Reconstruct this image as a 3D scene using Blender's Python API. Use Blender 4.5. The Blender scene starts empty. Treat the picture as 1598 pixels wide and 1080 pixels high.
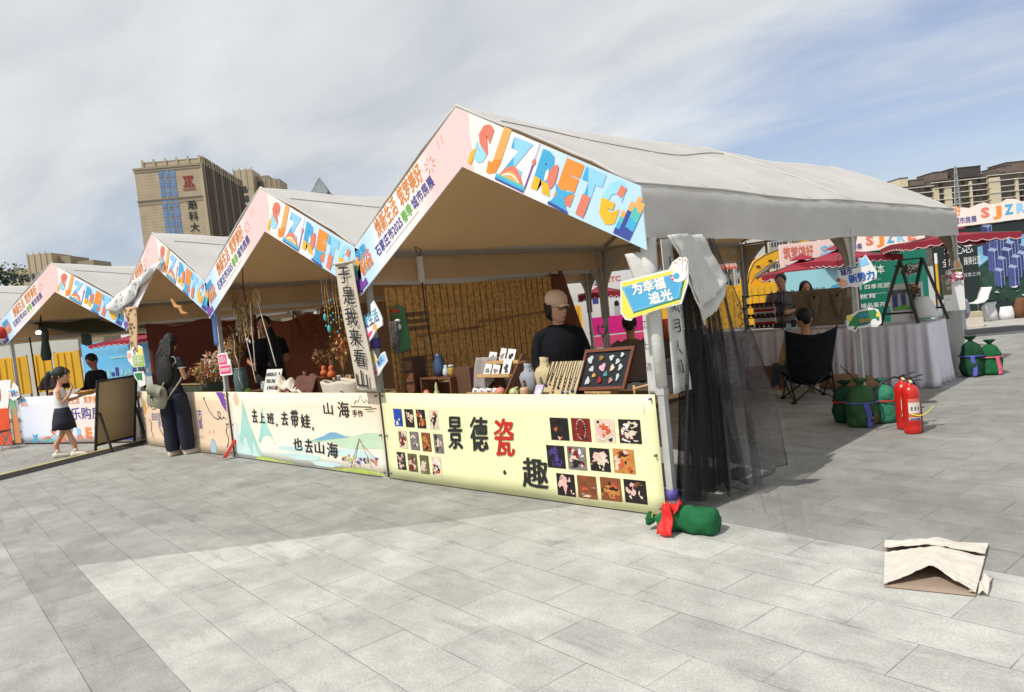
import bpy, bmesh, math, random
from mathutils import Vector, Matrix, noise as mnoise
R = math.radians
scene = bpy.context.scene
COL = scene.collection
# ------------------------------------------------------------------ camera
cam_d = bpy.data.cameras.new("camera"); cam = bpy.data.objects.new("camera", cam_d); COL.objects.link(cam)
scene.camera = cam
_fw = Vector((-0.6979549, 0.71432091, -0.05103524)); _r = Vector((0.71504342, 0.69116734, -0.10488385)); _u = Vector((0.03964684, 0.10969661, 0.9931741))
cam.matrix_world = Matrix(((_r.x, _u.x, -_fw.x, 2.9093), (_r.y, _u.y, -_fw.y, -4.4181), (_r.z, _u.z, -_fw.z, 1.5718), (0, 0, 0, 1)))
cam_d.sensor_width = 36.0; cam_d.lens = 1170.9 * 36 / 1598
cam_d.clip_start = 0.05; cam_d.clip_end = 3000
# ------------------------------------------------------------------ light
SUN_TO = Vector((-0.103, -0.76, 1.0)).normalized()        # towards the sun
SUN_EL = math.asin(SUN_TO.z); SUN_AZ = math.atan2(SUN_TO.x, SUN_TO.y)
sun_d = bpy.data.lights.new("sun", 'SUN'); sun_d.energy = 3.5; sun_d.angle = R(0.6); sun_d.color = (1.0, 0.95, 0.87)
sun = bpy.data.objects.new("sun", sun_d); COL.objects.link(sun)
sun.rotation_euler = SUN_TO.to_track_quat('Z', 'Y').to_euler(); sun.location = (0, 0, 30)
world = bpy.data.worlds.new("World"); scene.world = world; world.use_nodes = True
def build_sky():
 nt = world.node_tree; nt.nodes.clear(); N = nt.nodes.new; L = nt.links.new
 out = N('ShaderNodeOutputWorld'); bg = N('ShaderNodeBackground'); L(bg.outputs[0], out.inputs[0])
 sky = N('ShaderNodeTexSky'); sky.sky_type = 'NISHITA'; sky.sun_disc = False
 sky.sun_elevation = SUN_EL; sky.sun_rotation = SUN_AZ; sky.dust_density = .6; sky.air_density = 1.2
 bg.inputs[1].default_value = 0.118
 tc = N('ShaderNodeTexCoord'); sep = N('ShaderNodeSeparateXYZ'); L(tc.outputs['Generated'], sep.inputs[0])
 def M(op, a, b=None, c=None):
  n = N('ShaderNodeMath'); n.operation = op
  for i, x in enumerate((a, b, c)):
   if x is None: continue
   if isinstance(x, (int, float)): n.inputs[i].default_value = x
   else: L(x, n.inputs[i])
  return n.outputs[0]
 z = M('MAXIMUM', sep.outputs[2], 0.0); k = M('DIVIDE', 1.0, M('ADD', z, 0.16))
 cmb = N('ShaderNodeCombineXYZ'); L(M('MULTIPLY', sep.outputs[0], k), cmb.inputs[0]); L(M('MULTIPLY', sep.outputs[1], k), cmb.inputs[1])
 mp = N('ShaderNodeMapping'); L(cmb.outputs[0], mp.inputs[0]); mp.inputs['Rotation'].default_value = (0, 0, R(-38)); mp.inputs['Scale'].default_value = (0.55, 1.25, 1)
 def noise(scale, detail, dist, loc):
  m2 = N('ShaderNodeMapping'); L(mp.outputs[0], m2.inputs[0]); m2.inputs['Location'].default_value = loc
  n = N('ShaderNodeTexNoise'); L(m2.outputs[0], n.inputs['Vector']); n.inputs['Scale'].default_value = scale
  n.inputs['Detail'].default_value = detail; n.inputs['Roughness'].default_value = .55; n.inputs['Distortion'].default_value = dist
  return n.outputs[0]
 n1 = noise(0.9, 7, .35, (3.1, 1.7, 0)); n2 = noise(2.3, 8, .5, (0.3, 5.2, 0)); n3 = noise(0.55, 4, .2, (7.7, 2.2, 0))
 # cloud cover: fuller overhead, thinning to blue towards the horizon on both sides
 cover = M('ADD', M('MULTIPLY', n1, 1.15), M('MULTIPLY', M('SUBTRACT', n2, .5), .35))
 cover = M('ADD', cover, M('MULTIPLY', z, 1.3))
 # a clear band low in the north-east
 dotn = N('ShaderNodeVectorMath'); dotn.operation = 'DOT_PRODUCT'; L(tc.outputs['Generated'], dotn.inputs[0]); dotn.inputs[1].default_value = (-0.22, 0.95, 0.2)
 clear = N('ShaderNodeMapRange'); clear.interpolation_type = 'SMOOTHSTEP'; L(dotn.outputs['Value'], clear.inputs[0])
 clear.inputs[1].default_value = .80; clear.inputs[2].default_value = 1.0; clear.inputs[3].default_value = 0; clear.inputs[4].default_value = .36
 lowz = N('ShaderNodeMapRange'); lowz.interpolation_type = 'SMOOTHSTEP'; L(sep.outputs[2], lowz.inputs[0]); lowz.inputs[1].default_value = .40; lowz.inputs[2].default_value = .27; lowz.inputs[3].default_value = 0; lowz.inputs[4].default_value = 1.0
 cover = M('SUBTRACT', cover, M('MULTIPLY', clear.outputs[0], lowz.outputs[0]))
 mr = N('ShaderNodeMapRange'); mr.interpolation_type = 'SMOOTHSTEP'; L(cover, mr.inputs[0])
 mr.inputs[1].default_value = .30; mr.inputs[2].default_value = .80; mr.inputs[3].default_value = .24; mr.inputs[4].default_value = .97
 ramp = N('ShaderNodeValToRGB'); e = ramp.color_ramp.elements
 e[0].position = .36; e[0].color = (4.7, 4.95, 5.25, 1); e[1].position = .60; e[1].color = (6.6, 6.8, 6.85, 1)
 L(M('ADD', M('MULTIPLY', n3, .62), M('MULTIPLY', n2, .38)), ramp.inputs[0])
 tint = N('ShaderNodeMixRGB'); tint.blend_type = 'MULTIPLY'; tint.inputs[0].default_value = 1; L(sky.outputs[0], tint.inputs[1]); tint.inputs[2].default_value = (.80, .80, .98, 1)
 mix = N('ShaderNodeMixRGB'); L(mr.outputs[0], mix.inputs[0]); L(tint.outputs[0], mix.inputs[1]); L(ramp.outputs[0], mix.inputs[2])
 L(mix.outputs[0], bg.inputs[0])
build_sky()
scene.view_settings.view_transform = 'Standard'; scene.view_settings.look = 'None'
scene.view_settings.exposure = 0.1; scene.view_settings.gamma = 1.0
try:
 scene.cycles.use_denoising = True; scene.cycles.max_bounces = 8; scene.cycles.transparent_max_bounces = 24
except Exception: pass
# ------------------------------------------------------------------ materials
def srgb(r, g, b):
 f = lambda c: (c / 255 / 12.92) if c / 255 <= .04045 else ((c / 255 + .055) / 1.055) ** 2.4
 return (f(r), f(g), f(b))
_M = {}
def mat(name, col, rough=.6, var=.06, scale=6.0, bump=0.0, bscale=40.0, metal=0.0, spec=.4, alpha=1.0, emit=0.0, trans=None, weave=0):
 if name in _M: return _M[name]
 m = bpy.data.materials.new(name); m.use_nodes = True; nt = m.node_tree; nt.nodes.clear()
 N = nt.nodes.new; L = nt.links.new
 out = N('ShaderNodeOutputMaterial'); p = N('ShaderNodeBsdfPrincipled'); L(p.outputs[0], out.inputs[0])
 c = (*col[:3], 1)
 p.inputs['Roughness'].default_value = rough; p.inputs['Metallic'].default_value = metal
 p.inputs['Specular IOR Level'].default_value = spec; p.inputs['Alpha'].default_value = alpha
 tc = N('ShaderNodeTexCoord')
 if var > 0:
  n = N('ShaderNodeTexNoise'); n.inputs['Scale'].default_value = scale; n.inputs['Detail'].default_value = 5
  L(tc.outputs['Object'], n.inputs['Vector'])
  r = N('ShaderNodeValToRGB'); e = r.color_ramp.elements
  e[0].position = .3; e[1].position = .7
  e[0].color = (*[x * (1 - var) for x in c[:3]], 1); e[1].color = (*[min(1, x * (1 + var)) for x in c[:3]], 1)
  L(n.outputs[0], r.inputs[0]); L(r.outputs[0], p.inputs['Base Color'])
 else:
  p.inputs['Base Color'].default_value = c
 if bump > 0:
  n2 = N('ShaderNodeTexNoise'); n2.inputs['Scale'].default_value = bscale; n2.inputs['Detail'].default_value = 3
  L(tc.outputs['Object'], n2.inputs['Vector'])
  b = N('ShaderNodeBump'); b.inputs['Strength'].default_value = bump; b.inputs['Distance'].default_value = .02
  L(n2.outputs[0], b.inputs['Height']); L(b.outputs[0], p.inputs['Normal'])
 if emit > 0:
  p.inputs['Emission Color'].default_value = c; p.inputs['Emission Strength'].default_value = emit
 if trans:
  t = N('ShaderNodeBsdfTranslucent'); t.inputs[0].default_value = (*trans[:3], 1)
  mx = N('ShaderNodeMixShader'); mx.inputs[0].default_value = trans[3]
  L(p.outputs[0], mx.inputs[1]); L(t.outputs[0], mx.inputs[2]); L(mx.outputs[0], out.inputs[0])
 _M[name] = m
 return m
# ------------------------------------------------------------------ mesh builder (collects world-space geometry)
_TXT = {}
def text2d(s, bold=0.0, res=2):
 """outline of a line of text as flat triangles, height of a CJK square = 1, x starting at 0"""
 key = (s, bold, res)
 if key in _TXT: return _TXT[key]
 cu = bpy.data.curves.new("lettering", 'FONT'); cu.body = s; cu.size = 1.0; cu.resolution_u = res; cu.offset = bold; cu.fill_mode = 'FRONT'
 ob = bpy.data.objects.new("lettering", cu); COL.objects.link(ob)
 dg = bpy.context.evaluated_depsgraph_get(); ev = ob.evaluated_get(dg)
 me = ev.to_mesh()
 vs = [(v.co.x, v.co.y) for v in me.vertices]; fs = [tuple(p.vertices) for p in me.polygons]
 ev.to_mesh_clear(); bpy.data.objects.remove(ob); bpy.data.curves.remove(cu)
 if not vs: vs = [(0, 0)]
 x0 = min(v[0] for v in vs); x1 = max(v[0] for v in vs); y0 = min(v[1] for v in vs); y1 = max(v[1] for v in vs)
 _TXT[key] = (vs, fs, (x0, y0, x1, y1))
 return _TXT[key]
class Plane2:
 """a flat drawing surface: origin, unit x and y, drawn 'off' in front (x cross y)"""
 def __init__(s, o, ux, uy):
  s.o = Vector(o); s.ux = Vector(ux).normalized(); s.uy = Vector(uy).normalized(); s.n = s.ux.cross(s.uy).normalized()
 def at(s, x, y, off=0.0): return s.o + s.ux * x + s.uy * y + s.n * off
class Hung(Plane2):
 """the slack face of a hung banner: drawing follows its surface"""
 def __init__(s, F, x0, x1, zt, zb, seed): s.F = F; s.a = (x0, x1, zt, zb, seed); s.n = F(0, -1, 0) - F(0, 0, 0)
 def y(s, x, z):
  x0, x1, zt, zb, seed = s.a; u = (x - x0) / (x1 - x0); v = (z - zb) / (zt - zb)
  return -.055 - .007 * math.sin(math.pi * u) * (1 - v) + .006 * mnoise.noise(Vector((u * 4.5 + seed, v * 1.5, 3)))
 def at(s, x, z, off=0.0): return s.F(x, s.y(x, z) - off, z)
class MB:
 def __init__(s): s.v = []; s.f = []; s.m = []; s.mats = []; s.smooth = []; s.warp = None
 def mi(s, m):
  if m not in s.mats: s.mats.append(m)
  return s.mats.index(m)
 def add(s, vs, fs, m, smooth=False):
  o = len(s.v); i = s.mi(m)
  s.v += [Vector(x) for x in vs]
  for f in fs: s.f.append([o + k for k in f]); s.m.append(i); s.smooth.append(smooth)
  return s
 def box(s, c, size, m, mtx=None, rz=0.0):
  hx, hy, hz = size[0] / 2, size[1] / 2, size[2] / 2
  vs = [Vector((x, y, z)) for x in (-hx, hx) for y in (-hy, hy) for z in (-hz, hz)]
  if rz: vs = [Matrix.Rotation(rz, 3, 'Z') @ v for v in vs]
  if mtx is not None: vs = [mtx @ v for v in vs]
  vs = [v + Vector(c) for v in vs]
  return s.add(vs, [(0, 1, 3, 2), (4, 6, 7, 5), (0, 4, 5, 1), (2, 3, 7, 6), (0, 2, 6, 4), (1, 5, 7, 3)], m)
 def bar(s, a, b, w, m, h=None, up=(0, 0, 1)):
  a = Vector(a); b = Vector(b); d = (b - a); L_ = d.length; d.normalize(); up = Vector(up)
  if abs(d.dot(up)) > .97: up = Vector((0, 1, 0)) if abs(d.y) < .9 else Vector((1, 0, 0))
  x = d.cross(up).normalized(); y = x.cross(d).normalized(); h = h or w
  vs = []
  for p in (a, b):
   for i, j in ((-1, -1), (1, -1), (1, 1), (-1, 1)): vs.append(p + x * (i * w / 2) + y * (j * h / 2))
  return s.add(vs, [(3, 2, 1, 0), (4, 5, 6, 7), (0, 1, 5, 4), (1, 2, 6, 5), (2, 3, 7, 6), (3, 0, 4, 7)], m)
 def tube(s, pts, r, m, n=8, cap=True, flat=None):
  pts = [Vector(p) for p in pts]; k = len(pts)
  rs = [r] * k if isinstance(r, (int, float)) else list(r)
  vs = []; prev = None
  for i, p in enumerate(pts):
   t = (pts[min(i + 1, k - 1)] - pts[max(i - 1, 0)])
   if t.length < 1e-7: t = Vector((0, 0, 1))
   t.normalize()
   if prev is None:
    a = Vector((0, 0, 1)) if abs(t.z) < .9 else Vector((1, 0, 0)); x = t.cross(a).normalized()
   else:
    x = prev - t * prev.dot(t)
    x = x.normalized() if x.length > 1e-6 else t.orthogonal().normalized()
   prev = x; y = t.cross(x)
   for j in range(n):
    a = 2 * math.pi * j / n; d = x * math.cos(a) + y * math.sin(a)
    if flat: fa, ff = flat; fa = Vector(fa); d = d - fa * d.dot(fa) * (1 - ff)
    vs.append(p + d * rs[i])
  fs = [(i * n + j, i * n + (j + 1) % n, (i + 1) * n + (j + 1) % n, (i + 1) * n + j) for i in range(k - 1) for j in range(n)]
  if cap: fs += [tuple(range(n - 1, -1, -1)), tuple(range((k - 1) * n, k * n))]
  return s.add(vs, fs, m, True)
 def rings(s, rings, m, n=16, cap=True):
  """rings: (centre, half-axis a, half-axis b)"""
  vs = []
  for c, a, b in rings:
   c = Vector(c); a = Vector(a); b = Vector(b)
   for j in range(n):
    t = 2 * math.pi * j / n; vs.append(c + a * math.cos(t) + b * math.sin(t))
  k = len(rings)
  fs = [(i * n + j, i * n + (j + 1) % n, (i + 1) * n + (j + 1) % n, (i + 1) * n + j) for i in range(k - 1) for j in range(n)]
  if cap: fs += [tuple(range(n - 1, -1, -1)), tuple(range((k - 1) * n, k * n))]
  return s.add(vs, fs, m, True)
 def lathe(s, c, prof, m, n=16, axis=(0, 0, 1)):
  """prof: (radius, height) from below to above"""
  ax = Vector(axis).normalized(); x = ax.orthogonal().normalized(); y = ax.cross(x); c = Vector(c)
  return s.rings([(c + ax * h, x * max(r, 1e-4), y * max(r, 1e-4)) for r, h in prof], m, n)
 def ball(s, c, r, m, n=12, k=8, sq=(1, 1, 1), rot=None):
  c = Vector(c); vs = []; 
  for i in range(k + 1):
   a = math.pi * i / k - math.pi / 2
   for j in range(n):
    t = 2 * math.pi * j / n
    d = Vector((math.cos(a) * math.cos(t) * sq[0], math.cos(a) * math.sin(t) * sq[1], math.sin(a) * sq[2])) * r
    if rot is not None: d = rot @ d
    vs.append(c + d)
  fs = [(i * n + j, i * n + (j + 1) % n, (i + 1) * n + (j + 1) % n, (i + 1) * n + j) for i in range(k) for j in range(n)]
  return s.add(vs, fs, m, True)
 def prism(s, poly, d, m, m_side=None):
  """poly: 3D points of a flat outline; d: extrusion vector (from front to back)"""
  d = Vector(d); p = [Vector(q) for q in poly]; n = len(p)
  nrm = Vector((0, 0, 0))
  for i in range(n): nrm += p[i].cross(p[(i + 1) % n])
  if nrm.dot(d) > 0: p = p[::-1]
  s.add(p, [tuple(range(n))], m)
  b = [q + d for q in p]
  ms = m_side or m
  s.add(b, [tuple(range(n - 1, -1, -1))], ms)
  s.add(p + b, [(i, n + i, n + (i + 1) % n, (i + 1) % n) for i in range(n)], ms)
  return s
 def sheet(s, fn, nu, nv, m, thick=0.0, smooth=True):
  vs = [Vector(fn(i / nu, j / nv)) for j in range(nv + 1) for i in range(nu + 1)]
  W = nu + 1
  fs = [(j * W + i, j * W + i + 1, (j + 1) * W + i + 1, (j + 1) * W + i) for j in range(nv) for i in range(nu)]
  if thick <= 0: return s.add(vs, fs, m, smooth)
  nr = [Vector((0, 0, 0)) for _ in vs]
  for f in fs:
   n = (vs[f[2]] - vs[f[0]]).cross(vs[f[3]] - vs[f[1]])
   for k in f: nr[k] += n
  b = [v - (n.normalized() if n.length > 1e-9 else Vector((0, 0, 1))) * thick for v, n in zip(vs, nr)]
  K = len(vs)
  s.add(vs + b, fs + [tuple(K + k for k in f[::-1]) for f in fs], m, smooth)
  edge = [i for i in range(W)] + [j * W + nu for j in range(1, nv + 1)] + [nv * W + i for i in range(nu - 1, -1, -1)] + [j * W for j in range(nv - 1, 0, -1)]
  ee = [(edge[(i + 1) % len(edge)], edge[i], K + edge[i], K + edge[(i + 1) % len(edge)]) for i in range(len(edge))]
  o = len(s.v) - 2 * K
  mi = s.mi(m)
  for f in ee: s.f.append([o + k for k in f]); s.m.append(mi); s.smooth.append(False)
  return s
 # ---- flat drawing
 def poly2(s, P, pts, m, off=.003):
  vs = [P.at(x, y, off) for x, y in pts]
  a = sum(pts[i][0] * pts[(i + 1) % len(pts)][1] - pts[(i + 1) % len(pts)][0] * pts[i][1] for i in range(len(pts)))
  return s.add(vs if a > 0 else vs[::-1], [tuple(range(len(vs)))], m)
 def rect2(s, P, x0, y0, x1, y1, m, off=.003): return s.poly2(P, [(x0, y0), (x1, y0), (x1, y1), (x0, y1)], m, off)
 def disc2(s, P, x, y, rx, ry, m, off=.003, n=14, wob=0.0, seed=0):
  rnd = random.Random(seed); ph = [rnd.uniform(0, 6.28) for _ in range(3)]
  pts = []
  for i in range(n):
   t = 2 * math.pi * i / n; k = 1 + wob * (math.sin(2 * t + ph[0]) + math.sin(3 * t + ph[1]) + math.sin(5 * t + ph[2])) / 2
   pts.append((x + rx * k * math.cos(t), y + ry * k * math.sin(t)))
  return s.poly2(P, pts, m, off)
 def line2(s, P, pts, w, m, off=.003, taper=False):
  n = len(pts); vs = []
  for i, (x, y) in enumerate(pts):
   x0, y0 = pts[max(i - 1, 0)]; x1, y1 = pts[min(i + 1, n - 1)]
   dx, dy = x1 - x0, y1 - y0; L_ = math.hypot(dx, dy) or 1; k = w / 2
   if taper: k *= .25 + .75 * math.sin(math.pi * (i + .5) / n)
   vs += [P.at(x - dy / L_ * k, y + dx / L_ * k, off), P.at(x + dy / L_ * k, y - dx / L_ * k, off)]
  return s.add(vs, [(2 * i, 2 * i + 1, 2 * i + 3, 2 * i + 2) for i in range(n - 1)], m)
 def text(s, P, t, x, y, size, m, off=.004, bold=0.0, w=None, shear=0.0, rot=0.0, jit=0.0, seed=0, cy=1.0, res=2, anchor='l', split=None):
  """text with its lower-left at x, y; w = wanted width; split = (material, nx, ny, d): faces beyond the line take the other colour"""
  if bold > 0 and ord(t[0]) > 0x2e80:
   nib = ((0, 0), (1.5, .9), (.75, .45), (-.75, -.45), (-1.5, -.9)) if jit else ((0, 0), (1, 0), (-1, 0), (0, 1), (0, -1))
   for i, (dx, dy) in enumerate(nib):
    s.text(P, t, x + dx * bold * size * .8, y + dy * bold * size * .8, size, m, off + .00035 * i, 0, w, shear, rot, jit, seed, cy, res, anchor, split)
   return s
  vs, fs, (x0, y0, x1, y1) = text2d(t, bold, res)
  k = size / .88
  kx = (w / (x1 - x0)) if w else k
  ky = k * cy
  cr, sr = math.cos(rot), math.sin(rot)
  W_ = (x1 - x0) * kx
  ox = {'l': 0, 'c': -W_ / 2, 'r': -W_}[anchor]
  out = []
  for vx, vy in vs:
   px = (vx - x0) * kx + ox; py = (vy + .12) * ky; px += shear * py
   if jit:
    px += jit * size * mnoise.noise(Vector((vx * 2.3 + seed, vy * 2.3, 1.1))); py += jit * size * mnoise.noise(Vector((vx * 2.3, vy * 2.3 + seed, 7.7)))
   out.append((x + px * cr - py * sr, y + px * sr + py * cr))
  if split is None:
   return s.add([P.at(a, b, off) for a, b in out], fs, m)
  m2, nx, ny, d = split
  bm = bmesh.new(); bv = [bm.verts.new((a, b, 0)) for a, b in out]
  for f in fs:
   try: bm.faces.new([bv[i] for i in f])
   except ValueError: pass
  cx = sum(a for a, b in out) / len(out); cyy = sum(b for a, b in out) / len(out)
  co = Vector((cx + nx * d, cyy + ny * d, 0)); no = Vector((nx, ny, 0))
  bmesh.ops.bisect_plane(bm, geom=bm.verts[:] + bm.edges[:] + bm.faces[:], plane_co=co, plane_no=no)
  bm.verts.index_update()
  vv = [P.at(v.co.x, v.co.y, off) for v in bm.verts]
  A = [tuple(v.index for v in f.verts) for f in bm.faces if (f.calc_center_median() - co).dot(no) <= 0]
  B = [tuple(v.index for v in f.verts) for f in bm.faces if (f.calc_center_median() - co).dot(no) > 0]
  bm.free()
  s.add(vv, A, m); s.add(vv, B, m2)
  return s
 def build(s, name, parent=None, remesh=0.0, smooth_iter=0, decimate=0.0, bevel=0.0):
  me = bpy.data.meshes.new(name)
  inv = world_of(parent).inverted() if parent is not None else Matrix.Identity(4)
  me.from_pydata([inv @ v for v in s.v], [], s.f)
  for m in s.mats: me.materials.append(m)
  me.polygons.foreach_set('material_index', s.m); me.polygons.foreach_set('use_smooth', s.smooth)
  me.update()
  ob = bpy.data.objects.new(name, me); COL.objects.link(ob)
  if remesh > 0 or bevel > 0:
   if remesh > 0:
    md = ob.modifiers.new('r', 'REMESH'); md.mode = 'VOXEL'; md.voxel_size = remesh; md.use_smooth_shade = True
    if smooth_iter:
     sm = ob.modifiers.new('s', 'SMOOTH'); sm.iterations = smooth_iter; sm.factor = .5
    if decimate:
     dc = ob.modifiers.new('d', 'DECIMATE'); dc.ratio = decimate
   else:
    bv = ob.modifiers.new('b', 'BEVEL'); bv.width = bevel; bv.segments = 2; bv.limit_method = 'ANGLE'; bv.angle_limit = R(50)
   dg = bpy.context.evaluated_depsgraph_get(); dg.update()
   nm = bpy.data.meshes.new_from_object(ob.evaluated_get(dg), depsgraph=dg)
   ob.modifiers.clear(); ob.data = nm; bpy.data.meshes.remove(me); nm.name = name
   if remesh > 0 and s.mats:
    nm.materials.clear(); nm.materials.append(s.mats[0])
    nm.polygons.foreach_set('material_index', [0] * len(nm.polygons))
  if parent is not None: ob.parent = parent
  return ob
def world_of(o):
 if o is None: return Matrix.Identity(4)
 m = Matrix.Translation(o.location) @ o.rotation_euler.to_matrix().to_4x4()
 return (world_of(o.parent) @ m) if o.parent else m
def tag(o, label, cat, group=None, kind=None):
 o['label'] = label; o['category'] = cat
 if group: o['group'] = group
 if kind: o['kind'] = kind
 return o
def thing(name, loc, label, cat, group=None, rz=0.0):
 e = bpy.data.objects.new(name, None); COL.objects.link(e); e.empty_display_size = .1
 e.location = loc; e.rotation_euler = (0, 0, rz)
 return tag(e, label, cat, group)
def copy_thing(o, loc, label, rz=None):
 c = o.copy(); COL.objects.link(c); c.location = loc
 if rz is not None: c.rotation_euler = (0, 0, rz)
 c['label'] = label
 def rec(src, dst):
  for ch in list(src.children):
   k = ch.copy(); COL.objects.link(k); k.parent = dst; rec(ch, k)
 rec(o, c)
 return c
def lerp(a, b, t): return a + (b - a) * t
def frame(o, rz):
 m = Matrix.Translation(Vector(o)) @ Matrix.Rotation(rz, 4, 'Z')
 return lambda x, y, z=0.0: m @ Vector((x, y, z))
# ================================================================== ground
def ground_material():
 m = bpy.data.materials.new("granite_paving"); m.use_nodes = True; nt = m.node_tree; nt.nodes.clear(); N = nt.nodes.new; L = nt.links.new
 out = N('ShaderNodeOutputMaterial'); p = N('ShaderNodeBsdfPrincipled'); L(p.outputs[0], out.inputs[0])
 p.inputs['Roughness'].default_value = .8; p.inputs['Specular IOR Level'].default_value = .25
 tc = N('ShaderNodeTexCoord'); mp = N('ShaderNodeMapping'); mp.vector_type = 'POINT'; L(tc.outputs['Object'], mp.inputs[0])
 mp.inputs['Rotation'].default_value = (0, 0, R(6.5))
 def M(op, a, b=None):
  n = N('ShaderNodeMath'); n.operation = op
  for i, x in enumerate((a, b)):
   if x is None: continue
   if isinstance(x, (int, float)): n.inputs[i].default_value = x
   else: L(x, n.inputs[i])
  return n.outputs[0]
 def noise(scale, detail=4, rough=.55, src=None, dist=0):
  n = N('ShaderNodeTexNoise'); n.inputs['Scale'].default_value = scale; n.inputs['Detail'].default_value = detail
  n.inputs['Roughness'].default_value = rough; n.inputs['Distortion'].default_value = dist
  L(src or tc.outputs['Object'], n.inputs['Vector']); return n.outputs[0]
 def step(x, a, b, lo=0.0, hi=1.0):
  n = N('ShaderNodeMapRange'); n.interpolation_type = 'SMOOTHSTEP'; L(x, n.inputs[0])
  for i, q in enumerate((a, b, lo, hi)): n.inputs[i + 1].default_value = q
  return n.outputs[0]
 sp = N('ShaderNodeSeparateXYZ'); L(mp.outputs[0], sp.inputs[0]); u, v = sp.outputs[0], sp.outputs[1]
 so = N('ShaderNodeSeparateXYZ'); L(tc.outputs['Object'], so.inputs[0]); x, y = so.outputs[0], so.outputs[1]
 sh = N('ShaderNodeMapping'); L(mp.outputs[0], sh.inputs[0]); sh.inputs['Location'].default_value = (-.375, -.051, 0)
 br = N('ShaderNodeTexBrick'); L(sh.outputs[0], br.inputs['Vector']); br.offset = .5; br.squash = 1
 br.inputs['Scale'].default_value = 1; br.inputs['Brick Width'].default_value = .655; br.inputs['Row Height'].default_value = .3265
 br.inputs['Mortar Size'].default_value = .0028; br.inputs['Mortar Smooth'].default_value = .3; br.inputs['Bias'].default_value = 0
 br.inputs['Color1'].default_value = (.94, .94, .935, 1); br.inputs['Color2'].default_value = (1.045, 1.045, 1.04, 1); br.inputs['Mortar'].default_value = (1, 1, 1, 1)
 # lighter paving in front of the end stall, with a slightly wavy diagonal edge on its far side
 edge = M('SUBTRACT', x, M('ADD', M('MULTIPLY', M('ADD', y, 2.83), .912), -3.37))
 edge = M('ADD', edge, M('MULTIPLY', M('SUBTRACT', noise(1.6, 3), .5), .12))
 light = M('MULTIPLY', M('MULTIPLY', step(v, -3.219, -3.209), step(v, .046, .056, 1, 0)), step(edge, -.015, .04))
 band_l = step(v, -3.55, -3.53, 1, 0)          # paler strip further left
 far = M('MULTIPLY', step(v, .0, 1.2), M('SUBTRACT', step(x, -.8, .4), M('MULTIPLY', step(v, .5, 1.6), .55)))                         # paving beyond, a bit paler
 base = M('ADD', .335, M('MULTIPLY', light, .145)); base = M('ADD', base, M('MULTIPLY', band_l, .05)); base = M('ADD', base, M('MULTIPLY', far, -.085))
 # speckle
 s1 = noise(150, 2, .8); s2 = noise(62, 3, .75)
 spk = M('ADD', M('MULTIPLY', M('SUBTRACT', s1, .5), 1.15), M('MULTIPLY', M('SUBTRACT', s2, .5), .75))
 fac = M('ADD', 1.0, spk)
 # wear and dirt
 d1 = step(noise(1.15, 6, .62, dist=.6), .36, .70, .84, 1.06); d2 = step(noise(4.2, 5, .65), .3, .72, .86, 1.08)
 st = N('ShaderNodeMapping'); L(mp.outputs[0], st.inputs[0]); st.inputs['Scale'].default_value = (.7, 3.2, 1)
 d3 = step(noise(2.1, 5, .6, st.outputs[0], .4), .54, .70, 1.0, .80)
 st4 = step(noise(1.9, 4, .6, dist=1.2), .70, .73, 1.0, 1.16)   # pale dried splashes
 val = M('MULTIPLY', M('MULTIPLY', base, fac), M('MULTIPLY', M('MULTIPLY', d1, d2), M('MULTIPLY', d3, st4)))
 col = N('ShaderNodeCombineXYZ')
 L(val, col.inputs[0]); L(M('MULTIPLY', val, 1.0), col.inputs[1]); L(M('MULTIPLY', val, .94), col.inputs[2])
 mul = N('ShaderNodeMixRGB'); mul.blend_type = 'MULTIPLY'; mul.inputs[0].default_value = 1; L(col.outputs[0], mul.inputs[1]); L(br.outputs['Color'], mul.inputs[2])
 jn = N('ShaderNodeMixRGB'); jn.blend_type = 'MULTIPLY'; L(M('MULTIPLY', br.outputs['Fac'], step(noise(2.7, 3), .3, .62, .3, 1.0)), jn.inputs[0]); L(mul.outputs[0], jn.inputs[1]); jn.inputs[2].default_value = (.38, .38, .37, 1)
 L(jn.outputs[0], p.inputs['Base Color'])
 b = N('ShaderNodeBump'); b.inputs['Strength'].default_value = .25; b.inputs['Distance'].default_value = .004
 L(M('SUBTRACT', s2, M('MULTIPLY', br.outputs['Fac'], .8)), b.inputs['Height']); L(b.outputs[0], p.inputs['Normal'])
 return m
def build_ground():
 b = MB(); S = 1200
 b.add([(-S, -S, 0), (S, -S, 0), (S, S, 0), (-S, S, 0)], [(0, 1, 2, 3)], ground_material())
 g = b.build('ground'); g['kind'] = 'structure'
 # asphalt lane and pale kerb strip along the hoarding
 asph = mat('asphalt', (.11, .11, .115), .9, .15, 3, .3, 120); pale = mat('pale_paving', (.42, .41, .38), .8, .08, 3)
 A = Vector((-1.15, 14.35, 0)); d = Vector((math.cos(R(36)), math.sin(R(36)), 0)); n = Vector((-d.y, d.x, 0))
 b = MB(); P = Plane2(A + Vector((0, 0, .004)), d, n)
 b.rect2(P, -40, -.8, 40, .45, asph, 0); o = b.build('road'); o['kind'] = 'structure'
 b = MB(); P = Plane2(A + Vector((0, 0, .004)), d, n)
 b.rect2(P, -40, .46, 40, 2.6, pale, 0); o = b.build('pavement'); o['kind'] = 'structure'
 return g
build_ground()
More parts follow.
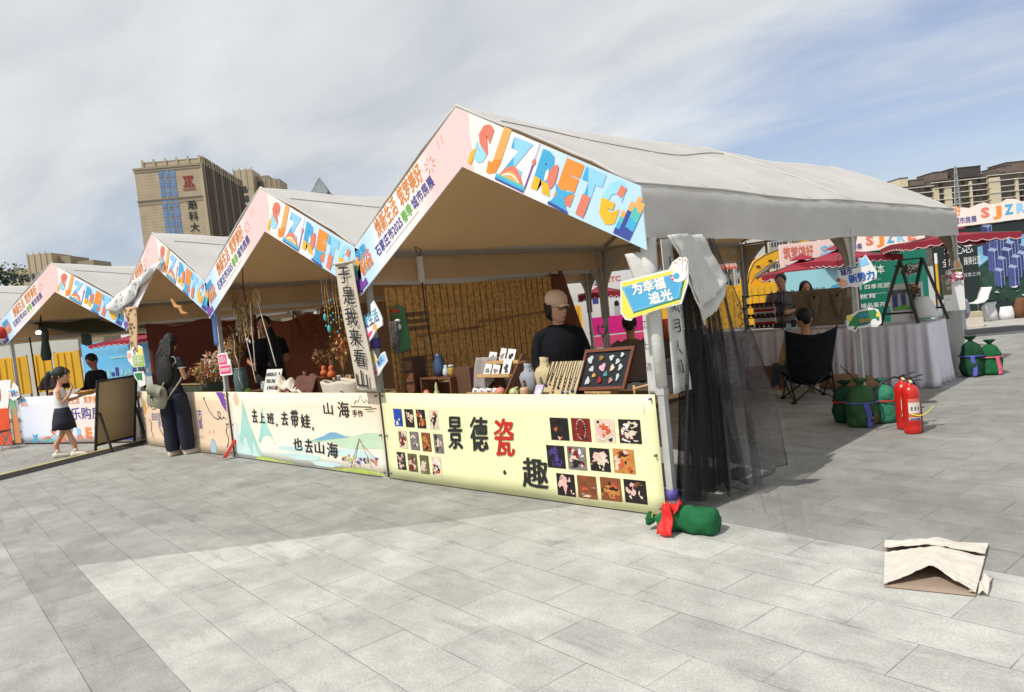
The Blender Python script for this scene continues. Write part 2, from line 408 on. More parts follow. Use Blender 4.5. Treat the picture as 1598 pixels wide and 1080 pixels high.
# ================================================================== palettes
ORANGE = mat('print_orange', srgb(228, 140, 58), .5, .10, 5); CORAL = mat('print_coral', srgb(217, 122, 100), .5, .05, 5)
YEL = mat('print_yellow', srgb(236, 178, 48), .5, .05, 5); SKYB = mat('print_sky_blue', srgb(140, 198, 238), .5, .05, 5)
MIDB = mat('print_mid_blue', srgb(70, 165, 210), .5, .05, 5); NAVY = mat('print_navy', srgb(62, 74, 150), .5, .1, 5)
GREENP = mat('print_green', srgb(108, 184, 66), .5, .05, 5); PALEO = mat('print_pale_orange', srgb(224, 168, 96), .5, .05, 5)
LBLUE = mat('print_light_cyan', srgb(150, 208, 228), .5, .05, 5); PURP = mat('print_purple', srgb(120, 70, 160), .5, .08, 5)
INK = mat('ink_black', (.018, .018, .02), .6, .3, 9); RED = mat('print_red', srgb(190, 40, 28), .5, .08, 5); WHITE = mat('print_white', (.78, .78, .77), .5, .03, 5)
PINKP = mat('print_pink', srgb(226, 80, 128), .5, .06, 5); GREYT = mat('print_grey', srgb(185, 185, 190), .6, .03, 4)
TEALP = mat('print_teal', srgb(90, 185, 178), .5, .1, 6)
def gradient_mat(name, stops, axis, lo, hi, rough=.45):
 """printed colour wash that runs along one object axis"""
 m = bpy.data.materials.new(name); m.use_nodes = True; nt = m.node_tree; nt.nodes.clear(); N = nt.nodes.new; L = nt.links.new
 out = N('ShaderNodeOutputMaterial'); p = N('ShaderNodeBsdfPrincipled'); L(p.outputs[0], out.inputs[0]); p.inputs['Roughness'].default_value = rough
 p.inputs['Specular IOR Level'].default_value = .3
 tc = N('ShaderNodeTexCoord'); dt = N('ShaderNodeVectorMath'); dt.operation = 'DOT_PRODUCT'; L(tc.outputs['Object'], dt.inputs[0]); dt.inputs[1].default_value = axis
 mr = N('ShaderNodeMapRange'); L(dt.outputs['Value'], mr.inputs[0]); mr.inputs[1].default_value = lo; mr.inputs[2].default_value = hi
 nz = N('ShaderNodeTexNoise'); nz.inputs['Scale'].default_value = 2.2; L(tc.outputs['Object'], nz.inputs['Vector'])
 ad = N('ShaderNodeMath'); ad.operation = 'MULTIPLY_ADD'; L(nz.outputs[0], ad.inputs[0]); ad.inputs[1].default_value = .14; 
 sb = N('ShaderNodeMath'); sb.operation = 'SUBTRACT'; L(mr.outputs[0], sb.inputs[0]); sb.inputs[1].default_value = .07; L(sb.outputs[0], ad.inputs[2])
 r = N('ShaderNodeValToRGB'); e = r.color_ramp.elements
 while len(e) < len(stops): e.new(.5)
 for i, (pos, c) in enumerate(stops): e[i].position = pos; e[i].color = (*c, 1)
 L(ad.outputs[0], r.inputs[0]); L(r.outputs[0], p.inputs['Base Color'])
 return m
# ================================================================== stall tents
CANV = mat('canvas_white', (.555, .545, .525), .85, .06, 1.6, .5, 3.0, trans=(.9, .78, .55, .13)); WARM_IN = mat('warm_light_inner_skin', (.80, .60, .38), .9, .06, 2, trans=(.9, .66, .40, .5))  # added inner skin; warm light through the canvas put into its tan
VAL = CANV; FRM = mat('frame_paint', (.30, .28, .25), .5, .1, 9); POLE = mat('pole_paint', (.42, .42, .41), .4, .10, 8, metal=.0, spec=.5)
SLV = mat('sleeve_canvas', (.42, .38, .32), .9, .05, 5)
ZT, ZB = 2.33, 1.95
def fascia_print(b, P, w, side, full=True):
 """side 'r': letters run down from the ridge; 'l': lines of text climb to the ridge. P: x along the slope, y up"""
 if side == 'r':
  k = w / 1.92
  b.text(P, "S", .085 * k, .075, .325, CORAL, bold=.08, w=.165 * k, shear=.10, split=(LBLUE, -.5, -.85, .03))
  b.poly2(P, [(.06 * k, .05), (.10 * k, .05), (.115 * k, .12), (.12 * k, .19), (.09 * k, .17), (.065 * k, .13)], YEL, .0062)
  b.text(P, "J", .285 * k, .115, .315, PALEO, bold=.085, w=.135 * k, shear=.10, split=(ORANGE, .35, -.93, .0))
  b.text(P, "Z", .45 * k, .07, .325, MIDB, bold=.075, w=.235 * k, shear=.08, split=(SKYB, .95, .3, -.03))
  b.poly2(P, [(.43 * k + t * .30 * k, .06 + .125 * math.sin(math.pi * t)) for t in [i / 10 for i in range(11)]], CORAL, .0062)
  b.poly2(P, [(.44 * k + t * .27 * k, .055 + .085 * math.sin(math.pi * t)) for t in [i / 10 for i in range(11)]], PALEO, .0066)
  b.line2(P, [(.48 * k + t * .19 * k, .085 + .03 * math.sin(math.pi * t)) for t in [i / 8 for i in range(9)]], .012, WHITE, .0069)
  b.rect2(P, .41 * k, .05, .745 * k, .078, TEALP, .0070); b.rect2(P, .41 * k, .035, .745 * k, .062, MIDB, .0072); b.rect2(P, .41 * k, .028, .745 * k, .042, NAVY, .0075)
  b.line2(P, [(.745 * k, .06), (.768 * k, .30)], .013, PURP, .0062); b.line2(P, [(.768 * k, .28), (.778 * k, .42)], .004, PURP, .0062); b.disc2(P, .767 * k, .275, .018, .022, CORAL, .0066)
  b.text(P, "R", .80 * k, .07, .325, MIDB, bold=.075, w=.21 * k, shear=.06, split=(YEL, -.1, -1, .06))
  b.disc2(P, .985 * k, .235, .045, .085, CORAL, .0062, wob=.15)
  b.disc2(P, .925 * k, .225, .016, .045, WHITE, .0066)
  b.text(P, "E", 1.045 * k, .07, .325, ORANGE, bold=.09, w=.18 * k, shear=.06, split=(CORAL, .2, -1, .10))
  b.poly2(P, [(1.02 * k, .05), (1.21 * k, .04), (1.17 * k, .09), (1.15 * k, .13), (1.23 * k, .19), (1.10 * k, .17), (1.03 * k, .20), (1.07 * k, .12)], MIDB, .0064)
  b.line2(P, [(1.01 * k, .045), (1.22 * k, .035)], .022, NAVY, .0068)
  b.text(P, "T", 1.245 * k, .07, .325, MIDB, bold=.08, w=.195 * k, shear=.05, split=(SKYB, .93, .35, -.02))
  b.line2(P, [(1.33 * k, .055), (1.342 * k, .21)], .080 * k, CORAL, .0064)
  b.text(P, "C", 1.465 * k, .07, .325, YEL, bold=.08, w=.18 * k, shear=.04, split=(LBLUE, -.1, 1, .01))
  b.line2(P, [(1.52 * k, .215), (1.60 * k, .22)], .05, YEL, .0064); b.line2(P, [(1.615 * k, .30), (1.63 * k, .37)], .055 * k, CORAL, .0064)
  for i, (xx, hh) in enumerate([(1.675, .17), (1.712, .25), (1.75, .30), (1.787, .27)]):
   for j, mm in enumerate([NAVY, MIDB, TEALP, PALEO]):
    y0 = .05 + hh * j / 4; y1 = .05 + hh * (j + 1) / 4; q = .10
    b.poly2(P, [((xx - .019) * k + q * y0, y0), ((xx + .019) * k + q * y0, y0), ((xx + .019) * k + q * y1, y1), ((xx - .019) * k + q * y1, y1)], NAVY if (i == 1 and j < 3) else mm, .0062 + .0002 * i)
 else:
  k = w / 1.92
  b.text(P, "焕新生活", .62 * k, .235, .17, ORANGE, bold=.014, w=.40 * k, shear=.12); b.text(P, "筑梦美好", 1.08 * k, .235, .17, ORANGE, bold=.014, w=.40 * k, shear=.12)
  b.text(P, "石家庄市2025", .50 * k, .105, .105, NAVY, bold=.014, w=.50 * k); b.text(P, "春季", 1.02 * k, .105, .105, GREENP, bold=.014, w=.17 * k); b.text(P, "城市房展", 1.21 * k, .105, .105, NAVY, bold=.014, w=.36 * k)
  b.line2(P, [(.62 * k, .075), (1.25 * k, .075)], .006, GREYT)
  b.text(P, "燃购", .20 * k, .26, .10, MIDB, bold=.04, w=.18 * k, shear=.1); b.text(P, "2025", .17 * k, .165, .12, ORANGE, bold=.04, w=.24 * k, shear=.1, split=(CORAL, 1, .2, .03)); b.text(P, "城市房展", .18 * k, .105, .075, ORANGE, bold=.02, w=.22 * k)
  for i in range(8):
   a = i * math.pi / 4
   b.line2(P, [(1.62 * k + .035 * math.cos(a), .28 + .035 * math.sin(a)), (1.62 * k + .075 * math.cos(a), .28 + .075 * math.sin(a))], .007, CORAL)
  for q in (1.80, 1.86): b.line2(P, [(q * k, .30), (q * k + .02, .38)], .004, CORAL)
  b.poly2(P, [(0.0, .02), (.05, .20), (.08, .10), (.12, .13), (.14, .07), (.2, .09), (.2, .02)], PURP, .0061)
PINK_C = srgb(236, 198, 196); CREAM_C = srgb(240, 226, 220); LB_C = srgb(186, 216, 238); LAV = srgb(200, 205, 236)
FASC_R = gradient_mat('fascia_wash_right', [(0, PINK_C), (.07, CREAM_C), (.45, srgb(235, 228, 232)), (.62, LB_C), (1, srgb(178, 212, 238))], (1, 0, 0), -1.65, .02)
FASC_L = gradient_mat('fascia_wash_left', [(0, LB_C), (.16, LB_C), (.3, srgb(235, 228, 232)), (.55, CREAM_C), (.72, PINK_C), (1, PINK_C)], (1, 0, 0), -1.65, .02)
def make_tent(label, o, rz, w, d, H, poles, detail=True, rounded=False):
 T = thing('market_tent', o, label, 'tent', 'white gable market tents standing in a row', rz)
 F = frame(o, rz); xm = w / 2
 def prof(t):                                   # across the roof, 0 left eave .. 1 right eave
  a = abs(2 * t - 1); z = ZT + (H - ZT) * (1 - a)
  return z + .035 * math.sin(math.pi * a) - .02 * math.exp(-((1 - a) * 9) ** 2)
 def roof(t, q, dz=0.0):
  bay = abs(math.sin(math.pi * q * 2)); a = abs(2 * t - 1)
  z = prof(t) - .05 * bay * math.sin(math.pi * min(1, a * 1.1)) - .045 * bay * (1 - a)
  z += .026 * mnoise.noise(Vector((t * 5 + w, q * 9, 2.2))) + .006 * math.sin(t * 60 + q * 25) * math.exp(-((abs(q - .5) * 7) ** 2)) + .012 * mnoise.noise(Vector((t * 15, q * 6 + w, 5)))
  y = -.10 + (d + .16) * q
  return F(w * t, y, z + dz)
 b = MB()
 if detail: nx, ny = 60, 70
 else: nx, ny = 20, 16
 b.sheet(lambda u, v: roof(u, v), nx, ny, CANV)
 for t, sx in ((0, -1), (1, 1)):                # side valances with a rounded shoulder
  def val(u, v, t=t, sx=sx):
   p = roof(t, v); k = u
   out = (.035 if (sx > 0 and rounded) else -.02) * math.sin(min(1, k * 4) * math.pi / 2)
   rip = .012 * math.sin(v * 31 + t * 2) * k + .010 * mnoise.noise(Vector((v * 30 + k * 9, k * 5 - v * 8, 8))) + .010 * mnoise.noise(Vector((v * 14, k * 3, t)))
   zz = -(ZT - ZB) * k - .012 * abs(math.sin(math.pi * v * 2)) * k
   return Vector(F(w * t + sx * (out + rip), -.10 + (d + .16) * v, 0)) + Vector((0, 0, p.z + zz))
  if sx > 0: b.sheet(lambda u, v: val(u, v), 8, ny * 2, CANV)
  else: b.sheet(lambda u, v: val(1 - u, v), 8, ny * 2, CANV)
 if detail:
  for q in (.13, .26, .38, .63, .75, .87): b.tube([roof(i / 30, q, .002) for i in range(31)], .006, CANV, 4)
 for q in (.5,):                                # rib piping over the mid frame
  b.tube([roof(i / 20, q, .006) for i in range(21)], .013, CANV, 6)
 b.tube([roof(i / 20, 0, .004) for i in range(21)], .012, CANV, 6); b.tube([roof(i / 20, 1, .004) for i in range(21)], .012, CANV, 6)
 seam = mat('seam_cord', (.28, .27, .25), .8, 0)
 b.tube([roof(.5 + .5 * (.20 + .10 * math.sin(math.pi * min(1, i / 20 * 1.05)) - .02 * (i / 20)), .02 + .47 * i / 20, .008) for i in range(21)], .0045, seam, 4)
 for t in (0, 1):
  pts = [roof(t, i / 20, .004) for i in range(21)]; b.tube(pts, .010, CANV, 5)
 cn = b.build('canopy', T)
 b = MB(); b.sheet(lambda u, v: roof(.012 + .976 * u, .004 + .992 * v, -.05), 24, 20, WARM_IN)
 # gable piece of the added inner skin, at the far end
 b.add([F(.03, d + .03, ZT - .03), F(w - .03, d + .03, ZT - .03), F(xm, d + .03, H - .04)], [(0, 1, 2)], WARM_IN)
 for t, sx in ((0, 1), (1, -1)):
  b.sheet(lambda u, v, t=t, sx=sx: F(w * t + sx * .034, -.05 + (d + .05) * v, lerp(ZB + .012, ZT - .085, u)), 2, 8, WARM_IN)
 b.build('added_warm_inner_skin', T)
 b = MB()                                       # roof frame
 for q in (.0, .5, 1.0):
  y = d * q
  for t in (0, 1): b.bar(F(w * t + (.05 if t == 0 else -.05), y, ZT - .06), F(xm, y, H - .10), .035, FRM)
  if q > 0: b.bar(F(.05, y, ZT - .1), F(w - .05, y, ZT - .1), .03, FRM)
 for t in (0, 1): b.bar(F(w * t + (.045 if t == 0 else -.045), .02, ZT - .10), F(w * t + (.045 if t == 0 else -.045), d, ZT - .10), .04, FRM)
 b.bar(F(xm, .02, H - .11), F(xm, d, H - .11), .035, FRM)
 b.build('roof_frame', T)
 for (t, q, sleeve) in poles:
  x = .0 if t == 0 else w; x += .025 if t == 0 else -.0
  y = d * q
  b = MB(); b.bar(F(x, y, 0.006), F(x, y, ZT - .08), .052, POLE, up=(1, 0, 0)); b.box(F(x, y, .006), (.12, .12, .012), POLE, rz=rz)
  b.bar(F(x, y, .86), F(x, y, .90), .066, POLE, up=(1, 0, 0))
  po = b.build('pole', T)
  if sleeve:                                  # canvas gusset that flares from the pole up to the eave
   b = MB(); sx = 1 if t == 0 else -1; zl = 1.30
   for ax, sgn in (('y', 1), ('y', -1), ('x', sx)):
    if ax == 'y' and ((q == 0 and sgn < 0) or (q == 1 and sgn > 0)): continue
    def g(u, v, ax=ax, sgn=sgn):
     z = lerp(zl, ZT - .12, v); wd = .045 + .42 * max(0, (v - .35) / .65) ** 1.9
     k = .034 + wd * u
     return F(x, y + sgn * k, z) if ax == 'y' else F(x + sgn * k, y, z)
    b.sheet(g, 3, 12, SLV, .004)
   b.build('leg_sleeve', T)
 # printed fascia boards of the front gable
 wr = math.hypot(w / 2, H - ZT); sl = (H - ZT) / (w / 2); drop = .485
 yb = -.115
 b = MB(); ext = .06
 b.prism([F(xm, yb, H), F(w + ext, yb, ZT - sl * ext - .01), F(w + ext, yb, ZT - .47), F(xm, yb, H - drop)], F(0, .012, 0) - F(0, 0, 0), FASC_R, WHITE)
 dirr = F(1, 0, -sl) - F(0, 0, 0); upr = F(sl, 0, 1) - F(0, 0, 0)
 if True:
  P = Plane2(F(xm, yb, H - drop + .0), dirr, upr); P.n = (F(0, -1, 0) - F(0, 0, 0))
  P.o = P.o + P.uy * .0
  fascia_print(b, P, wr, 'r')
 fr = b.build('fascia_board', T)
 b = MB()
 b.prism([F(xm, yb, H), F(xm, yb, H - drop), F(-.0, yb, ZT - .49), F(.0, yb, ZT - .01)], F(0, .012, 0) - F(0, 0, 0), FASC_L, WHITE)
 dirl = F(1, 0, sl) - F(0, 0, 0); upl = F(-sl, 0, 1) - F(0, 0, 0)
 if True:
  P = Plane2(F(0, yb, ZT - .49), dirl, upl); P.n = (F(0, -1, 0) - F(0, 0, 0))
  fascia_print(b, P, wr, 'l')
 fl = b.build('fascia_board', T)
 for o_, s_ in ((fr, 1), (fl, -1)):               # printed colour wash follows each board
  o_.data.materials[0] = None
 g1 = gradient_mat('fascia_wash', [(0, PINK_C), (.08, PINK_C), (.081, CREAM_C), (.45, srgb(235, 228, 232)), (.66, LB_C), (1, srgb(178, 212, 238))], (1, 0, 0), w / 2, w)
 g2 = gradient_mat('fascia_wash', [(0, LAV), (.12, LB_C), (.3, srgb(235, 228, 232)), (.64, CREAM_C), (.78, PINK_C), (1, PINK_C)], (1, 0, 0), 0, w / 2)
 fr.data.materials[0] = g1; fl.data.materials[0] = g2
 return T
ANG4 = math.atan2(.28905, .95731)
T1O = Vector((-3.3047, 0, 0)); T2O = Vector((-6.7385, 0, 0)); T3O = Vector((-9.787, 0, 0)); T4O = Vector((-13.36, -.913, 0))
make_tent('white gable tent at the near end of the row, over the pale yellow banner', T1O, 0, 3.3047, 7.81, 3.255,
    [(1, 0, False), (1, .483, True), (1, 1, True), (0, .483, True), (0, 1, True)], rounded=True)
make_tent('white gable tent over the landscape banner with a calligraphy scroll on its right pole', T2O, 0, 3.4338, 7.81, 3.215, [(1, 0, False), (0, .483, True), (0, 1, True)])
make_tent('white gable tent whose left fascia is draped with a white cloth', T3O, 0, 3.0485, 7.81, 3.165, [(1, 0, False), (0, 0, False), (0, .483, True), (0, 1, True)], detail=False)
make_tent('white gable tent where a girl in a white top stands in front', T4O, ANG4, 3.41, 7.81, 3.15, [(0, 0, False), (1, .49, True), (0, .483, True), (1, 1, True), (0, 1, True)], detail=False)
E5 = T4O - Vector((math.cos(ANG4), math.sin(ANG4), 0)) * 3.45
make_tent('white gable tent cut by the left edge, beyond the girl', E5, ANG4, 3.41, 7.81, 3.15, [(1, .483, True), (1, 1, True), (0, 1, True)], detail=False)
# ================================================================== printed banners on the counters
def banner_sheet(b, F, x0, x1, zt, zb, m, sag=0.0, seed=0, nx=30):
 """a vinyl banner hung in front of a counter, a little slack, reaching almost to the paving"""
 def fn(u, v):
  return H.at(lerp(x0, x1, u), lerp(zb, zt - sag * math.sin(math.pi * u), v))
 H = Hung(F, x0, x1, zt, zb, seed)
 b.sheet(fn, nx, 6, m, .003)
 return H
def grommets(b, F, x0, x1, zt, zb):
 g = mat('grommet_steel', (.12, .12, .12), .4, 0)
 for x in (x0 + .03, x1 - .03):
  for z in (zt - .03, (zt + zb) / 2, zb + .05):
   b.lathe(F(x, -.05, z), [(.009, -.03), (.009, .012)], g, 8, F(0, 1, 0) - F(0, 0, 0))
F0 = frame((0, 0, 0), 0)
YB = mat('banner_yellow', srgb(236, 236, 184), .45, .02, 1.1, .03, 3)
def picture(b, P, x0, z1, x1, z0, seed, bg, spots, off):
 """one printed photograph: a ground colour with blots of other colours clipped to its frame"""
 rnd = random.Random(seed)
 b.rect2(P, x0, z0, x1, z1, bg, off)
 w, h = x1 - x0, z1 - z0
 for i in range(17):
  m = rnd.choice(spots + [bg]); q = .45 if i > 7 else 1; rx = rnd.uniform(.08, .27) * w * q; rz = rnd.uniform(.06, .22) * h * q
  cx = rnd.uniform(x0 + rx * 1.35, x1 - rx * 1.35); cz = rnd.uniform(z0 + rz * 1.35, z1 - rz * 1.35)
  b.disc2(P, cx, cz, rx, rz, m, off + .0008 + .0002 * i, 12, .45, seed * 13 + i)
def yellow_banner():
 b = MB(); P = banner_sheet(b, F0, -3.235, -.03, .868, .012, YB, .006, 1); grommets(b, F0, -3.235, -.03, .868, .012)
 BK = mat('photo_black', srgb(28, 24, 24), .4, .3, 20); DR = mat('photo_dark_red', srgb(120, 28, 26), .4, .2, 20); BL = mat('photo_blue', srgb(28, 70, 165), .4, .2, 14)
 CR = mat('photo_cream', srgb(214, 196, 178), .4, .15, 25); BR = mat('photo_brown', srgb(128, 72, 44), .4, .25, 25); GO = mat('photo_gold', srgb(190, 128, 62), .4, .2, 25)
 GR = mat('photo_grey', srgb(120, 112, 110), .4, .2, 25); PU = mat('photo_violet', srgb(70, 56, 120), .4, .2, 25); OL = mat('photo_olive', srgb(96, 92, 56), .4, .2, 25); RD = mat('photo_orange', srgb(196, 88, 46), .4, .15, 25); PK = mat('photo_skin', srgb(220, 176, 170), .4, .1, 25)
 spec_l = [[(BL, [BL, WHITE, BL, BL]), (BK, [CR, CR, DR, PK]), (BK, [GO, GO, CR, RD]), (CR, [RD, BK, BK, WHITE])],
     [(CR, [DR, BR, GR]), (GR, [CR, PU, GR]), (BR, [GO, RD, GO, BK]), (GR, [CR, BK, GR])],
     [(BK, [GR, CR, PK]), (OL, [CR, DR, CR, CR]), (OL, [CR, CR, BK]), (CR, [BK, BR, WHITE, RD])]]
 rows_l = [(((-3.057, .713), (-2.926, .543)), ((-2.88, .713), (-2.746, .538)), ((-2.702, .712), (-2.571, .534)), ((-2.514, .71), (-2.387, .533))),
     (((-3.019, .501), (-2.886, .326)), ((-2.84, .497), (-2.704, .319)), ((-2.662, .495), (-2.531, .316)), ((-2.486, .491), (-2.354, .31))),
     (((-3.079, .286), (-2.946, .113)), ((-2.907, .281), (-2.766, .106)), ((-2.724, .277), (-2.592, .099)), ((-2.549, .274), (-2.416, .093)))]
 spec_r = [[(BK, [PK, RD, BK, BK]), (DR, [DR, DR, BK]), (CR, [PK, BK, CR, RD]), (BK, [CR, DR, WHITE, CR])],
     [(BK, [PU, PU, PK, PU]), (GR, [WHITE, CR, BK, DR]), (BK, [CR, DR, PK, CR]), (GO, [CR, RD, BK, CR, DR])],
     [(BK, [PK, PK, BK]), (BR, [RD, BR, CR, BR]), (BR, [GO, RD, GO, BK]), (BK, [BK, PK, CR, BR])]]
 rows_r = [(((-1.025, .681), (-.84, .504)), ((-.808, .683), (-.624, .505)), ((-.586, .685), (-.398, .509)), ((-.362, .687), (-.171, .513))),
     (((-1.089, .46), (-.904, .28)), ((-.876, .462), (-.692, .281)), ((-.657, .462), (-.469, .287)), ((-.437, .468), (-.25, .288))),
     (((-1.012, .24), (-.828, .064)), ((-.802, .241), (-.617, .065)), ((-.581, .245), (-.393, .07)), ((-.365, .247), (-.174, .074)))]
 k = 0
 for rows, spec in ((rows_l, spec_l), (rows_r, spec_r)):
  for rr, ss in zip(rows, spec):
   for ((x0, z1), (x1, z0)), (bg, sp) in zip(rr, ss):
    k += 1; picture(b, P, x0, z1, x1, z0, k, bg, sp, .0035)
 # bead string printed on the red photograph
 for i in range(22):
  a = i / 22 * 2 * math.pi; b.disc2(P, -.716 + .045 * math.cos(a), .60 + .075 * math.sin(a), .005, .005, CR, .0062, 6)
 for s, x, z, h, w, m in (("景", -2.275, .352, .285, .185, INK), ("德", -1.975, .352, .28, .215, INK), ("瓷", -1.675, .325, .30, .225, RED), ("趣", -1.385, .085, .235, .275, INK)):
  b.text(P, s, x, z, h, m, .007, bold=.022, w=w, shear=.08, jit=.018, seed=x, cy=1.02)
 b.disc2(P, -1.588, .198, .017, .022, INK, .004, 12, .15, 3)
 b.text(P, "J", -.14, .74, .06, GREYT, .004)
 tag(b.build('banner'), 'pale yellow banner with small photos and large brush characters, on the end stall counter', 'banner')
yellow_banner()
def hill(b, P, pts, m, off): b.poly2(P, pts, m, off)
def landscape_banner():
 base = gradient_mat('banner_cream', [(0, srgb(226, 232, 230)), (.35, srgb(238, 232, 218)), (.75, srgb(240, 226, 206)), (1, srgb(240, 216, 190))], (.12, 0, 1), -.75, .3)
 b = MB(); P = banner_sheet(b, F0, -6.60, -3.275, .868, .012, base, .006, 7); grommets(b, F0, -6.60, -3.275, .868, .012)
 t1 = mat('wash_teal', srgb(160, 206, 196), .5, .10, 3); t2 = mat('wash_pale_blue', srgb(196, 222, 222), .5, .08, 3); t3 = mat('wash_blue', srgb(120, 172, 200), .5, .12, 3); t4 = mat('wash_green', srgb(190, 214, 186), .5, .1, 3)
 gr = mat('wash_grass', srgb(176, 192, 92), .5, .2, 8); pk = mat('wash_peach', srgb(238, 190, 160), .5, .08, 3); sk = mat('wash_sketch', srgb(150, 118, 100), .5, .2, 20)
 b.disc2(P, -6.385, .775, .075, .085, pk, .0015, 20)
 def peak(x, top, wl, wr, bot, m, off, seed):
  pts = [(x - wl, bot)]; n = 10
  for i in range(n + 1): t = i / n; pts.append((x - wl * (1 - t) ** 1.6 - .006 * math.sin(i * 2.1 + seed), lerp(bot, top, t)))
  for i in range(n + 1): t = i / n; pts.append((x + wr * t ** 1.5 + .006 * math.sin(i * 1.7 + seed), lerp(top, bot, t)))
  b.poly2(P, pts, m, off)
 peak(-5.72, .70, .20, .24, .24, t1, .0018, 1); b.disc2(P, -5.66, .24, .16, .09, base, .0022, 16)
 peak(-6.22, .83, .34, .38, .06, t1, .0026, 3); peak(-6.28, .42, .12, .16, .06, t2, .003, 6); peak(-6.05, .30, .06, .12, .05, t2, .0032, 6); peak(-6.47, .55, .1, .14, .07, t2, .0029, 9)
 hill(b, P, [(-4.9, .30), (-4.63, .324), (-4.38, .385), (-4.25, .43), (-4.12, .435), (-3.98, .405), (-3.78, .41), (-3.55, .455), (-3.3, .462), (-3.29, .30), (-3.9, .27), (-4.5, .28)], t4, .0018)
 hill(b, P, [(-4.63, .324), (-4.38, .385), (-4.25, .43), (-4.12, .435), (-3.95, .40), (-3.85, .395), (-4.2, .36), (-4.45, .33)], t3, .0024)
 for i, (x0, x1, z, h) in enumerate([(-5.45, -4.7, .20, .03), (-5.3, -4.5, .12, .04), (-4.7, -4.1, .07, .03), (-4.3, -3.5, .22, .05)]): b.disc2(P, (x0 + x1) / 2, z, (x1 - x0) / 2, h, t2, .002 + .0002 * i, 18, .2, i)
 hill(b, P, [(-6.05, .02), (-5.95, .055), (-5.7, .062), (-5.45, .04), (-5.2, .035), (-5.05, .02)], gr, .0036)
 hill(b, P, [(-4.35, .02), (-4.1, .045), (-3.8, .07), (-3.5, .06), (-3.33, .05), (-3.3, .02)], gr, .0036)
 for l in ([(-3.92, .05), (-3.70, .385)], [(-3.86, .06), (-3.695, .385)], [(-3.69, .385), (-3.52, .09)], [(-3.695, .36), (-3.46, .19)]): b.line2(P, l, .008, sk, .0044)
 for i in range(26):
  r_ = random.Random(i); b.disc2(P, r_.uniform(-4.08, -3.38), r_.uniform(.04, .20), r_.uniform(.012, .035), r_.uniform(.01, .03), [sk, gr, CORAL, GREYT, pk, NAVY][i % 6], .004 + .0001 * i, 9, .6, i)
 for s, x, z, h, w in (("去", -6.0, .47, .17, .13), ("上", -5.82, .475, .13, .14), ("班", -5.62, .475, .13, .17), ("，", -5.41, .45, .10, .04), ("去", -5.27, .465, .16, .15), ("带", -5.05, .455, .19, .16), ("娃", -4.83, .455, .15, .20), ("，", -4.60, .435, .10, .04),
        ("也", -5.06, .185, .14, .20), ("去", -4.80, .165, .16, .16), ("山", -4.59, .175, .13, .19), ("海", -4.34, .145, .16, .21), ("。", -4.06, .13, .10, .045)):
  b.text(P, s, x, z, h, INK, .007, bold=.022, w=w, shear=.1, jit=.018, seed=x)
 b.text(P, "山", -4.315, .62, .13, INK, .005, bold=.012, w=.18, jit=.025, seed=3); b.text(P, "海", -4.03, .595, .165, INK, .005, bold=.015, w=.21, jit=.03, seed=5)
 b.text(P, "手作", -3.765, .612, .07, INK, .005, bold=.01, w=.19, jit=.04, seed=5)
 b.line2(P, [(-3.72, .75), (-3.66, .79), (-3.64, .765), (-3.593, .843), (-3.55, .775), (-3.52, .765), (-3.50, .80), (-3.443, .752)], .008, INK, .005)
 b.line2(P, [(-3.78, .722), (-3.41, .722)], .012, INK, .005, True); b.line2(P, [(-3.54, .695), (-3.33, .71)], .009, INK, .005, True); b.line2(P, [(-3.50, .675), (-3.38, .68)], .006, INK, .005, True)
 tag(b.build('banner'), 'cream banner painted with teal peaks, a tent and brush calligraphy, below the craft stall', 'banner')
landscape_banner()
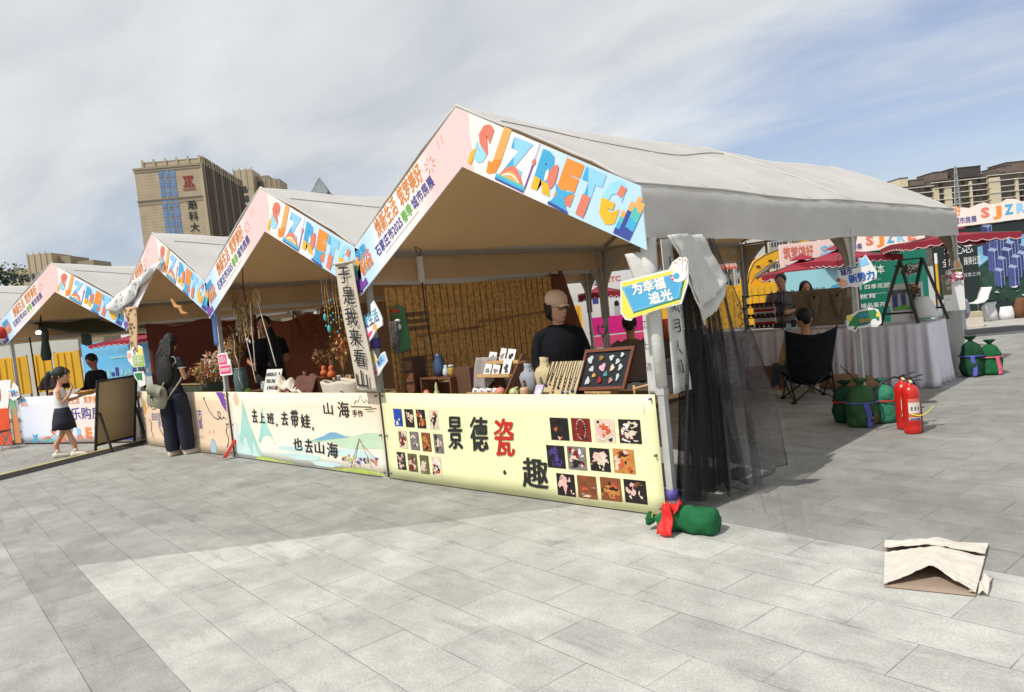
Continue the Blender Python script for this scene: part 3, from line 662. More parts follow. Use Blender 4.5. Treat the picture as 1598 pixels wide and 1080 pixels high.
def peach_banner():
 base = mat('banner_peach', srgb(232, 206, 178), .5, .03, 2, .03, 3)
 b = MB(); P = banner_sheet(b, F0, -9.66, -6.66, .868, .012, base, .006, 4); grommets(b, F0, -9.66, -6.66, .868, .012)
 og = mat('wash_ochre', srgb(214, 160, 96), .5, .1, 4); bd = mat('wash_dome_blue', srgb(150, 190, 200), .5, .15, 12); dk = mat('line_brown', srgb(70, 52, 44), .5, .1, 9)
 b.poly2(P, [(-6.95, .862), (-6.74, .862), (-6.69, .74), (-6.70, .60), (-6.80, .68), (-6.86, .77)], PURP, .003)
 for i in range(5): b.line2(P, [(-6.72 + .012 * i, .82 - .05 * i), (-6.66, .80 - .05 * i)], .01, PURP, .0034)
 def wig(pts, w=.016): 
  out = []
  for i in range(len(pts) - 1):
   for k in range(6): t = k / 6; out.append((lerp(pts[i][0], pts[i + 1][0], t), lerp(pts[i][1], pts[i + 1][1], t)))
  out.append(pts[-1]); b.line2(P, out, w, dk, .0035)
 wig([(-7.34, .77), (-7.30, .70), (-7.22, .60), (-7.10, .52), (-6.98, .49), (-6.90, .53), (-6.90, .59), (-6.96, .60), (-6.97, .54), (-6.88, .50), (-6.80, .53), (-6.74, .50)], .014); b.disc2(P, -7.34, .775, .022, .022, dk, .0037, 8)
 wig([(-6.76, .45), (-6.74, .40), (-6.79, .33), (-6.74, .25), (-6.76, .18), (-6.82, .12)], .018)
 wig([(-9.46, .60), (-9.38, .68), (-9.28, .70), (-9.30, .62), (-9.36, .64), (-9.25, .58), (-9.12, .60), (-9.05, .66)], .014); wig([(-9.45, .42), (-9.38, .36), (-9.42, .24), (-9.36, .14)], .018); wig([(-9.08, .30), (-8.94, .18), (-8.80, .10)], .018)
 b.poly2(P, [(-9.63, .75), (-9.54, .70), (-9.52, .58), (-9.60, .50), (-9.64, .52)], og, .003)
 pts = [(-7.31, .03)] + [(-7.225 + .085 * math.cos(math.pi * (1 - i / 10)), .12 + .10 * math.sin(math.pi * i / 10)) for i in range(11)] + [(-7.14, .03)]
 b.poly2(P, pts, bd, .003)
 for i in range(4): b.line2(P, [(-7.31 + .04 * i, .03), (-7.25 + .03 * i, .19)], .006, WHITE, .0035)
 for x, z in ((-7.30, .31), (-7.16, .32)): b.disc2(P, x, z, .014, .02, CORAL, .0034, 7)
 b.text(P, "自由自在", -9.34, .40, .12, NAVY, .0036, bold=.0, w=.46, rot=.05, shear=.15, jit=.03); b.text(P, "的世界", -9.10, .30, .11, NAVY, .0036, w=.36, rot=.05, shear=.15, jit=.03)
 b.text(P, "市", -7.62, .45, .16, NAVY, .0036, bold=.0, w=.14, jit=.03); b.text(P, "集", -7.62, .33, .14, NAVY, .0036, w=.13, jit=.03); b.text(P, "MARKET", -7.75, .20, .05, GREYT, .0036, w=.25)
 tag(b.build('banner'), 'peach banner with loose brown squiggles behind the woman with the backpack', 'banner')
peach_banner()
F4 = frame(T4O, ANG4)
def fair_banner():
 base = gradient_mat('banner_fair', [(0, srgb(205, 218, 238)), (.35, srgb(226, 228, 236)), (.6, srgb(240, 222, 218)), (1, srgb(242, 214, 206))], (1, 0, .5), .0, 3.0)
 T = bpy.data.objects.new('banner', None); COL.objects.link(T); T.location = T4O; T.rotation_euler = (0, 0, ANG4)
 b = MB(); P = banner_sheet(b, F4, .06, 3.36, .878, .03, base, .006, 2); grommets(b, F4, .06, 3.36, .878, .03)
 b.text(P, "2025", .14, .70, .08, ORANGE, .004, bold=.014, w=.22); b.text(P, "燃购", .15, .775, .07, MIDB, .004, bold=.014, w=.18)
 b.text(P, "焕新生活", 1.38, .70, .12, ORANGE, .004, bold=.014, w=.5); b.text(P, "筑梦美好", 2.0, .70, .12, ORANGE, .004, bold=.014, w=.5)
 b.text(P, "欢乐购房节", 1.3, .42, .2, NAVY, .004, bold=.014, w=1.45)
 x = .95
 for s, m in (("S", CORAL), ("J", ORANGE), ("Z", MIDB), ("R", SKYB), ("E", ORANGE), ("T", MIDB), ("C", YEL)):
  b.text(P, s, x, .07, .22, m, .004, bold=.06, w=.17, split=(CORAL if m != CORAL else LBLUE, .3, -.9, .02)); x += .25
 for i, (xx, hh) in enumerate([(2.98, .22), (3.05, .30), (3.12, .38), (3.19, .30)]):
  b.rect2(P, xx - .03, .05, xx + .03, .05 + hh * .5, NAVY, .004); b.rect2(P, xx - .03, .05 + hh * .5, xx + .03, .05 + hh, TEALP, .004)
 b.poly2(P, [(.36, .05), (.42, .12), (.36, .2), (.46, .17), (.56, .2), (.5, .12), (.56, .05)], MIDB, .004); b.poly2(P, [(.62 + .06 * i, .06 + .09 * math.sin(math.pi * i / 8)) for i in range(9)], CORAL, .004)
 b.poly2(P, [(.62 + .06 * i, .055 + .05 * math.sin(math.pi * i / 8)) for i in range(9)], TEALP, .0044); b.line2(P, [(1.2, .1), (1.18, .34)], .015, GREYT, .004)
 me = b.build('printed_sheet', T)
 tag(T, 'pale blue and pink fair banner with orange and navy lettering behind the girl', 'banner')
fair_banner()
# ================================================================== counter tables behind the banners
def counter(F, x0, x1, label, cloth, rz=0.0, depth=.72):
 t = thing('folding_table', F((x0 + x1) / 2, .42, 0), label, 'table', 'counter tables behind the banners', rz)
 b = MB(); b.box(F((x0 + x1) / 2, .06 + depth / 2, .765), (x1 - x0, depth, .03), cloth, rz=rz); b.build('tabletop', t, bevel=.004)
 for x in (x0 + .12, x1 - .12):
  for y in (.12, depth): 
   b = MB(); b.bar(F(x, y, 0), F(x, y, .75), .03, FRM); b.build('leg', t)
WOODD = mat('table_cloth_brown', srgb(104, 80, 58), .8, .15, 5); CLB = mat('table_cloth_burlap', srgb(150, 126, 96), .9, .2, 30, .3, 160)
counter(F0, -3.2, -.12, 'folding table of the jewellery stall, behind the pale yellow banner', WOODD)
counter(F0, -6.55, -3.4, 'folding table of the craft stall, behind the landscape banner', CLB)
counter(F0, -9.55, -6.85, 'folding table of the dried flower stall, behind the peach banner', WOODD)
counter(F4, .15, 3.3, 'folding table of the pottery stall, behind the pale blue fair banner', WOODD, ANG4)
# ================================================================== partitions
MAROON = mat('partition_maroon', srgb(116, 66, 54), .9, .14, 2.2, .3, 5); BAMB = mat('bamboo_slat', srgb(196, 150, 88), .75, .35, 22, .25, 60); BAMB2 = mat('bamboo_pole', srgb(158, 116, 72), .6, .2, 14)
THR = mat('dark_thread', srgb(44, 32, 24), .9, 0)
def bamboo_blind():
 t = thing('bamboo_blind', (-3.26, 1.4, 1.0), 'bamboo slat blind screening the left side of the jewellery stall', 'blind')
 b = MB(); rnd = random.Random(5); n = 74
 for i in range(n):
  z0 = .10 + i * (1.80 / n); h = 1.80 / n
  segs = [(.16, 2.75)]
  if 1.02 < z0 < 1.15 or 1.40 < z0 < 1.62: segs = [(.16, .25), (.70, 2.75)] if i % 3 else [(.16, 2.75)]     # parted slats let the light through near the front
  for y0, y1 in segs:
   k = 5; 
   for j in range(k):
    a = lerp(y0, y1, j / k); c = lerp(y0, y1, (j + 1) / k); dx = .002 * math.sin(j * 1.9 + i * .13) + .0025 * (i % 2)
    b.box((-3.27 + dx, (a + c) / 2, z0 + h / 2 + .001 * math.sin(j * 1.3 + i)), (.004, c - a, h * rnd.uniform(1.0, 1.08)), BAMB)
 b.build('slats', t)
 b = MB()
 for j in range(27): y = .2 + j * .098; b.tube([(-3.266, y + .004 * math.sin(k + j), .1 + 1.8 * k / 8) for k in range(9)], .0042, THR, 4)
 b.build('binding_threads', t)
 for y0, y1, z0, z1 in ((.5, 1.40, 1.385, 1.397), (1.41, 2.6, 1.452, 1.478)):
  b = MB(); b.tube([(-3.25, y0, z0), (-3.25, y1, z1)], .012, BAMB2, 7); b.build('batten', t)
bamboo_blind()
def cloth_wall(pts_fn, name, label, m, nu=24, nv=16, cat='cloth'):
 b = MB(); b.sheet(pts_fn, nu, nv, m, .004); return tag(b.build(name), label, cat)
cloth_wall(lambda u, v: (-3.285 + .03 * math.sin(u * 9 + v * 2), lerp(2.72, lerp(3.72, 3.02, v), u), lerp(.02, 1.97, v)), 'partition_cloth', 'dark maroon cloth hung beside the bamboo blind, behind the woman in the cap', MAROON)
TANW = mat('partition_tan', srgb(158, 130, 100), .9, .06, 2)
RBW = mat('partition_red_brown', srgb(156, 96, 78), .9, .14, 2.2, .3, 5)
cloth_wall(lambda u, v: (-9.70 + .03 * math.sin(u * 12 + v), lerp(.15, 2.05, u), lerp(.02, 1.93 - .08 * math.sin(math.pi * u * 2) ** 2, v)), 'partition_cloth', 'dark red brown cloth wall beside the woman with the backpack', MAROON)
cloth_wall(lambda u, v: (-9.68 + .025 * math.sin(u * 14 + v), lerp(2.06, 3.40, u), lerp(.02, 1.86 - .10 * math.sin(math.pi * u * 1.3) ** 2, v)), 'partition_cloth', 'red brown cloth wall behind the man in the dark shirt', RBW)
cloth_wall(lambda u, v: (-9.69 + .02 * math.sin(u * 11 + v), lerp(3.38, 7.75, u), lerp(.02, 1.97, v)), 'partition_cloth', 'tan cloth wall at the right rear of the craft stall', TANW)
# ================================================================== jewellery stall goods
TOP = .782
WOOD = mat('wood_brown', srgb(112, 72, 48), .55, .2, 12); WOODL = mat('wood_pale', srgb(196, 158, 108), .55, .12, 14); WOODM = mat('wood_frame', srgb(116, 66, 46), .45, .15, 16)
FELT = mat('felt_charcoal', srgb(44, 46, 52), .95, .1, 40); LINEN = mat('linen_beige', srgb(196, 178, 140), .85, .06, 40, .2, 200); LGREY = mat('velvet_grey', srgb(150, 156, 164), .9, .05, 20)
CARD = mat('card_white', (.72, .72, .70), .6, .03, 5); GOLD = mat('brass', srgb(168, 130, 60), .35, .1, 20, metal=.6); SILV = mat('silver', srgb(150, 150, 150), .3, .1, 20, metal=.7); BEAD = mat('bead_dark', srgb(58, 40, 30), .35, .3, 60)
CER_B = mat('ceramic_blue', srgb(56, 74, 104), .3, .4, 14); CER_W = mat('ceramic_white', srgb(190, 198, 200), .25, .05, 9); PEACH = mat('ceramic_peach', srgb(206, 130, 112), .4, .2, 9); CELA = mat('ceramic_celadon', srgb(186, 192, 140), .35, .1, 9)
def simple(b, name, label, cat, group=None, **k): return tag(b.build(name, **k), label, cat, group)
# small shelf with vases
t = thing('display_shelf', (-2.76, .36, TOP), 'low brown shelf holding a dark vase and two little jugs', 'shelf')
b = MB(); b.box((-2.76, .36, .962), (.46, .2, .016), WOOD); b.build('shelf_board', t)
for x in (-2.98, -2.54): b = MB(); b.box((x, .36, .868), (.018, .2, .17), WOOD); b.build('side_panel', t)
b = MB(); b.lathe((-2.785, .36, .972), [(.045, 0), (.062, .05), (.066, .10), (.05, .16), (.034, .19), (.042, .22)], CER_B, 16); simple(b, 'vase', 'dark blue grey vase on the low brown shelf', 'vase')
b = MB(); b.lathe((-2.67, .34, .972), [(.025, 0), (.037, .03), (.03, .07), (.016, .095), (.02, .11)], CER_W, 12); simple(b, 'small_jug', 'small pale jug beside the dark vase', 'jug')
b = MB(); b.lathe((-2.59, .34, .972), [(.025, 0), (.036, .03), (.034, .07), (.024, .09)], mat('glass_amber', srgb(170, 140, 60), .2, .2, 9), 12); b.lathe((-2.59, .34, 1.063), [(.028, 0), (.028, .02)], CER_W, 12); simple(b, 'small_jar', 'small amber jar with a white lid on the low shelf', 'jar')
b = MB(); b.box((-2.445, .40, TOP + .135), (.22, .12, .27), mat('cardboard_brown', srgb(92, 62, 46), .8, .1, 8)); simple(b, 'display_box', 'plain dark brown upright box behind the counter edge', 'box', bevel=.006)
cl = mat('cloth_pale_grey', srgb(150, 142, 138), .9, .08, 12)
b = MB(); b.box((-2.17, .48, TOP + .16), (.22, .08, .32), WOOD); b.sheet(lambda u, v: (lerp(-2.34, -2.03, u) + .03 * v - .02 * math.sin(v * 3), .42 - .015 * math.sin(u * 14) - .05 * (1 - v), lerp(.80 + .10 * u + .03 * math.sin(u * 9), 1.135, v)), 16, 10, cl, .004); simple(b, 'draped_stand', 'small stand draped with a pale grey scarf', 'stand')
# stepped card rack
t = thing('card_rack', (-2.0, .33, TOP), 'three tier wooden rack of white cards on the jewellery counter', 'display rack')
for i, (y, z) in enumerate(((.22, .815), (.34, .965), (.44, 1.075))):
 b = MB(); b.box((-2.0 + .03 * i, y, z), (.42, .10, .018), WOODL); b.box((-2.0 + .03 * i, y - .052, z + .012), (.42, .008, .03), WOODL); b.build('shelf_board', t)
for x in (-1.76,): b = MB(); b.prism([(x, .16, TOP), (x, .52, TOP), (x, .52, 1.15), (x, .47, 1.15)], (.016, 0, 0), WOOD); b.build('side_panel', t)
rnd = random.Random(3); nlab = ['front row', 'middle row', 'top row']
PC = [mat('card_photo_a', srgb(120, 128, 130), .5, .5, 30), mat('card_photo_b', srgb(150, 120, 140), .5, .4, 30), mat('card_photo_c', srgb(60, 60, 66), .5, .6, 30)]
cards = [(-2.12, .43, 1.083, .095, .10), (-2.00, .44, 1.083, .07, .13), (-1.88, .43, 1.083, .095, .12), (-2.10, .33, .973, .085, .11), (-1.99, .33, .973, .09, .10), (-1.86, .33, .973, .10, .15), (-2.15, .21, .823, .08, .05), (-2.06, .21, .823, .08, .05), (-1.97, .21, .823, .08, .05), (-1.88, .21, .823, .08, .05)]
for i, (x, y, z, w, h) in enumerate(cards):
 a = R(20); up = Vector((.12, math.sin(a), math.cos(a))).normalized(); P = Plane2((x, y, z), (1, 0, -.12), up); b = MB()
 b.prism([P.at(-w / 2, 0), P.at(w / 2, 0), P.at(w / 2, h), P.at(-w / 2, h)], P.n * -.004, CARD); b.disc2(P, 0, h * .42, w * .3, h * .26, PC[i % 3], .001, 10, .4, i)
 simple(b, 'card', ['white card with a small print, standing on the %s of the wooden rack' % ['top step', 'middle step', 'bottom step'][0 if i < 3 else 1 if i < 6 else 2]][0], 'card', 'white cards on the wooden rack')
# little ceramics
for nm, lab, c, r, m in (('ceramic_peach', 'peach coloured ceramic fruit in front of the card rack', (-1.845, .24, TOP + .05), .05, PEACH), ('ceramic_gourd', 'dull pink ceramic fruit left of the peach one', (-1.935, .25, TOP + .05), .042, mat('ceramic_rose', srgb(170, 120, 118), .4, .2, 9)), ('ceramic_melon', 'pale green ceramic fruit left of the grey bust', (-1.685, .25, TOP + .047), .047, CELA)):
 b = MB(); b.ball(c, r, m, 14, 9, (1, 1, .93)); b.tube([(c[0], c[1], c[2] + r * .85), (c[0] + .006, c[1], c[2] + r * 1.25)], .004, WOOD, 5); simple(b, nm, lab, 'ornament')
b = MB(); b.lathe((-1.60, .20, TOP), [(.036, 0), (.03, .02), (.008, .035), (.007, .09), (.02, .10), (.012, .105)], CELA, 12); simple(b, 'candle_holder', 'slim celadon candle holder below the busts', 'candle holder')
b = MB(); b.lathe((-1.51, .20, TOP), [(.03, 0), (.04, .04), (.042, .08), (.034, .10)], mat('ceramic_blush', srgb(196, 160, 130), .35, .2, 12), 14); b.tube([(-1.51, .20, TOP + .1), (-1.505, .2, TOP + .14)], .003, GREENP, 4); simple(b, 'small_cup', 'blush coloured small cup below the beige bust', 'cup')
# busts
def bust(x, y, h, m, label, cordm, pend):
 t = thing('necklace_bust', (x, y, TOP), label, 'display bust'); b = MB(); s = h / .33
 b.rings([((x, y + .03, TOP), (.085 * s, 0, 0), (0, .04, 0)), ((x, y + .02, TOP + .10 * s), (.095 * s, 0, 0), (0, .045, 0)), ((x, y + .01, TOP + .19 * s), (.105 * s, 0, 0), (0, .05, 0)), ((x, y + .02, TOP + .235 * s), (.085 * s, 0, 0), (0, .05, 0)), ((x, y + .03, TOP + .26 * s), (.045 * s, 0, 0), (0, .04, 0)), ((x, y + .03, TOP + .30 * s), (.038 * s, 0, 0), (0, .036, 0)), ((x, y + .03, TOP + .325 * s), (.042 * s, 0, -.008), (0, .038, 0))], m, 18)
 b.build('torso', t)
 b = MB(); pts = []
 for i in range(15):
  a = lerp(-1.0, 1.0, i / 14); pts.append((x + .055 * s * a, y - .028 + .03 * abs(a), TOP + (.27 - .11 * (1 - a * a)) * s))
 b.tube(pts, .0035, cordm, 5); b.box((x, y - .04, TOP + .135 * s), (.022, .012, .05), pend); b.ball((x, y - .035, TOP + .165 * s), .008, cordm, 6, 4); b.build('necklace', t)
bust(-1.62, .36, .285, LGREY, 'small grey velvet bust with a red pendant', THR, mat('pendant_red', srgb(130, 30, 40), .3, .1, 9)); bust(-1.42, .36, .335, LINEN, 'beige linen bust with a dark necklace', BEAD, SILV)
# sloped necklace boards
def slope_board(x0, x1, label, strands, seed):
 t = thing('necklace_board', ((x0 + x1) / 2, .33, TOP), label, 'display board', 'sloped necklace boards'); b = MB(); P = Plane2((x0, .24, TOP), (1, 0, 0), (.18, .32, 1)); P = Plane2((x0, .24, TOP), (1, 0, 0), (0, .35, 1)); w = x1 - x0; h = .315
 sh = .10
 b.prism([P.at(0, 0), P.at(w, 0), P.at(w + sh * .6, h), P.at(sh * .6, h)], P.n * -.012, LINEN); b.build('board', t)
 rr = random.Random(seed)
 for i in range(strands):
  b = MB(); cx = (i + .6) / strands * w * .95; dp = rr.uniform(.16, .26); m = rr.choice([BEAD, SILV, BEAD, mat('bead_red', srgb(150, 40, 34), .4, .2, 40), GOLD])
  pts = [P.at(cx + sh * .6 + .016 * s_ * (1 - k / 6 * .6) - k / 6 * .05, h - dp * k / 6, .004) for s_ in (-1,) for k in range(7)] + [P.at(cx + sh * .6 + .016 * (1 - k / 6 * .6) - k / 6 * .05, h - dp * k / 6, .004) for k in range(6, -1, -1)]
  b.tube(pts, .0028, m, 5); b.ball(P.at(cx + sh * .6 - .05, h - dp - .018, .008), rr.uniform(.012, .02), rr.choice([SILV, BEAD, GOLD, CER_B]), 8, 6, (1, .5, 1.1))
  for q in range(3): b.ball(P.at(cx + sh * .6 - .035 - .004 * q, h - dp * (.6 + .12 * q), .006), .007, m, 6, 4)
  b.build('necklace', t)
 return t
slope_board(-1.36, -1.225, 'narrow beige board of necklaces right of the beige bust', 3, 4); slope_board(-1.225, -1.005, 'wide beige board of necklaces left of the framed trinkets', 4, 9)
b = MB(); P = Plane2((-1.40, .19, TOP), (1, 0, 0), (.3, .25, 1)); P = Plane2((-1.40, .17, TOP), (1, 0, -.0), (0, .25, 1)); b.prism([P.at(0, 0), P.at(.085, 0), P.at(.115, .125), P.at(.03, .125)], P.n * -.006, mat('leaflet_lilac', srgb(186, 176, 206), .5, .25, 18)); b.disc2(P, .06, .06, .028, .035, CARD, .001, 10, .4, 2); simple(b, 'leaflet', 'lilac leaflet leaning against the necklace boards', 'leaflet')
# framed trinkets
def trinket_frame():
 P = Plane2((-1.02, .30, TOP + .055), Vector((1, 0, .03)), Vector((-.0, .28, 1))); t = thing('trinket_frame', (-.8, .33, TOP + .055), 'wooden frame of ceramic trinkets on black felt, standing on the counter', 'picture frame')
 w, h, sh = .49, .335, .075; fw = .026
 q = lambda x, y, o=0: P.at(x + sh * y / h, y, o)
 b = MB(); b.prism([q(0, 0), q(w, 0), q(w, h), q(0, h)], P.n * -.01, FELT); b.build('felt_back', t)
 b = MB()
 for (a, c, d, e) in (((0, 0), (w, 0), (w, fw), (0, fw)), ((0, h - fw), (w, h - fw), (w, h), (0, h)), ((0, fw), (fw, fw), (fw, h - fw), (0, h - fw)), ((w - fw, fw), (w, fw), (w, h - fw), (w - fw, h - fw))):
  b.prism([q(*p, .016) for p in (a, c, d, e)], P.n * -.03, WOODM)
 b.build('frame_border', t)
 b = MB(); b.box((-.80, .34, TOP + .028), (.26, .10, .05), WOODL); b.build('foot', t)
 sk = mat('trinket_rose', srgb(216, 168, 180), .35, .1, 20)
 items = [('white', CER_W, .11, .80, .042, .05), ('gold butterfly', GOLD, .36, .83, .035, .032), ('white', CER_W, .60, .82, .034, .036), ('white', CER_W, .83, .88, .026, .03), ('white', CER_W, .76, .70, .032, .034), ('round white', CER_W, .19, .52, .036, .036), ('pink', sk, .44, .55, .048, .05), ('cream', mat('trinket_cream', srgb(214, 190, 160), .35, .3, 30), .67, .52, .032, .042), ('white', CER_W, .85, .53, .03, .042), ('yellow', mat('trinket_ochre', srgb(204, 164, 96), .35, .2, 20), .28, .33, .028, .028), ('teal', mat('trinket_teal', srgb(80, 130, 140), .35, .2, 20), .55, .35, .034, .036), ('white rabbit', CER_W, .16, .17, .036, .05), ('red', mat('trinket_red', srgb(160, 34, 40), .3, .1, 20), .44, .18, .03, .042), ('pink', mat('trinket_shell', srgb(180, 140, 130), .35, .2, 20), .70, .16, .03, .036), ('white', CER_W, .84, .25, .022, .046)]
 for i, (k, m, x, y, rx, ry) in enumerate(items):
  b = MB(); pts = []
  x0 = .03 + x * (w - .06); y0 = .03 + y * (h - .06); rr = random.Random(i); ph = rr.uniform(0, 6)
  for j in range(14):
   a = 2 * math.pi * j / 14; kk = 1 + .22 * math.sin(3 * a + ph) + .1 * math.sin(5 * a); pts.append(q(x0 + rx * .6 * kk * math.cos(a), y0 + ry * .6 * kk * math.sin(a), .012))
  b.prism(pts, P.n * -.014, m); b.build('trinket', t)
trinket_frame()
for i, x in enumerate((-.80, -.64, -.48)):
 b = MB(); b.box((x, .15, TOP + .03), (.155, .13, .02), LINEN); 
 for k in range(4): b.tube([(x - .055 + .035 * k, .10, TOP + .045), (x - .045 + .035 * k, .20, TOP + .045)], .008, BEAD, 6)
 for k in range(4): b.ball((x - .05 + .035 * k, .095, TOP + .048), .011, [BEAD, GOLD, SILV, BEAD][k], 6, 4)
 b.box((x, .15, TOP + .01), (.15, .12, .02), WOODL); simple(b, 'jewellery_tray', ['beige bracelet tray under the left of the trinket frame', 'beige bracelet tray under the middle of the trinket frame', 'beige bracelet tray right of the trinket frame foot'][i], 'tray', 'beige bracelet trays along the counter edge')
t = thing('wooden_stand', (-.33, .25, TOP), 'small orange wooden rack beside the cloth covered corner pole', 'rack')
b = MB(); b.tube([(-.42, .25, .86), (-.24, .25, .90)], .011, WOODL, 6); b.ball((-.24, .25, .905), .016, WOODL, 8, 6); b.build('rail', t)
for x in (-.26, -.41): b = MB(); b.tube([(x, .25, TOP), (x, .25, .89)], .010, WOODL, 6); b.build('leg', t)
b = MB(); b.box((-.30, .62, TOP + .07), (.16, .16, .14), mat('bag_dark', srgb(66, 58, 62), .7, .2, 9)); b.box((-.30, .62, TOP + .20), (.13, .12, .12), mat('box_black', (.02, .02, .022), .5, .2, 9)); simple(b, 'storage_box', 'stacked dark boxes at the right end of the jewellery counter', 'box', bevel=.008)
# phone tripod with a heart shaped clamp
b = MB(); c = Vector((-.94, .62, 1.30)); BLK = mat('black_plastic', (.02, .02, .022), .4, .1, 9)
pts = []
for i in range(25):
 a = 2 * math.pi * i / 24; pts.append(c + Vector((.0038 * 16 * math.sin(a) ** 3 * .8, 0, .0034 * (13 * math.cos(a) - 5 * math.cos(2 * a) - 2 * math.cos(3 * a) - math.cos(4 * a)))))
b.tube(pts, .007, BLK, 6, False); b.tube([c + Vector((0, 0, -.055)), (-.94, .62, TOP + .06)], .008, BLK, 6)
for a in (0, 2.1, 4.2): b.tube([(-.94, .62, TOP + .08), (-.94 + .06 * math.cos(a), .62 + .06 * math.sin(a), TOP + .006)], .006, BLK, 5)
simple(b, 'phone_tripod', 'black phone tripod with a heart shaped clamp behind the trinket frame', 'tripod')
# loose bits along the counter
for i, (x, y, sx, sy, h, m, lab) in enumerate(((-2.86, .22, .10, .08, .07, PEACH, 'pinkish wrapped packet under the low brown shelf'), (-2.74, .2, .13, .09, .03, CER_W, 'flat pale packet left of the small figurine'), (-2.62, .2, .09, .07, .03, CELA, 'flat greenish packet right of the small figurine'))):
 b = MB(); b.sheet(lambda u, v: (x + (u - .5) * sx, y + (v - .5) * sy, TOP + .004 + h * (math.sin(math.pi * u) * math.sin(math.pi * v)) ** .6 * (1 + .25 * mnoise.noise(Vector((u * 5, v * 5, i))))), 10, 8, m); b.sheet(lambda u, v: (x + (u - .5) * sx, y + (.5 - v) * sy, TOP + .003), 2, 2, m); simple(b, 'packet', lab, 'packet')
b = MB(); b.lathe((-2.70, .22, TOP + .02), [(.03, 0), (.028, .03), (.014, .06), (.018, .08), (.01, .11), (.002, .13)], CELA, 10); simple(b, 'figurine', 'small pale figurine under the low brown shelf', 'figurine')
# hanging power strip
t = thing('power_strip', (-3.15, .55, 1.95), 'white power strip hanging by its cord under the left eave of the end stall', 'power strip'); b = MB(); b.box((-3.14, .55, 2.06), (.045, .055, .27), mat('plastic_white', (.62, .62, .6), .4, .03, 5)); b.build('socket_bar', t, bevel=.006)
b = MB(); b.tube([(-3.14, .55, 2.19), (-3.12, .57, 2.26), (-3.16, .52, 2.30), (-3.17, .55, 2.24)], .006, BLK, 5); b.tube([(-3.14, .55, 1.93), (-3.15, .56, 1.6), (-3.13, .58, 1.1), (-3.12, .6, .8)], .008, BLK, 5); b.build('cord', t)
# clothes and cabinet between the two stalls
cab = thing('brown_cabinet', (-3.19, .19, TOP), 'small dark brown cabinet by the pole between the stalls', 'cabinet'); b = MB(); b.box((-3.10, .30, TOP + .20), (.16, .16, .40), mat('cabinet_brown', srgb(70, 42, 32), .5, .2, 9)); b.build('body', cab)
for k in range(3): b = MB(); b.box((-3.09, .215, TOP + .08 + .12 * k), (.12, .012, .09), WOOD); b.build('drawer', cab)
b = MB(); gc = mat('coat_green', srgb(74, 122, 86), .9, .12, 8); b.sheet(lambda u, v: (-3.21 + .06 * u + .02 * math.sin(v * 5), .19 + .12 * u, lerp(1.24, 1.72 - .06 * abs(u - .5), v)), 10, 12, gc, .02); simple(b, 'green_coat', 'green coat hung behind the pole between the stalls', 'coat')
b = MB(); b.sheet(lambda u, v: (-3.20 + .12 * u, .12 + .02 * math.sin(u * 20), lerp(1.28 + .05 * math.sin(u * 7), 1.56, v)), 16, 8, mat('scarf_grey', srgb(88, 86, 84), .95, .5, 18), .012); simple(b, 'grey_scarf', 'bundle of grey and black scarves tied to the pole', 'scarf')
for lab, c, r, m, sq in (('red pompom hanging by the green coat', (-3.13, .16, 1.66), .035, RED, (1.4, 1, .7)), ('upper white pompom hanging by the green coat', (-3.11, .16, 1.56), .03, CARD, (1, 1, .6)), ('lower white pompom hanging by the green coat', (-3.10, .16, 1.50), .028, CARD, (.8, 1, 1.1))):
 b = MB(); b.ball(c, r, m, 8, 6, sq); simple(b, 'pompom', lab, 'pompom', 'pompoms on the pole')
# rows of little things along the front edge and a few boxes behind
rnd = random.Random(21)
EAR = [GOLD, SILV, CER_W, BEAD, mat('bead_jade', srgb(96, 140, 110), .3, .2, 30), mat('bead_coral', srgb(190, 84, 70), .3, .2, 30)]
for i in range(9):
 x = -3.02 + .098 * i + rnd.uniform(-.01, .01); y = .13 + rnd.uniform(-.015, .02); b = MB(); b.box((x, y, TOP + .006), (.075, .06, .012), [CARD, LINEN, FELT][i % 3], rz=rnd.uniform(-.3, .3))
 for k in (-1, 1): b.ball((x + .016 * k, y, TOP + .018), .010, EAR[(i * 5 + k) % 6], 7, 5)
 tag(b.build('earring_card'), 'small earring card in the row along the left front edge of the jewellery counter', 'card', 'earring cards along the counter edge')
for i, (x, y, sx, sz, lab) in enumerate(((-2.93, .58, .20, .10, 'shallow brown box behind the low vase shelf'), (-2.62, .60, .16, .14, 'brown box behind the two little jugs'), (-1.20, .62, .26, .09, 'dark flat box behind the necklace boards'))):
 b = MB(); b.box((x, y, TOP + sz / 2), (sx, .14, sz), [WOOD, mat('cardboard_tan', srgb(150, 116, 80), .85, .1, 9), FELT][i]); b.box((x, y, TOP + sz + .006), (sx * .96, .13, .012), [CLB, CARD, WOOD][i]); tag(b.build('goods_box', bevel=.003), lab, 'box')
for i, (x, y, h, r, m, lab) in enumerate(((-4.30, .16, .07, .035, CER_W, 'small white cup at the front edge of the craft counter'), (-4.72, .14, .05, .05, WOODL, 'small pale wooden bowl at the front edge of the craft counter'), (-5.62, .12, .04, .045, PEACH, 'small pink dish beside the heap of white cloth'), (-4.15, .55, .18, .045, CER_B, 'slim dark blue vase behind the white basket'), (-5.55, .60, .22, .06, WOOD, 'tall wooden jar behind the heap of white cloth'), (-6.75, .55, .14, .06, CER_W, 'round white jar by the tall dried grass'))):
 b = MB(); b.lathe((x, y, TOP), [(r * .6, 0), (r, h * .3), (r * .9, h * .75), (r * .7, h * .9), (r * .8, h)], m, 14); tag(b.build('small_vessel'), lab, 'vessel')
rnd = random.Random(33)
MIXM = [DRY_ for DRY_ in (WOODL, CER_W, PEACH, CELA, LINEN, CER_W, WOOD, GOLD)]
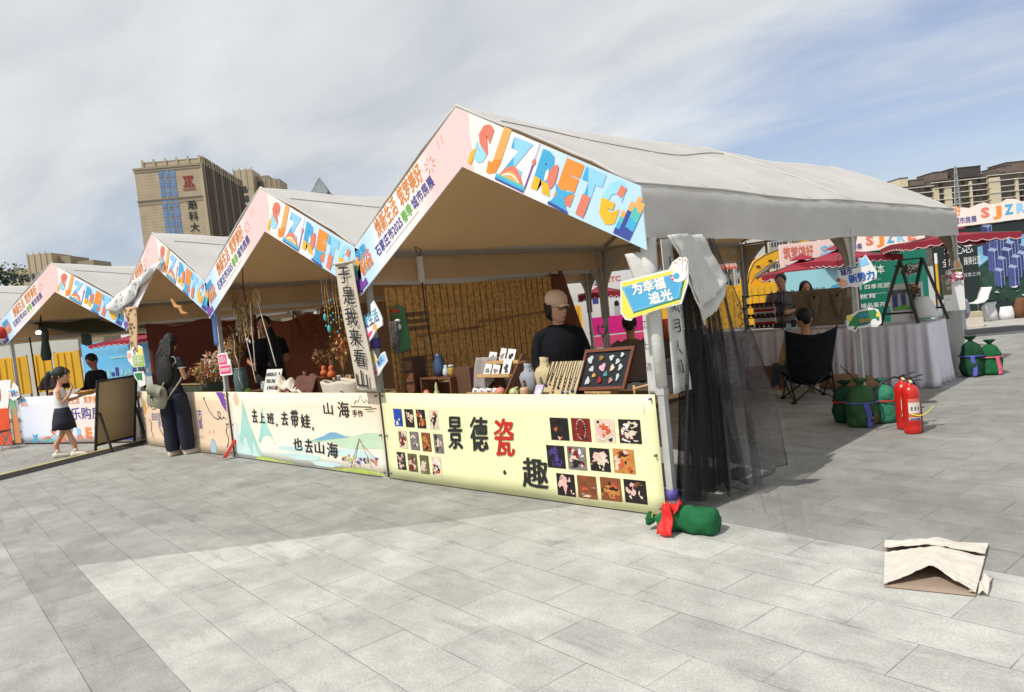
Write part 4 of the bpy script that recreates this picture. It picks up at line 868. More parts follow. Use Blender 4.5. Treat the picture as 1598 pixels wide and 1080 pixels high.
for i in range(22):                                 # small wares crowding the craft counter
 x = -6.45 + .105 * i + rnd.uniform(-.03, .03); y = rnd.choice((.16, .5, .62, .68)); h = rnd.uniform(.10, .25); r = rnd.uniform(.022, .045); m = MIXM[i % 8]; b = MB()
 if i % 3 == 0: b.lathe((x, y, TOP), [(r, 0), (r * 1.2, h * .4), (r * .5, h * .75), (r * .8, h)], m, 12)
 elif i % 3 == 1: b.box((x, y, TOP + h * .4), (r * 2, r * 1.6, h * .8), m, rz=rnd.uniform(-.5, .5)); b.box((x, y, TOP + h * .8 + .004), (r * 1.6, r * 1.2, .01), CARD, rz=.2)
 else: b.lathe((x, y, TOP), [(r * .9, 0), (r, h * .3), (r * .3, h * .5), (r * .55, h * .7), (r * .5, h * .85), (r * .1, h)], m, 10)
 tag(b.build('small_ware'), 'small carved or glazed ware among the crowd of little goods on the craft counter', 'ware', 'little goods crowding the craft counter')
for i in range(10):
 x = -2.95 + .19 * i; y = .66 + rnd.uniform(-.03, .03); h = rnd.uniform(.06, .13); b = MB(); b.box((x, y, TOP + h / 2), (.11, .08, h), [CARD, WOOD, LINEN, CER_B][i % 4], rz=rnd.uniform(-.4, .4)); b.box((x, y, TOP + h + .004), (.10, .07, .008), [GOLD, CARD, BEAD][i % 3], rz=.1); tag(b.build('gift_box'), 'small box in the back row of the jewellery counter', 'box', 'small boxes along the back of the jewellery counter')
# ================================================================== cloths at the near corner pole
def sheer_mat(name, col, a0, a1, scale, rough=.9):
 """woven net: tiny holes and denser threads"""
 m = bpy.data.materials.new(name); m.use_nodes = True; nt = m.node_tree; nt.nodes.clear(); N = nt.nodes.new; L = nt.links.new
 out = N('ShaderNodeOutputMaterial'); p = N('ShaderNodeBsdfPrincipled'); L(p.outputs[0], out.inputs[0])
 p.inputs['Base Color'].default_value = (*col, 1); p.inputs['Roughness'].default_value = rough; p.inputs['Specular IOR Level'].default_value = .1
 tc = N('ShaderNodeTexCoord'); n = N('ShaderNodeTexNoise'); n.inputs['Scale'].default_value = scale; n.inputs['Detail'].default_value = 4; L(tc.outputs['Object'], n.inputs['Vector'])
 v = N('ShaderNodeTexVoronoi'); v.inputs['Scale'].default_value = scale * 3.2; L(tc.outputs['Object'], v.inputs['Vector'])
 mr = N('ShaderNodeMapRange'); L(n.outputs[0], mr.inputs[0]); mr.inputs[1].default_value = .35; mr.inputs[2].default_value = .68; mr.inputs[3].default_value = a0; mr.inputs[4].default_value = a1
 mr2 = N('ShaderNodeMapRange'); L(v.outputs['Distance'], mr2.inputs[0]); mr2.inputs[1].default_value = .1; mr2.inputs[2].default_value = .6; mr2.inputs[3].default_value = 1.25; mr2.inputs[4].default_value = .75
 mu = N('ShaderNodeMath'); mu.operation = 'MULTIPLY'; mu.use_clamp = True; L(mr.outputs[0], mu.inputs[0]); L(mr2.outputs[0], mu.inputs[1]); L(mu.outputs[0], p.inputs['Alpha'])
 return m
NET = sheer_mat('black_net', (.026, .027, .031), .72, .97, 60); VEIL = sheer_mat('grey_veil', (.05, .052, .058), .46, .70, 44); VEIL_GHOST = sheer_mat('veil_ghost', (.12, .12, .125), .08, .15, 24)
COT = mat('cotton_white', (.56, .555, .53), .9, .06, 9, .2, 30)
HEM = mat('veil_hem', (.03, .03, .034), .9, 0)
t = thing('black_net_curtain', (.1, .4, 0), 'black net curtain with a grey veil, hanging at the near corner pole', 'curtain')
b = MB()
def core(u, v):
 w = 1 - v; fold = .035 * math.sin(u * 21 + v * 2) + .02 * math.sin(u * 43 + 1) ; gather = .55 + .45 * math.sin(math.pi * min(1, w * 1.1)) ** .7
 y = lerp(.30, .62, u) * v + lerp(-.02, .72, u) * w + .03 * math.sin(w * 5)
 x = .08 + fold * (.4 + w) + .10 * w * u
 return (x, y, lerp(.10 + .03 * math.sin(u * 17), 1.95, v))
b.sheet(core, 70, 24, NET); b.build('net_drape', t)
b = MB(); b.sheet(lambda u, v: (core(u * .75 + .1, v)[0] - .06 - .03 * math.sin(u * 19), core(u * .75 + .1, v)[1] + .03 * math.sin(v * 6), core(u, v)[2]), 50, 20, NET); b.build('net_drape', t)
def veil(u, v):
 w = 1 - v; k = w ** 1.1
 y = lerp(.52, .72, u) * (1 - k) + lerp(.45, 1.0, u) * k + .12 * math.sin(math.pi * w) * u; x = .10 + (.05 * math.sin(u * 13 + w * 2) + .025 * math.sin(u * 37 + w * 3)) * (.3 + w) + .05 * k + .17 * u * k
 zb = .03 + .12 * max(0, u - .7) / .3 + .05 * abs(math.sin(u * 9))
 return (x, y, lerp(zb, 1.93, v))
b = MB(); b.sheet(veil, 60, 24, VEIL); b.build('veil', t)
b = MB(); b.tube([veil(1, i / 20) for i in range(21)], .0035, HEM, 5); b.tube([veil(i / 30, 0) for i in range(31)], .0035, HEM, 5); b.build('hem', t)
def ghost_veil(u, v):
 w = 1 - v; y = lerp(.5, .85, u) * v + lerp(.35, -.42, u) * w ** 1.2 + .35 * math.sin(math.pi * w) * u; x = lerp(.12, .20, u) * v + lerp(.46, 1.12, u) * w ** 1.3 + .03 * math.sin(u * 15)
 return (x, y, lerp(.012, 1.25, v) + .02 * w * math.sin(u * 11) ** 2)
b = MB(); b.sheet(ghost_veil, 40, 16, VEIL_GHOST); b.build('veil', t)  # added sheer layer for the blurred ghost of the moving veil, no real cloth
t = thing('white_cloth', (.05, .3, 1.5), 'thick white cotton cloth slung over the corner beside the black net curtain', 'cloth')
def slung(u, v):
 y = lerp(lerp(.04, .46, u), lerp(.18, .68, u), min(1, v * 1.6)) if v < .62 else lerp(lerp(.18, .68, u), lerp(.32, .46, u), (v - .62) / .38)
 z = lerp(1.95, lerp(1.66, 1.60, u), min(1, v / .62)) if v < .62 else lerp(lerp(1.66, 1.60, u), lerp(1.40, 1.50, u), (v - .62) / .38)
 return (.155 + .03 * math.sin(u * 6 + v * 3) + .02 * v + .015 * mnoise.noise(Vector((u * 6, v * 6, 0))), y, z)
b = MB(); b.sheet(slung, 20, 24, COT, .012); b.build('outer_fold', t)
b = MB(); b.sheet(lambda u, v: (slung(u, v)[0] - .03 + .01 * math.sin(v * 9), slung(u, v)[1] + .06 * v, slung(u, v)[2] - .10 * v), 16, 20, COT, .012); b.build('inner_fold', t)
t = thing('calligraphy_cloth', (.03, .1, .8), 'off white cloth with inked writing tied around the near corner pole', 'cloth')
b = MB(); b.sheet(lambda u, v: (.075 + .012 * math.sin(u * 9 + v * 2), lerp(.03, lerp(.20, .26, 1 - v), u), lerp(.86, 1.93, v)), 14, 20, COT, .006)
class CP(Plane2):
 def at(s, x, z, off=0): return Vector((.088 + .012 * math.sin((x - .03) / .2 * 9 + (z - .86) * 2) + off, x, z))
P = CP((0, 0, 0), (0, 1, 0), (0, 0, 1))
for i, s in enumerate("山川风月人间"): b.text(P, s, .075, 1.70 - i * .145, .10, INK, .006, w=.085, rot=.2 * math.sin(i * 3), jit=.05, seed=i)
b.build('hanging_panel', t)
b = MB(); b.sheet(lambda u, v: (lerp(-.155, -.03, u), .06 + .02 * math.sin(u * 8 + v), lerp(.84, lerp(1.50, 1.62, u), v)), 10, 16, COT, .006)
P = Plane2((-.15, .035, 0), (1, 0, 0), (0, 0, 1))
for i, s in enumerate("江上清"): b.text(P, s, .005, 1.32 - i * .15, .06, INK, .004, w=.05, rot=.3 * math.sin(i * 3), jit=.05, seed=i)
b.build('hanging_panel', t)
b = MB(); b.sheet(lambda u, v: (lerp(-.10 - .08 * v, .02, u), -.035 - .012 * math.sin(u * 7), lerp(1.60, 1.86, v)), 8, 8, COT, .005); b.build('tied_corner', t)
b = MB(); b.tube([(.0, 0, z) for z in (.92, 1.3, 1.7, 1.95)], [.042, .044, .05, .06], COT, 10); b.build('pole_wrap', t)
# ================================================================== pole signs
def sign(name_label, P, outline, base, draw=None, th=.012, edge=None):
 t = thing('pole_sign', P.at(0, 0), name_label, 'sign'); b = MB()
 b.prism([P.at(x, y) for x, y in outline], P.n * -th, base, edge or WHITE)
 if draw: draw(b, P)
 b.build('sign_board', t); return t
SBLUE = mat('sign_blue', srgb(82, 164, 208), .45, .04, 5); SYEL = mat('sign_yellow', srgb(236, 214, 90), .45, .04, 5); SGRN = mat('sign_green', srgb(52, 130, 78), .45, .05, 5); SRED = mat('sign_dot_red', srgb(206, 70, 70), .5, .05, 5)
CREAMW = mat('sign_cream', (.74, .73, .66), .5, .03, 5)
def big_sign(b, P):
 b.poly2(P, [(-.29, -.14), (-.245, .125), (.26, .14), (.285, .02), (.20, -.15), (-.22, -.215), (-.26, -.20)], SYEL, .002)
 b.poly2(P, [(-.20, -.175), (.215, -.125), (.285, .06), (.27, .075), (-.19, -.16)], SGRN, .0025)
 b.poly2(P, [(-.255, .085), (.20, .11), (.27, .075), (.21, -.11), (-.195, -.16)], SBLUE, .0032)
 b.line2(P, [(-.24, .075), (.19, .10), (.255, .07), (.20, -.10), (-.188, -.148), (-.24, .075)], .004, LBLUE, .0037)
 b.text(P, "为幸福", -.165, -.012, .098, WHITE, .0045, bold=.06, w=.28, rot=.03); b.text(P, "追光", -.035, -.125, .098, WHITE, .0045, bold=.06, w=.19, rot=.03)
 # white hand making a ring
 b.disc2(P, .235, .085, .065, .058, WHITE, .005, 18); b.disc2(P, .215, .085, .026, .028, SBLUE, .0058, 14)
 for x, y, x2, y2 in ((.235, .12, .225, .205), (.258, .12, .265, .225), (.278, .11, .305, .205)):
  b.line2(P, [(x, y), (x2, y2)], .03, WHITE, .0054); b.disc2(P, x2, y2, .018, .02, WHITE, .0056); b.disc2(P, x2, y2 - .002, .007, .008, SRED, .0062, 8)
 for x, y in ((.178, .095), (.18, .065)): b.disc2(P, x, y, .011, .01, SRED, .0062, 8)
P = Plane2((.085, -.13, 1.585), (1, .16, .085), (-.085, 0, 1)); P.uy = P.n.cross(P.ux)
class Scaled(Plane2):
 def __init__(s, q, k): Plane2.__init__(s, q.o, q.ux, q.uy); s.n = q.n; s.k = k
 def at(s, x, y, off=0.0): return Plane2.at(s, x * s.k, y * s.k * .86, off)
P = Scaled(P, .86)
sign('blue sign reading 为幸福追光 with a white hand, on the near corner pole', P, [(-.305, -.14), (-.26, .14), (.16, .158), (.20, .215), (.235, .235), (.31, .235), (.325, .20), (.30, .02), (.215, -.165), (-.19, -.195), (-.225, -.235), (-.275, -.215)], CREAMW, big_sign)
def power_sign(b, P):
 b.text(P, "城市", -.15, .045, .065, NAVY, .003, bold=.05, w=.11); b.text(P, "新势力", -.085, -.05, .085, mat('sign_text_blue', srgb(44, 104, 190), .5, .04, 5), .003, bold=.06, w=.24)
 b.line2(P, [(-.165, .12), (-.055, .125), (-.04, .105), (.02, .11)], .012, mat('sign_dark', srgb(60, 70, 80), .5, 0), .003); b.poly2(P, [(.03, .10), (.05, .20), (.08, .17), (.11, .205), (.135, .11)], SKYB, .003)
 b.poly2(P, [(-.20, -.02), (-.15, .015), (-.11, -.005), (-.105, -.06), (-.16, -.07), (-.19, -.055)], mat('sign_peach', srgb(230, 176, 150), .5, .1, 9), .003); b.disc2(P, -.185, .015, .022, .02, mat('sign_brown', srgb(150, 90, 50), .5, .1, 9), .0036)
P = Plane2((.07, 3.70, 1.505), (1, .30, .12), (-.1, 0, 1)); P.uy = P.n.cross(P.ux)
sign('white and blue sign reading 城市新势力 on the middle side pole', P, [(-.205, -.02), (-.18, .02), (-.175, .12), (-.05, .14), (-.03, .115), (.025, .12), (.04, .205), (.075, .185), (.115, .215), (.15, .12), (.185, .02), (.17, -.045), (-.03, -.10), (-.09, -.075), (-.17, -.08)], WHITE, power_sign)
def cloud_sign(b, P):
 b.poly2(P, [(-.15, -.05), (-.12, .02), (-.03, .085), (.12, .09), (.15, .03), (.15, -.03), (.02, -.06), (-.06, -.065), (-.09, -.10)], SGRN, .002)
 b.disc2(P, -.125, .035, .032, .03, SYEL, .003, 10, .3, 2); b.disc2(P, .145, .03, .018, .03, SYEL, .003, 10, .3, 3); b.disc2(P, .10, -.055, .055, .028, WHITE, .003, 12, .2, 3); b.disc2(P, .10, -.035, .03, .03, WHITE, .0032, 12, .2, 3); b.disc2(P, -.125, -.07, .03, .022, WHITE, .003, 10, .2, 4)
 b.text(P, "2025", -.04, -.03, .04, ORANGE, .004, bold=.018, w=.10); b.text(P, "燃购", -.04, .015, .045, MIDB, .004, bold=.018, w=.10); b.line2(P, [(-.05, -.042), (.065, -.042)], .012, NAVY, .004)
P = Plane2((.09, 3.70, 1.065), (1, .30, .06), (-.05, 0, 1)); P.uy = P.n.cross(P.ux)
sign('green cloud shaped sign low on the middle side pole', P, [(-.165, -.05), (-.155, .06), (-.10, .07), (-.05, .095), (.06, .115), (.10, .105), (.15, .085), (.17, .02), (.165, -.06), (.12, -.095), (.04, -.085), (-.06, -.085), (-.09, -.12), (-.115, -.10), (-.16, -.085)], WHITE, cloud_sign)
P = Plane2((.03, 7.66, 1.42), (1, .3, .05), (-.05, 0, 1)); P.uy = P.n.cross(P.ux)
sign('small yellow green sign on the far side pole', P, [(-.13, -.09), (-.13, .03), (-.02, .05), (-.01, .15), (.05, .15), (.08, .06), (.08, -.08)], WHITE, lambda b, P: (b.rect2(P, -.115, -.075, .07, .03, mat('sign_olive', srgb(120, 130, 60), .5, .1, 6), .002), b.poly2(P, [(-.005, .04), (.005, .14), (.045, .14), (.065, .05)], PALEO, .002), b.text(P, "加油", -.05, -.055, .06, SYEL, .003, bold=.014, w=.10)))
P = Plane2((-3.16, -.13, 1.58), (1, 0, .25), (-.2, 0, 1)); P.uy = P.n.cross(P.ux)
sign('white sign with blue bubble lettering on the pole between the two nearest stalls', P, [(-.24, -.13), (-.25, -.04), (-.19, .02), (-.10, .01), (-.04, .06), (.04, .06), (.07, .15), (.13, .17), (.17, .06), (.19, -.03), (.17, -.09), (.06, -.10), (-.04, -.15), (-.16, -.19)], WHITE,
  lambda b, P: (b.text(P, "热爱生活", -.21, -.055, .12, MIDB, .003, bold=.02, w=.36, rot=.05, split=(NAVY, 0, -1, .03)), b.poly2(P, [(-.2, -.15), (-.06, -.09), (.0, -.085), (-.03, -.115), (-.16, -.175)], PINKP, .003), b.disc2(P, .05, -.075, .04, .03, PALEO, .003, 10, .4, 5)))
P = Plane2((-3.14, -.11, 1.17), (1, 0, .30), (-.3, 0, 1)); P.uy = P.n.cross(P.ux)
sign('small pink, yellow and blue sign lower on the pole between the two nearest stalls', P, [(-.14, -.10), (-.15, -.02), (-.09, .03), (-.10, .13), (-.03, .14), (.0, .02), (.09, .07), (.15, .07), (.15, -.03), (.06, -.06), (-.05, -.11)], WHITE,
  lambda b, P: (b.poly2(P, [(-.085, .03), (-.09, .12), (-.04, .125), (-.01, .02)], SYEL, .002), b.poly2(P, [(-.13, -.09), (-.13, -.03), (-.03, -.01), (-.05, -.09)], PINKP, .002), b.poly2(P, [(-.01, -.05), (.0, .0), (.09, .055), (.135, .05), (.135, -.02)], SKYB, .002), b.text(P, "遇见", -.01, -.035, .05, NAVY, .003, bold=.014, w=.11, rot=.25), b.text(P, "美好", -.125, -.075, .05, WHITE, .003, bold=.014, w=.09)))
P = Plane2((-6.49, -.10, 1.23), (1, 0, .04), (0, 0, 1)); P.uy = P.n.cross(P.ux)
sign('pink sign with white lettering on the pole left of the landscape banner', P, [(-.17, -.14), (-.17, .15), (.10, .15), (.12, .06), (.17, .05), (.17, -.14)], WHITE, lambda b, P: (b.rect2(P, -.15, .0, .08, .13, PINKP, .002), b.rect2(P, -.15, -.12, .155, -.015, mat('sign_rose', srgb(214, 66, 108), .5, .05, 5), .002), b.text(P, "主理人", -.13, .03, .075, WHITE, .003, bold=.014, w=.19), b.text(P, "DREAM", -.13, -.095, .055, WHITE, .003, bold=.014, w=.26)))
P = Plane2((-9.44, -.15, 1.42), (1, 0, .0), (0, 0, 1)); P.uy = P.n.cross(P.ux)
sign('yellow green sign with white lettering on the pole left of the peach banner', P, [(-.34, .0), (-.33, .10), (-.12, .12), (-.05, .16), (.10, .15), (.20, .18), (.34, .14), (.36, -.15), (-.12, -.16), (-.30, -.06)], WHITE, lambda b, P: (b.rect2(P, -.11, -.145, .34, .02, mat('sign_lime', srgb(150, 186, 70), .5, .06, 6), .002), b.text(P, "好房子", -.04, -.125, .12, WHITE, .003, bold=.018, w=.32), b.poly2(P, [(.1, .03), (.12, .13), (.33, .13), (.33, .03)], SYEL, .002), b.text(P, "住", -.05, .035, .09, INK, .003, bold=.014, w=.1), b.disc2(P, -.24, .03, .08, .055, mat('sign_pinkish', srgb(232, 170, 160), .5, .1, 8), .002, 12, .3, 4)))
P = Plane2((-9.36, -.15, 1.085), (1, 0, .0), (0, 0, 1)); P.uy = P.n.cross(P.ux)
sign('small green and white sign below the yellow green one on the same pole', P, [(-.24, .10), (.16, .11), (.22, .02), (.20, -.10), (-.05, -.14), (-.1, -.06), (-.22, .02)], WHITE, lambda b, P: b.poly2(P, [(-.21, .08), (.12, .09), (.10, -.04), (-.02, -.02), (-.1, -.03)], SGRN, .002))
a0 = F4(.06, -.12, .99); P = Plane2(a0, F4(1, 0, 0.06) - F4(0, 0, 0), (0, 0, 1)); P.uy = P.n.cross(P.ux)
sign('small white and blue sign on the pole left of the girl', P, [(-.17, .0), (-.14, .06), (-.02, .07), (.02, .13), (.08, .18), (.12, .13), (.19, .07), (.19, -.10), (-.02, -.16), (-.13, -.10)], WHITE, lambda b, P: (b.text(P, "新势力", -.06, -.09, .10, NAVY, .003, bold=.018, w=.22), b.rect2(P, -.13, .01, .08, .045, SKYB, .002), b.disc2(P, -.12, -.05, .035, .04, mat('sign_peach2', srgb(226, 180, 130), .5, .1, 8), .002)))
# ribbons and tape
b = MB(); b.tube([(-3.30 + .0, 0, 1.31), (-3.30, 0, 1.41)], .055, mat('tape_purple', srgb(84, 70, 150), .5, .1, 9), 10); tag(b.build('purple_tape'), 'band of purple tape around the pole between the two nearest stalls', 'tape')
b = MB(); b.tube([(0, 0, .12), (0, 0, .19)], .046, mat('tape_violet', srgb(90, 74, 150), .5, .1, 9), 10); tag(b.build('purple_tape'), 'band of purple tape low on the near corner pole', 'tape')
b = MB(); b.sheet(lambda u, v: (-6.62 + .06 * u + .03 * v, -.06 - .16 * (1 - v) + .02 * math.sin(u * 8), lerp(.03, .24, v)), 8, 8, mat('ribbon_red', srgb(196, 50, 44), .7, .1, 9), .006); tag(b.build('red_ribbon'), 'red ribbon trailing from the foot of the pole left of the landscape banner', 'ribbon')
b = MB(); b.sheet(lambda u, v: (-6.72 + .13 * u + .03 * v, -.10 + .015 * math.sin(u * 6), lerp(1.48, 2.0, v)), 8, 10, mat('cloth_indigo', srgb(70, 104, 160), .85, .35, 6), .006); tag(b.build('blue_scarf'), 'blue dyed scarf hanging at the tip between two fascias', 'scarf')
# ================================================================== sandbags, extinguishers
def sandbag(label, loc, rz, h, r, m, rib=None, lying=False, group='green sandbags weighing down the poles'):
 t = thing('sandbag', loc, label, 'sandbag', group, rz); M_ = Matrix.Translation(Vector(loc)) @ Matrix.Rotation(rz, 4, 'Z')
 if lying: M_ = M_ @ Matrix.Translation((0, 0, r * .78)) @ Matrix.Rotation(R(-90), 4, 'Y')
 b = MB(); rings = []
 prof = [(.0, .66), (.025, .88), (.06, .98), (.12, 1.03), (.22, 1.06), (.32, 1.05), (.42, 1.0), (.50, .95), (.56, .97), (.64, .93), (.72, .84), (.79, .68), (.84, .46), (.875, .22), (.895, .17), (.93, .32), (.97, .46), (1.0, .55)]
 for k in range(len(prof) - 1):
  for q in range(3): rings.append((lerp(prof[k][0], prof[k + 1][0], q / 3) * h, lerp(prof[k][1], prof[k + 1][1], q / 3) * r))
 rings.append((h, prof[-1][1] * r))
 n = 32; vs = []
 for k, (z, rr) in enumerate(rings):
  for j in range(n):
   a = 2 * math.pi * j / n; q = rr * (1 + .06 * math.sin(2 * a + h * 9) + (.30 if lying else .17) * mnoise.noise(Vector((math.cos(a) * 1.5, math.sin(a) * 1.5, z * 9 + loc[0] * 5))) + .03 * math.sin(z * 60 + 3 * math.sin(a * 2)) * mnoise.noise(Vector((math.cos(a) * 3, math.sin(a) * 3, z * 4))) + .05 * mnoise.noise(Vector((math.cos(a) * 5, math.sin(a) * 5, z * 22 + loc[0]))) + (.13 * math.sin(9 * a) * max(0, (z / h - .6) / .4)))
   v = Vector((q * math.cos(a), q * math.sin(a) * .92, z))
   if lying: v.x = max(v.x, -r * .74) if True else v.x
   v = M_ @ v
   if lying: v.z = max(v.z * .86, .004)
   vs.append(v)
 fs = [(i * n + j, i * n + (j + 1) % n, (i + 1) * n + (j + 1) % n, (i + 1) * n + j) for i in range(len(rings) - 1) for j in range(n)] + [tuple(range(n - 1, -1, -1)), tuple(range((len(rings) - 1) * n, len(rings) * n))]
 b.add(vs, fs, m, True); b.build('sack', t)
 b = MB(); c = [M_ @ Vector((.21 * r * math.cos(q * .7), .2 * r * math.sin(q * .7), .93 * h)) for q in range(10)]; b.tube(c, .006, mat('cord_yellow', srgb(170, 170, 60), .8, .1, 9), 5); b.build('tie_cord', t)
 if rib:
  b = MB()
  c = [M_ @ Vector((1.075 * r * math.cos(q * math.pi / 12), r * 1.0 * math.sin(q * math.pi / 12), .52 * h)) for q in range(25)]
  if not lying: b.tube(c, .008, rib, 5, False); b.build('strap', t)
  b = MB(); a = -1.2
  def rb(u, v):
   p = Vector((1.09 * r * math.cos(a) , 1.06 * r * math.sin(a), 0)); s_ = Vector((-math.sin(a), math.cos(a), 0))
   return M_ @ (p * (1 + .10 * (1 - v) ** 2) + s_ * ((u - .5) * .055 + .012 * math.sin(v * 5)) + Vector((0, 0, lerp(.012, .54 * h, v))))
  if lying:
   b.sheet(lambda u, v: (loc[0] - .30 + .055 * u + .06 * (1 - v) * u - .02 * (1 - v), loc[1] - .165 - .07 * (1 - v) ** 1.5 - .01 * math.sin(v * 9), lerp(.012, .20, v) + .01 * math.sin(u * 9 + v * 7)), 8, 14, rib, .006)
   b.sheet(lambda u, v: (loc[0] - .31 + .10 * u, loc[1] - .15 + .10 * v + .02 * math.sin(u * 12), .175 + .04 * math.sin(u * 6) * math.sin(v * 5 + 1)), 8, 8, rib, .006)
  else: b.sheet(rb, 4, 14, rib, .004)
  b.build('ribbon', t)
 return t
BAGG = mat('sack_green', srgb(38, 98, 62), .95, .18, 7, .8, 14, spec=.1); BAGO = mat('sack_olive', srgb(62, 98, 62), .95, .18, 7, .6, 16, spec=.1); BAGD = mat('sack_dark', srgb(36, 72, 52), .95, .2, 7, .6, 16, spec=.1); BAGT = mat('sack_teal', srgb(58, 122, 98), .95, .18, 7, .6, 16, spec=.1)
RIBR = mat('ribbon_scarlet', srgb(206, 34, 30), .6, .1, 9); RIBV = mat('ribbon_violet', srgb(86, 90, 180), .6, .1, 9); RIBP = mat('ribbon_pink', srgb(226, 100, 130), .6, .15, 9)
sandbag('green sandbag lying at the near corner pole with a red ribbon', (.46, -.20, 0), R(14), .47, .104, BAGG, RIBR, True)
sandbag('olive sandbag with a violet ribbon at the middle side pole', (.10, 3.42, 0), R(20), .48, .148, BAGO, RIBV)
sandbag('dark green sandbag with a red ribbon, left of the olive sandbag', (-.12, 3.60, 0), R(60), .44, .125, BAGD, RIBR)
sandbag('teal sandbag with a red strap, right of the olive sandbag', (.235, 3.66, 0), R(-40), .45, .128, BAGT, RIBR)
sandbag('tall dark green sandbag at the far side pole', (.27, 7.08, 0), R(0), .54, .145, BAGD, RIBV)
sandbag('smaller green sandbag with a pink ribbon at the far side pole', (.46, 7.22, 0), R(30), .47, .135, BAGG, RIBP)
EXR = mat('extinguisher_red', srgb(196, 34, 26), .25, .06, 4, spec=.6); STK = mat('sticker_white', (.68, .66, .6), .5, .05, 9)
def extinguisher(label, loc, rz):
 t = thing('fire_extinguisher', loc, label, 'fire extinguisher', 'red fire extinguishers', rz); c = Vector(loc); r = .078
 b = MB(); b.lathe(c, [(r * .93, .004), (r, .012), (r, .07), (r * .985, .074), (r, .078), (r, .36), (r * .97, .40), (r * .82, .435), (r * .5, .455), (.024, .465), (.022, .485)], EXR, 26); b.build('cylinder', t)
 b = MB(); 
 d = Vector((math.sin(rz), -math.cos(rz), 0)); side = Vector((math.cos(rz), math.sin(rz), 0))
 def lab(a0, a1, z0, z1, m, k):
  b.sheet(lambda u, v: c + (d * math.cos(lerp(a0, a1, u)) + side * math.sin(lerp(a0, a1, u))) * (r + .001 + .0006 * k) + Vector((0, 0, lerp(z0, z1, v))), 10, 1, m)
 lab(-.7, .7, .135, .335, STK, 0); lab(-.7, .7, .30, .335, mat('sticker_pink', srgb(214, 110, 100), .5, .1, 9), 1); lab(-.7, .7, .16, .20, mat('sticker_orange', srgb(200, 110, 80), .5, .1, 9), 1); lab(-.6, .6, .137, .152, mat('sticker_navy', srgb(70, 80, 140), .5, .1, 9), 1)
 for q in (-.42, -.05, .32): lab(q, q + .17, .225, .26, mat('sticker_ink', srgb(80, 76, 74), .5, .2, 30), 1)
 b.build('sticker', t)
 b = MB(); b.lathe(c + Vector((0, 0, .48)), [(.022, 0), (.026, .012), (.018, .03)], GOLD, 12); b.build('valve', t)
 b = MB(); b.bar(c + Vector((0, 0, .515)), c + side * .12 + Vector((0, 0, .545)), .022, BLK, .008); b.bar(c + Vector((0, 0, .50)), c + side * .115 + Vector((0, 0, .495)), .02, BLK, .008); b.bar(c + side * -.02 + Vector((0, 0, .50)), c + side * .02 + Vector((0, 0, .52)), .03, BLK, .03); b.build('handle', t)
 b = MB(); h0 = c + Vector((0, 0, .495)); pts = [h0, h0 - side * .07 + Vector((0, 0, .02)), h0 - side * .19 + Vector((0, 0, -.02)), h0 - side * .26 + Vector((0, 0, -.13)), h0 - side * .285 + Vector((0, 0, -.27)), h0 - side * .29 - d * .02 + Vector((0, 0, -.35))]
 if 'front' in label: pts = [h0, h0 + side * .06 - d * .05 + Vector((0, 0, -.02)), h0 + side * .085 - d * .03 + Vector((0, 0, -.15)), h0 + side * .085 + Vector((0, 0, -.32)), h0 + side * .08 + Vector((0, 0, -.45))]
 b.tube(pts, .0105, BLK, 7); b.tube([pts[-1], pts[-1] + (pts[-1] - pts[-2]).normalized() * .05], [.011, .017], BLK, 8); b.build('hose', t)
 b = MB(); b.lathe(c + d * .028 + Vector((0, 0, .488)), [(.014, 0), (.014, .008)], CARD, 10, d); b.build('gauge', t)
extinguisher('red fire extinguisher in front, beside the green sandbags', (.645, 3.16, 0), R(38)); extinguisher('red fire extinguisher half hidden behind the other one', (.525, 3.345, 0), R(40))
# paper bag lying on the paving
t = thing('paper_bag', (1.68, -.25, 0), 'crumpled brown paper bag lying open on the pale paving', 'paper bag'); PAP = mat('kraft_paper', srgb(208, 200, 189), .85, .05, 8, .35, 14); PAPI = mat('kraft_inside', srgb(150, 132, 116), .9, .06, 8)
A, B_, C_, D_ = Vector((1.585, -.62, 0)), Vector((1.965, -.545, 0)), Vector((1.865, .20, 0)), Vector((1.385, .03, 0))
def pb(u, v, z): 
 p = lerp(lerp(A, B_, u), lerp(D_, C_, u), v); return Vector((p.x, p.y, z))
wr = lambda u, v, s: .009 * mnoise.noise(Vector((u * 6, v * 6, s))) + .006 * mnoise.noise(Vector((u * 15, v * 13, s)))
b = MB(); b.sheet(lambda u, v: pb(u, v, .006 + .004 * abs(wr(u, v, 1))), 12, 12, PAPI, .002); b.build('lower_sheet', t)
def top(u, v):
 ridge = 1 - abs(2 * u - 1.04); z = .018 + (.068 * max(0, ridge) ** 1.15) * (1 - .25 * v) + wr(u, v, 3)
 y0 = -.02 + .20 * (max(0, ridge)) * (1 - v) ** 2
 return pb(u, lerp(y0 + .03, .70, v), max(.012, z))
b = MB(); b.sheet(top, 22, 16, PAP, .002, False); b.build('upper_sheet', t)
for s_ in (0, 1):
 b = MB(); b.sheet(lambda u, v, s_=s_: (lerp(pb(s_, .05 + .62 * u, .007), top(s_, u), v) + Vector(((.018 if s_ == 0 else -.03) * math.sin(math.pi * v), 0, 0))), 12, 4, PAP); b.build('side_gusset', t)
def fold(u, v):
 ridge = 1 - abs(2 * u - 1.04); z = .044 + .036 * max(0, ridge) + .016 * math.sin(v * 2.8) + wr(u, v, 7) - .045 * v - (.03 * (u - .5) if u > .5 else 0); return pb(u, lerp(.72, .99, v) - .05 * ridge * (1 - v), max(.02, z))
b = MB(); b.sheet(fold, 22, 8, PAP, .003, False); b.build('folded_bottom', t)
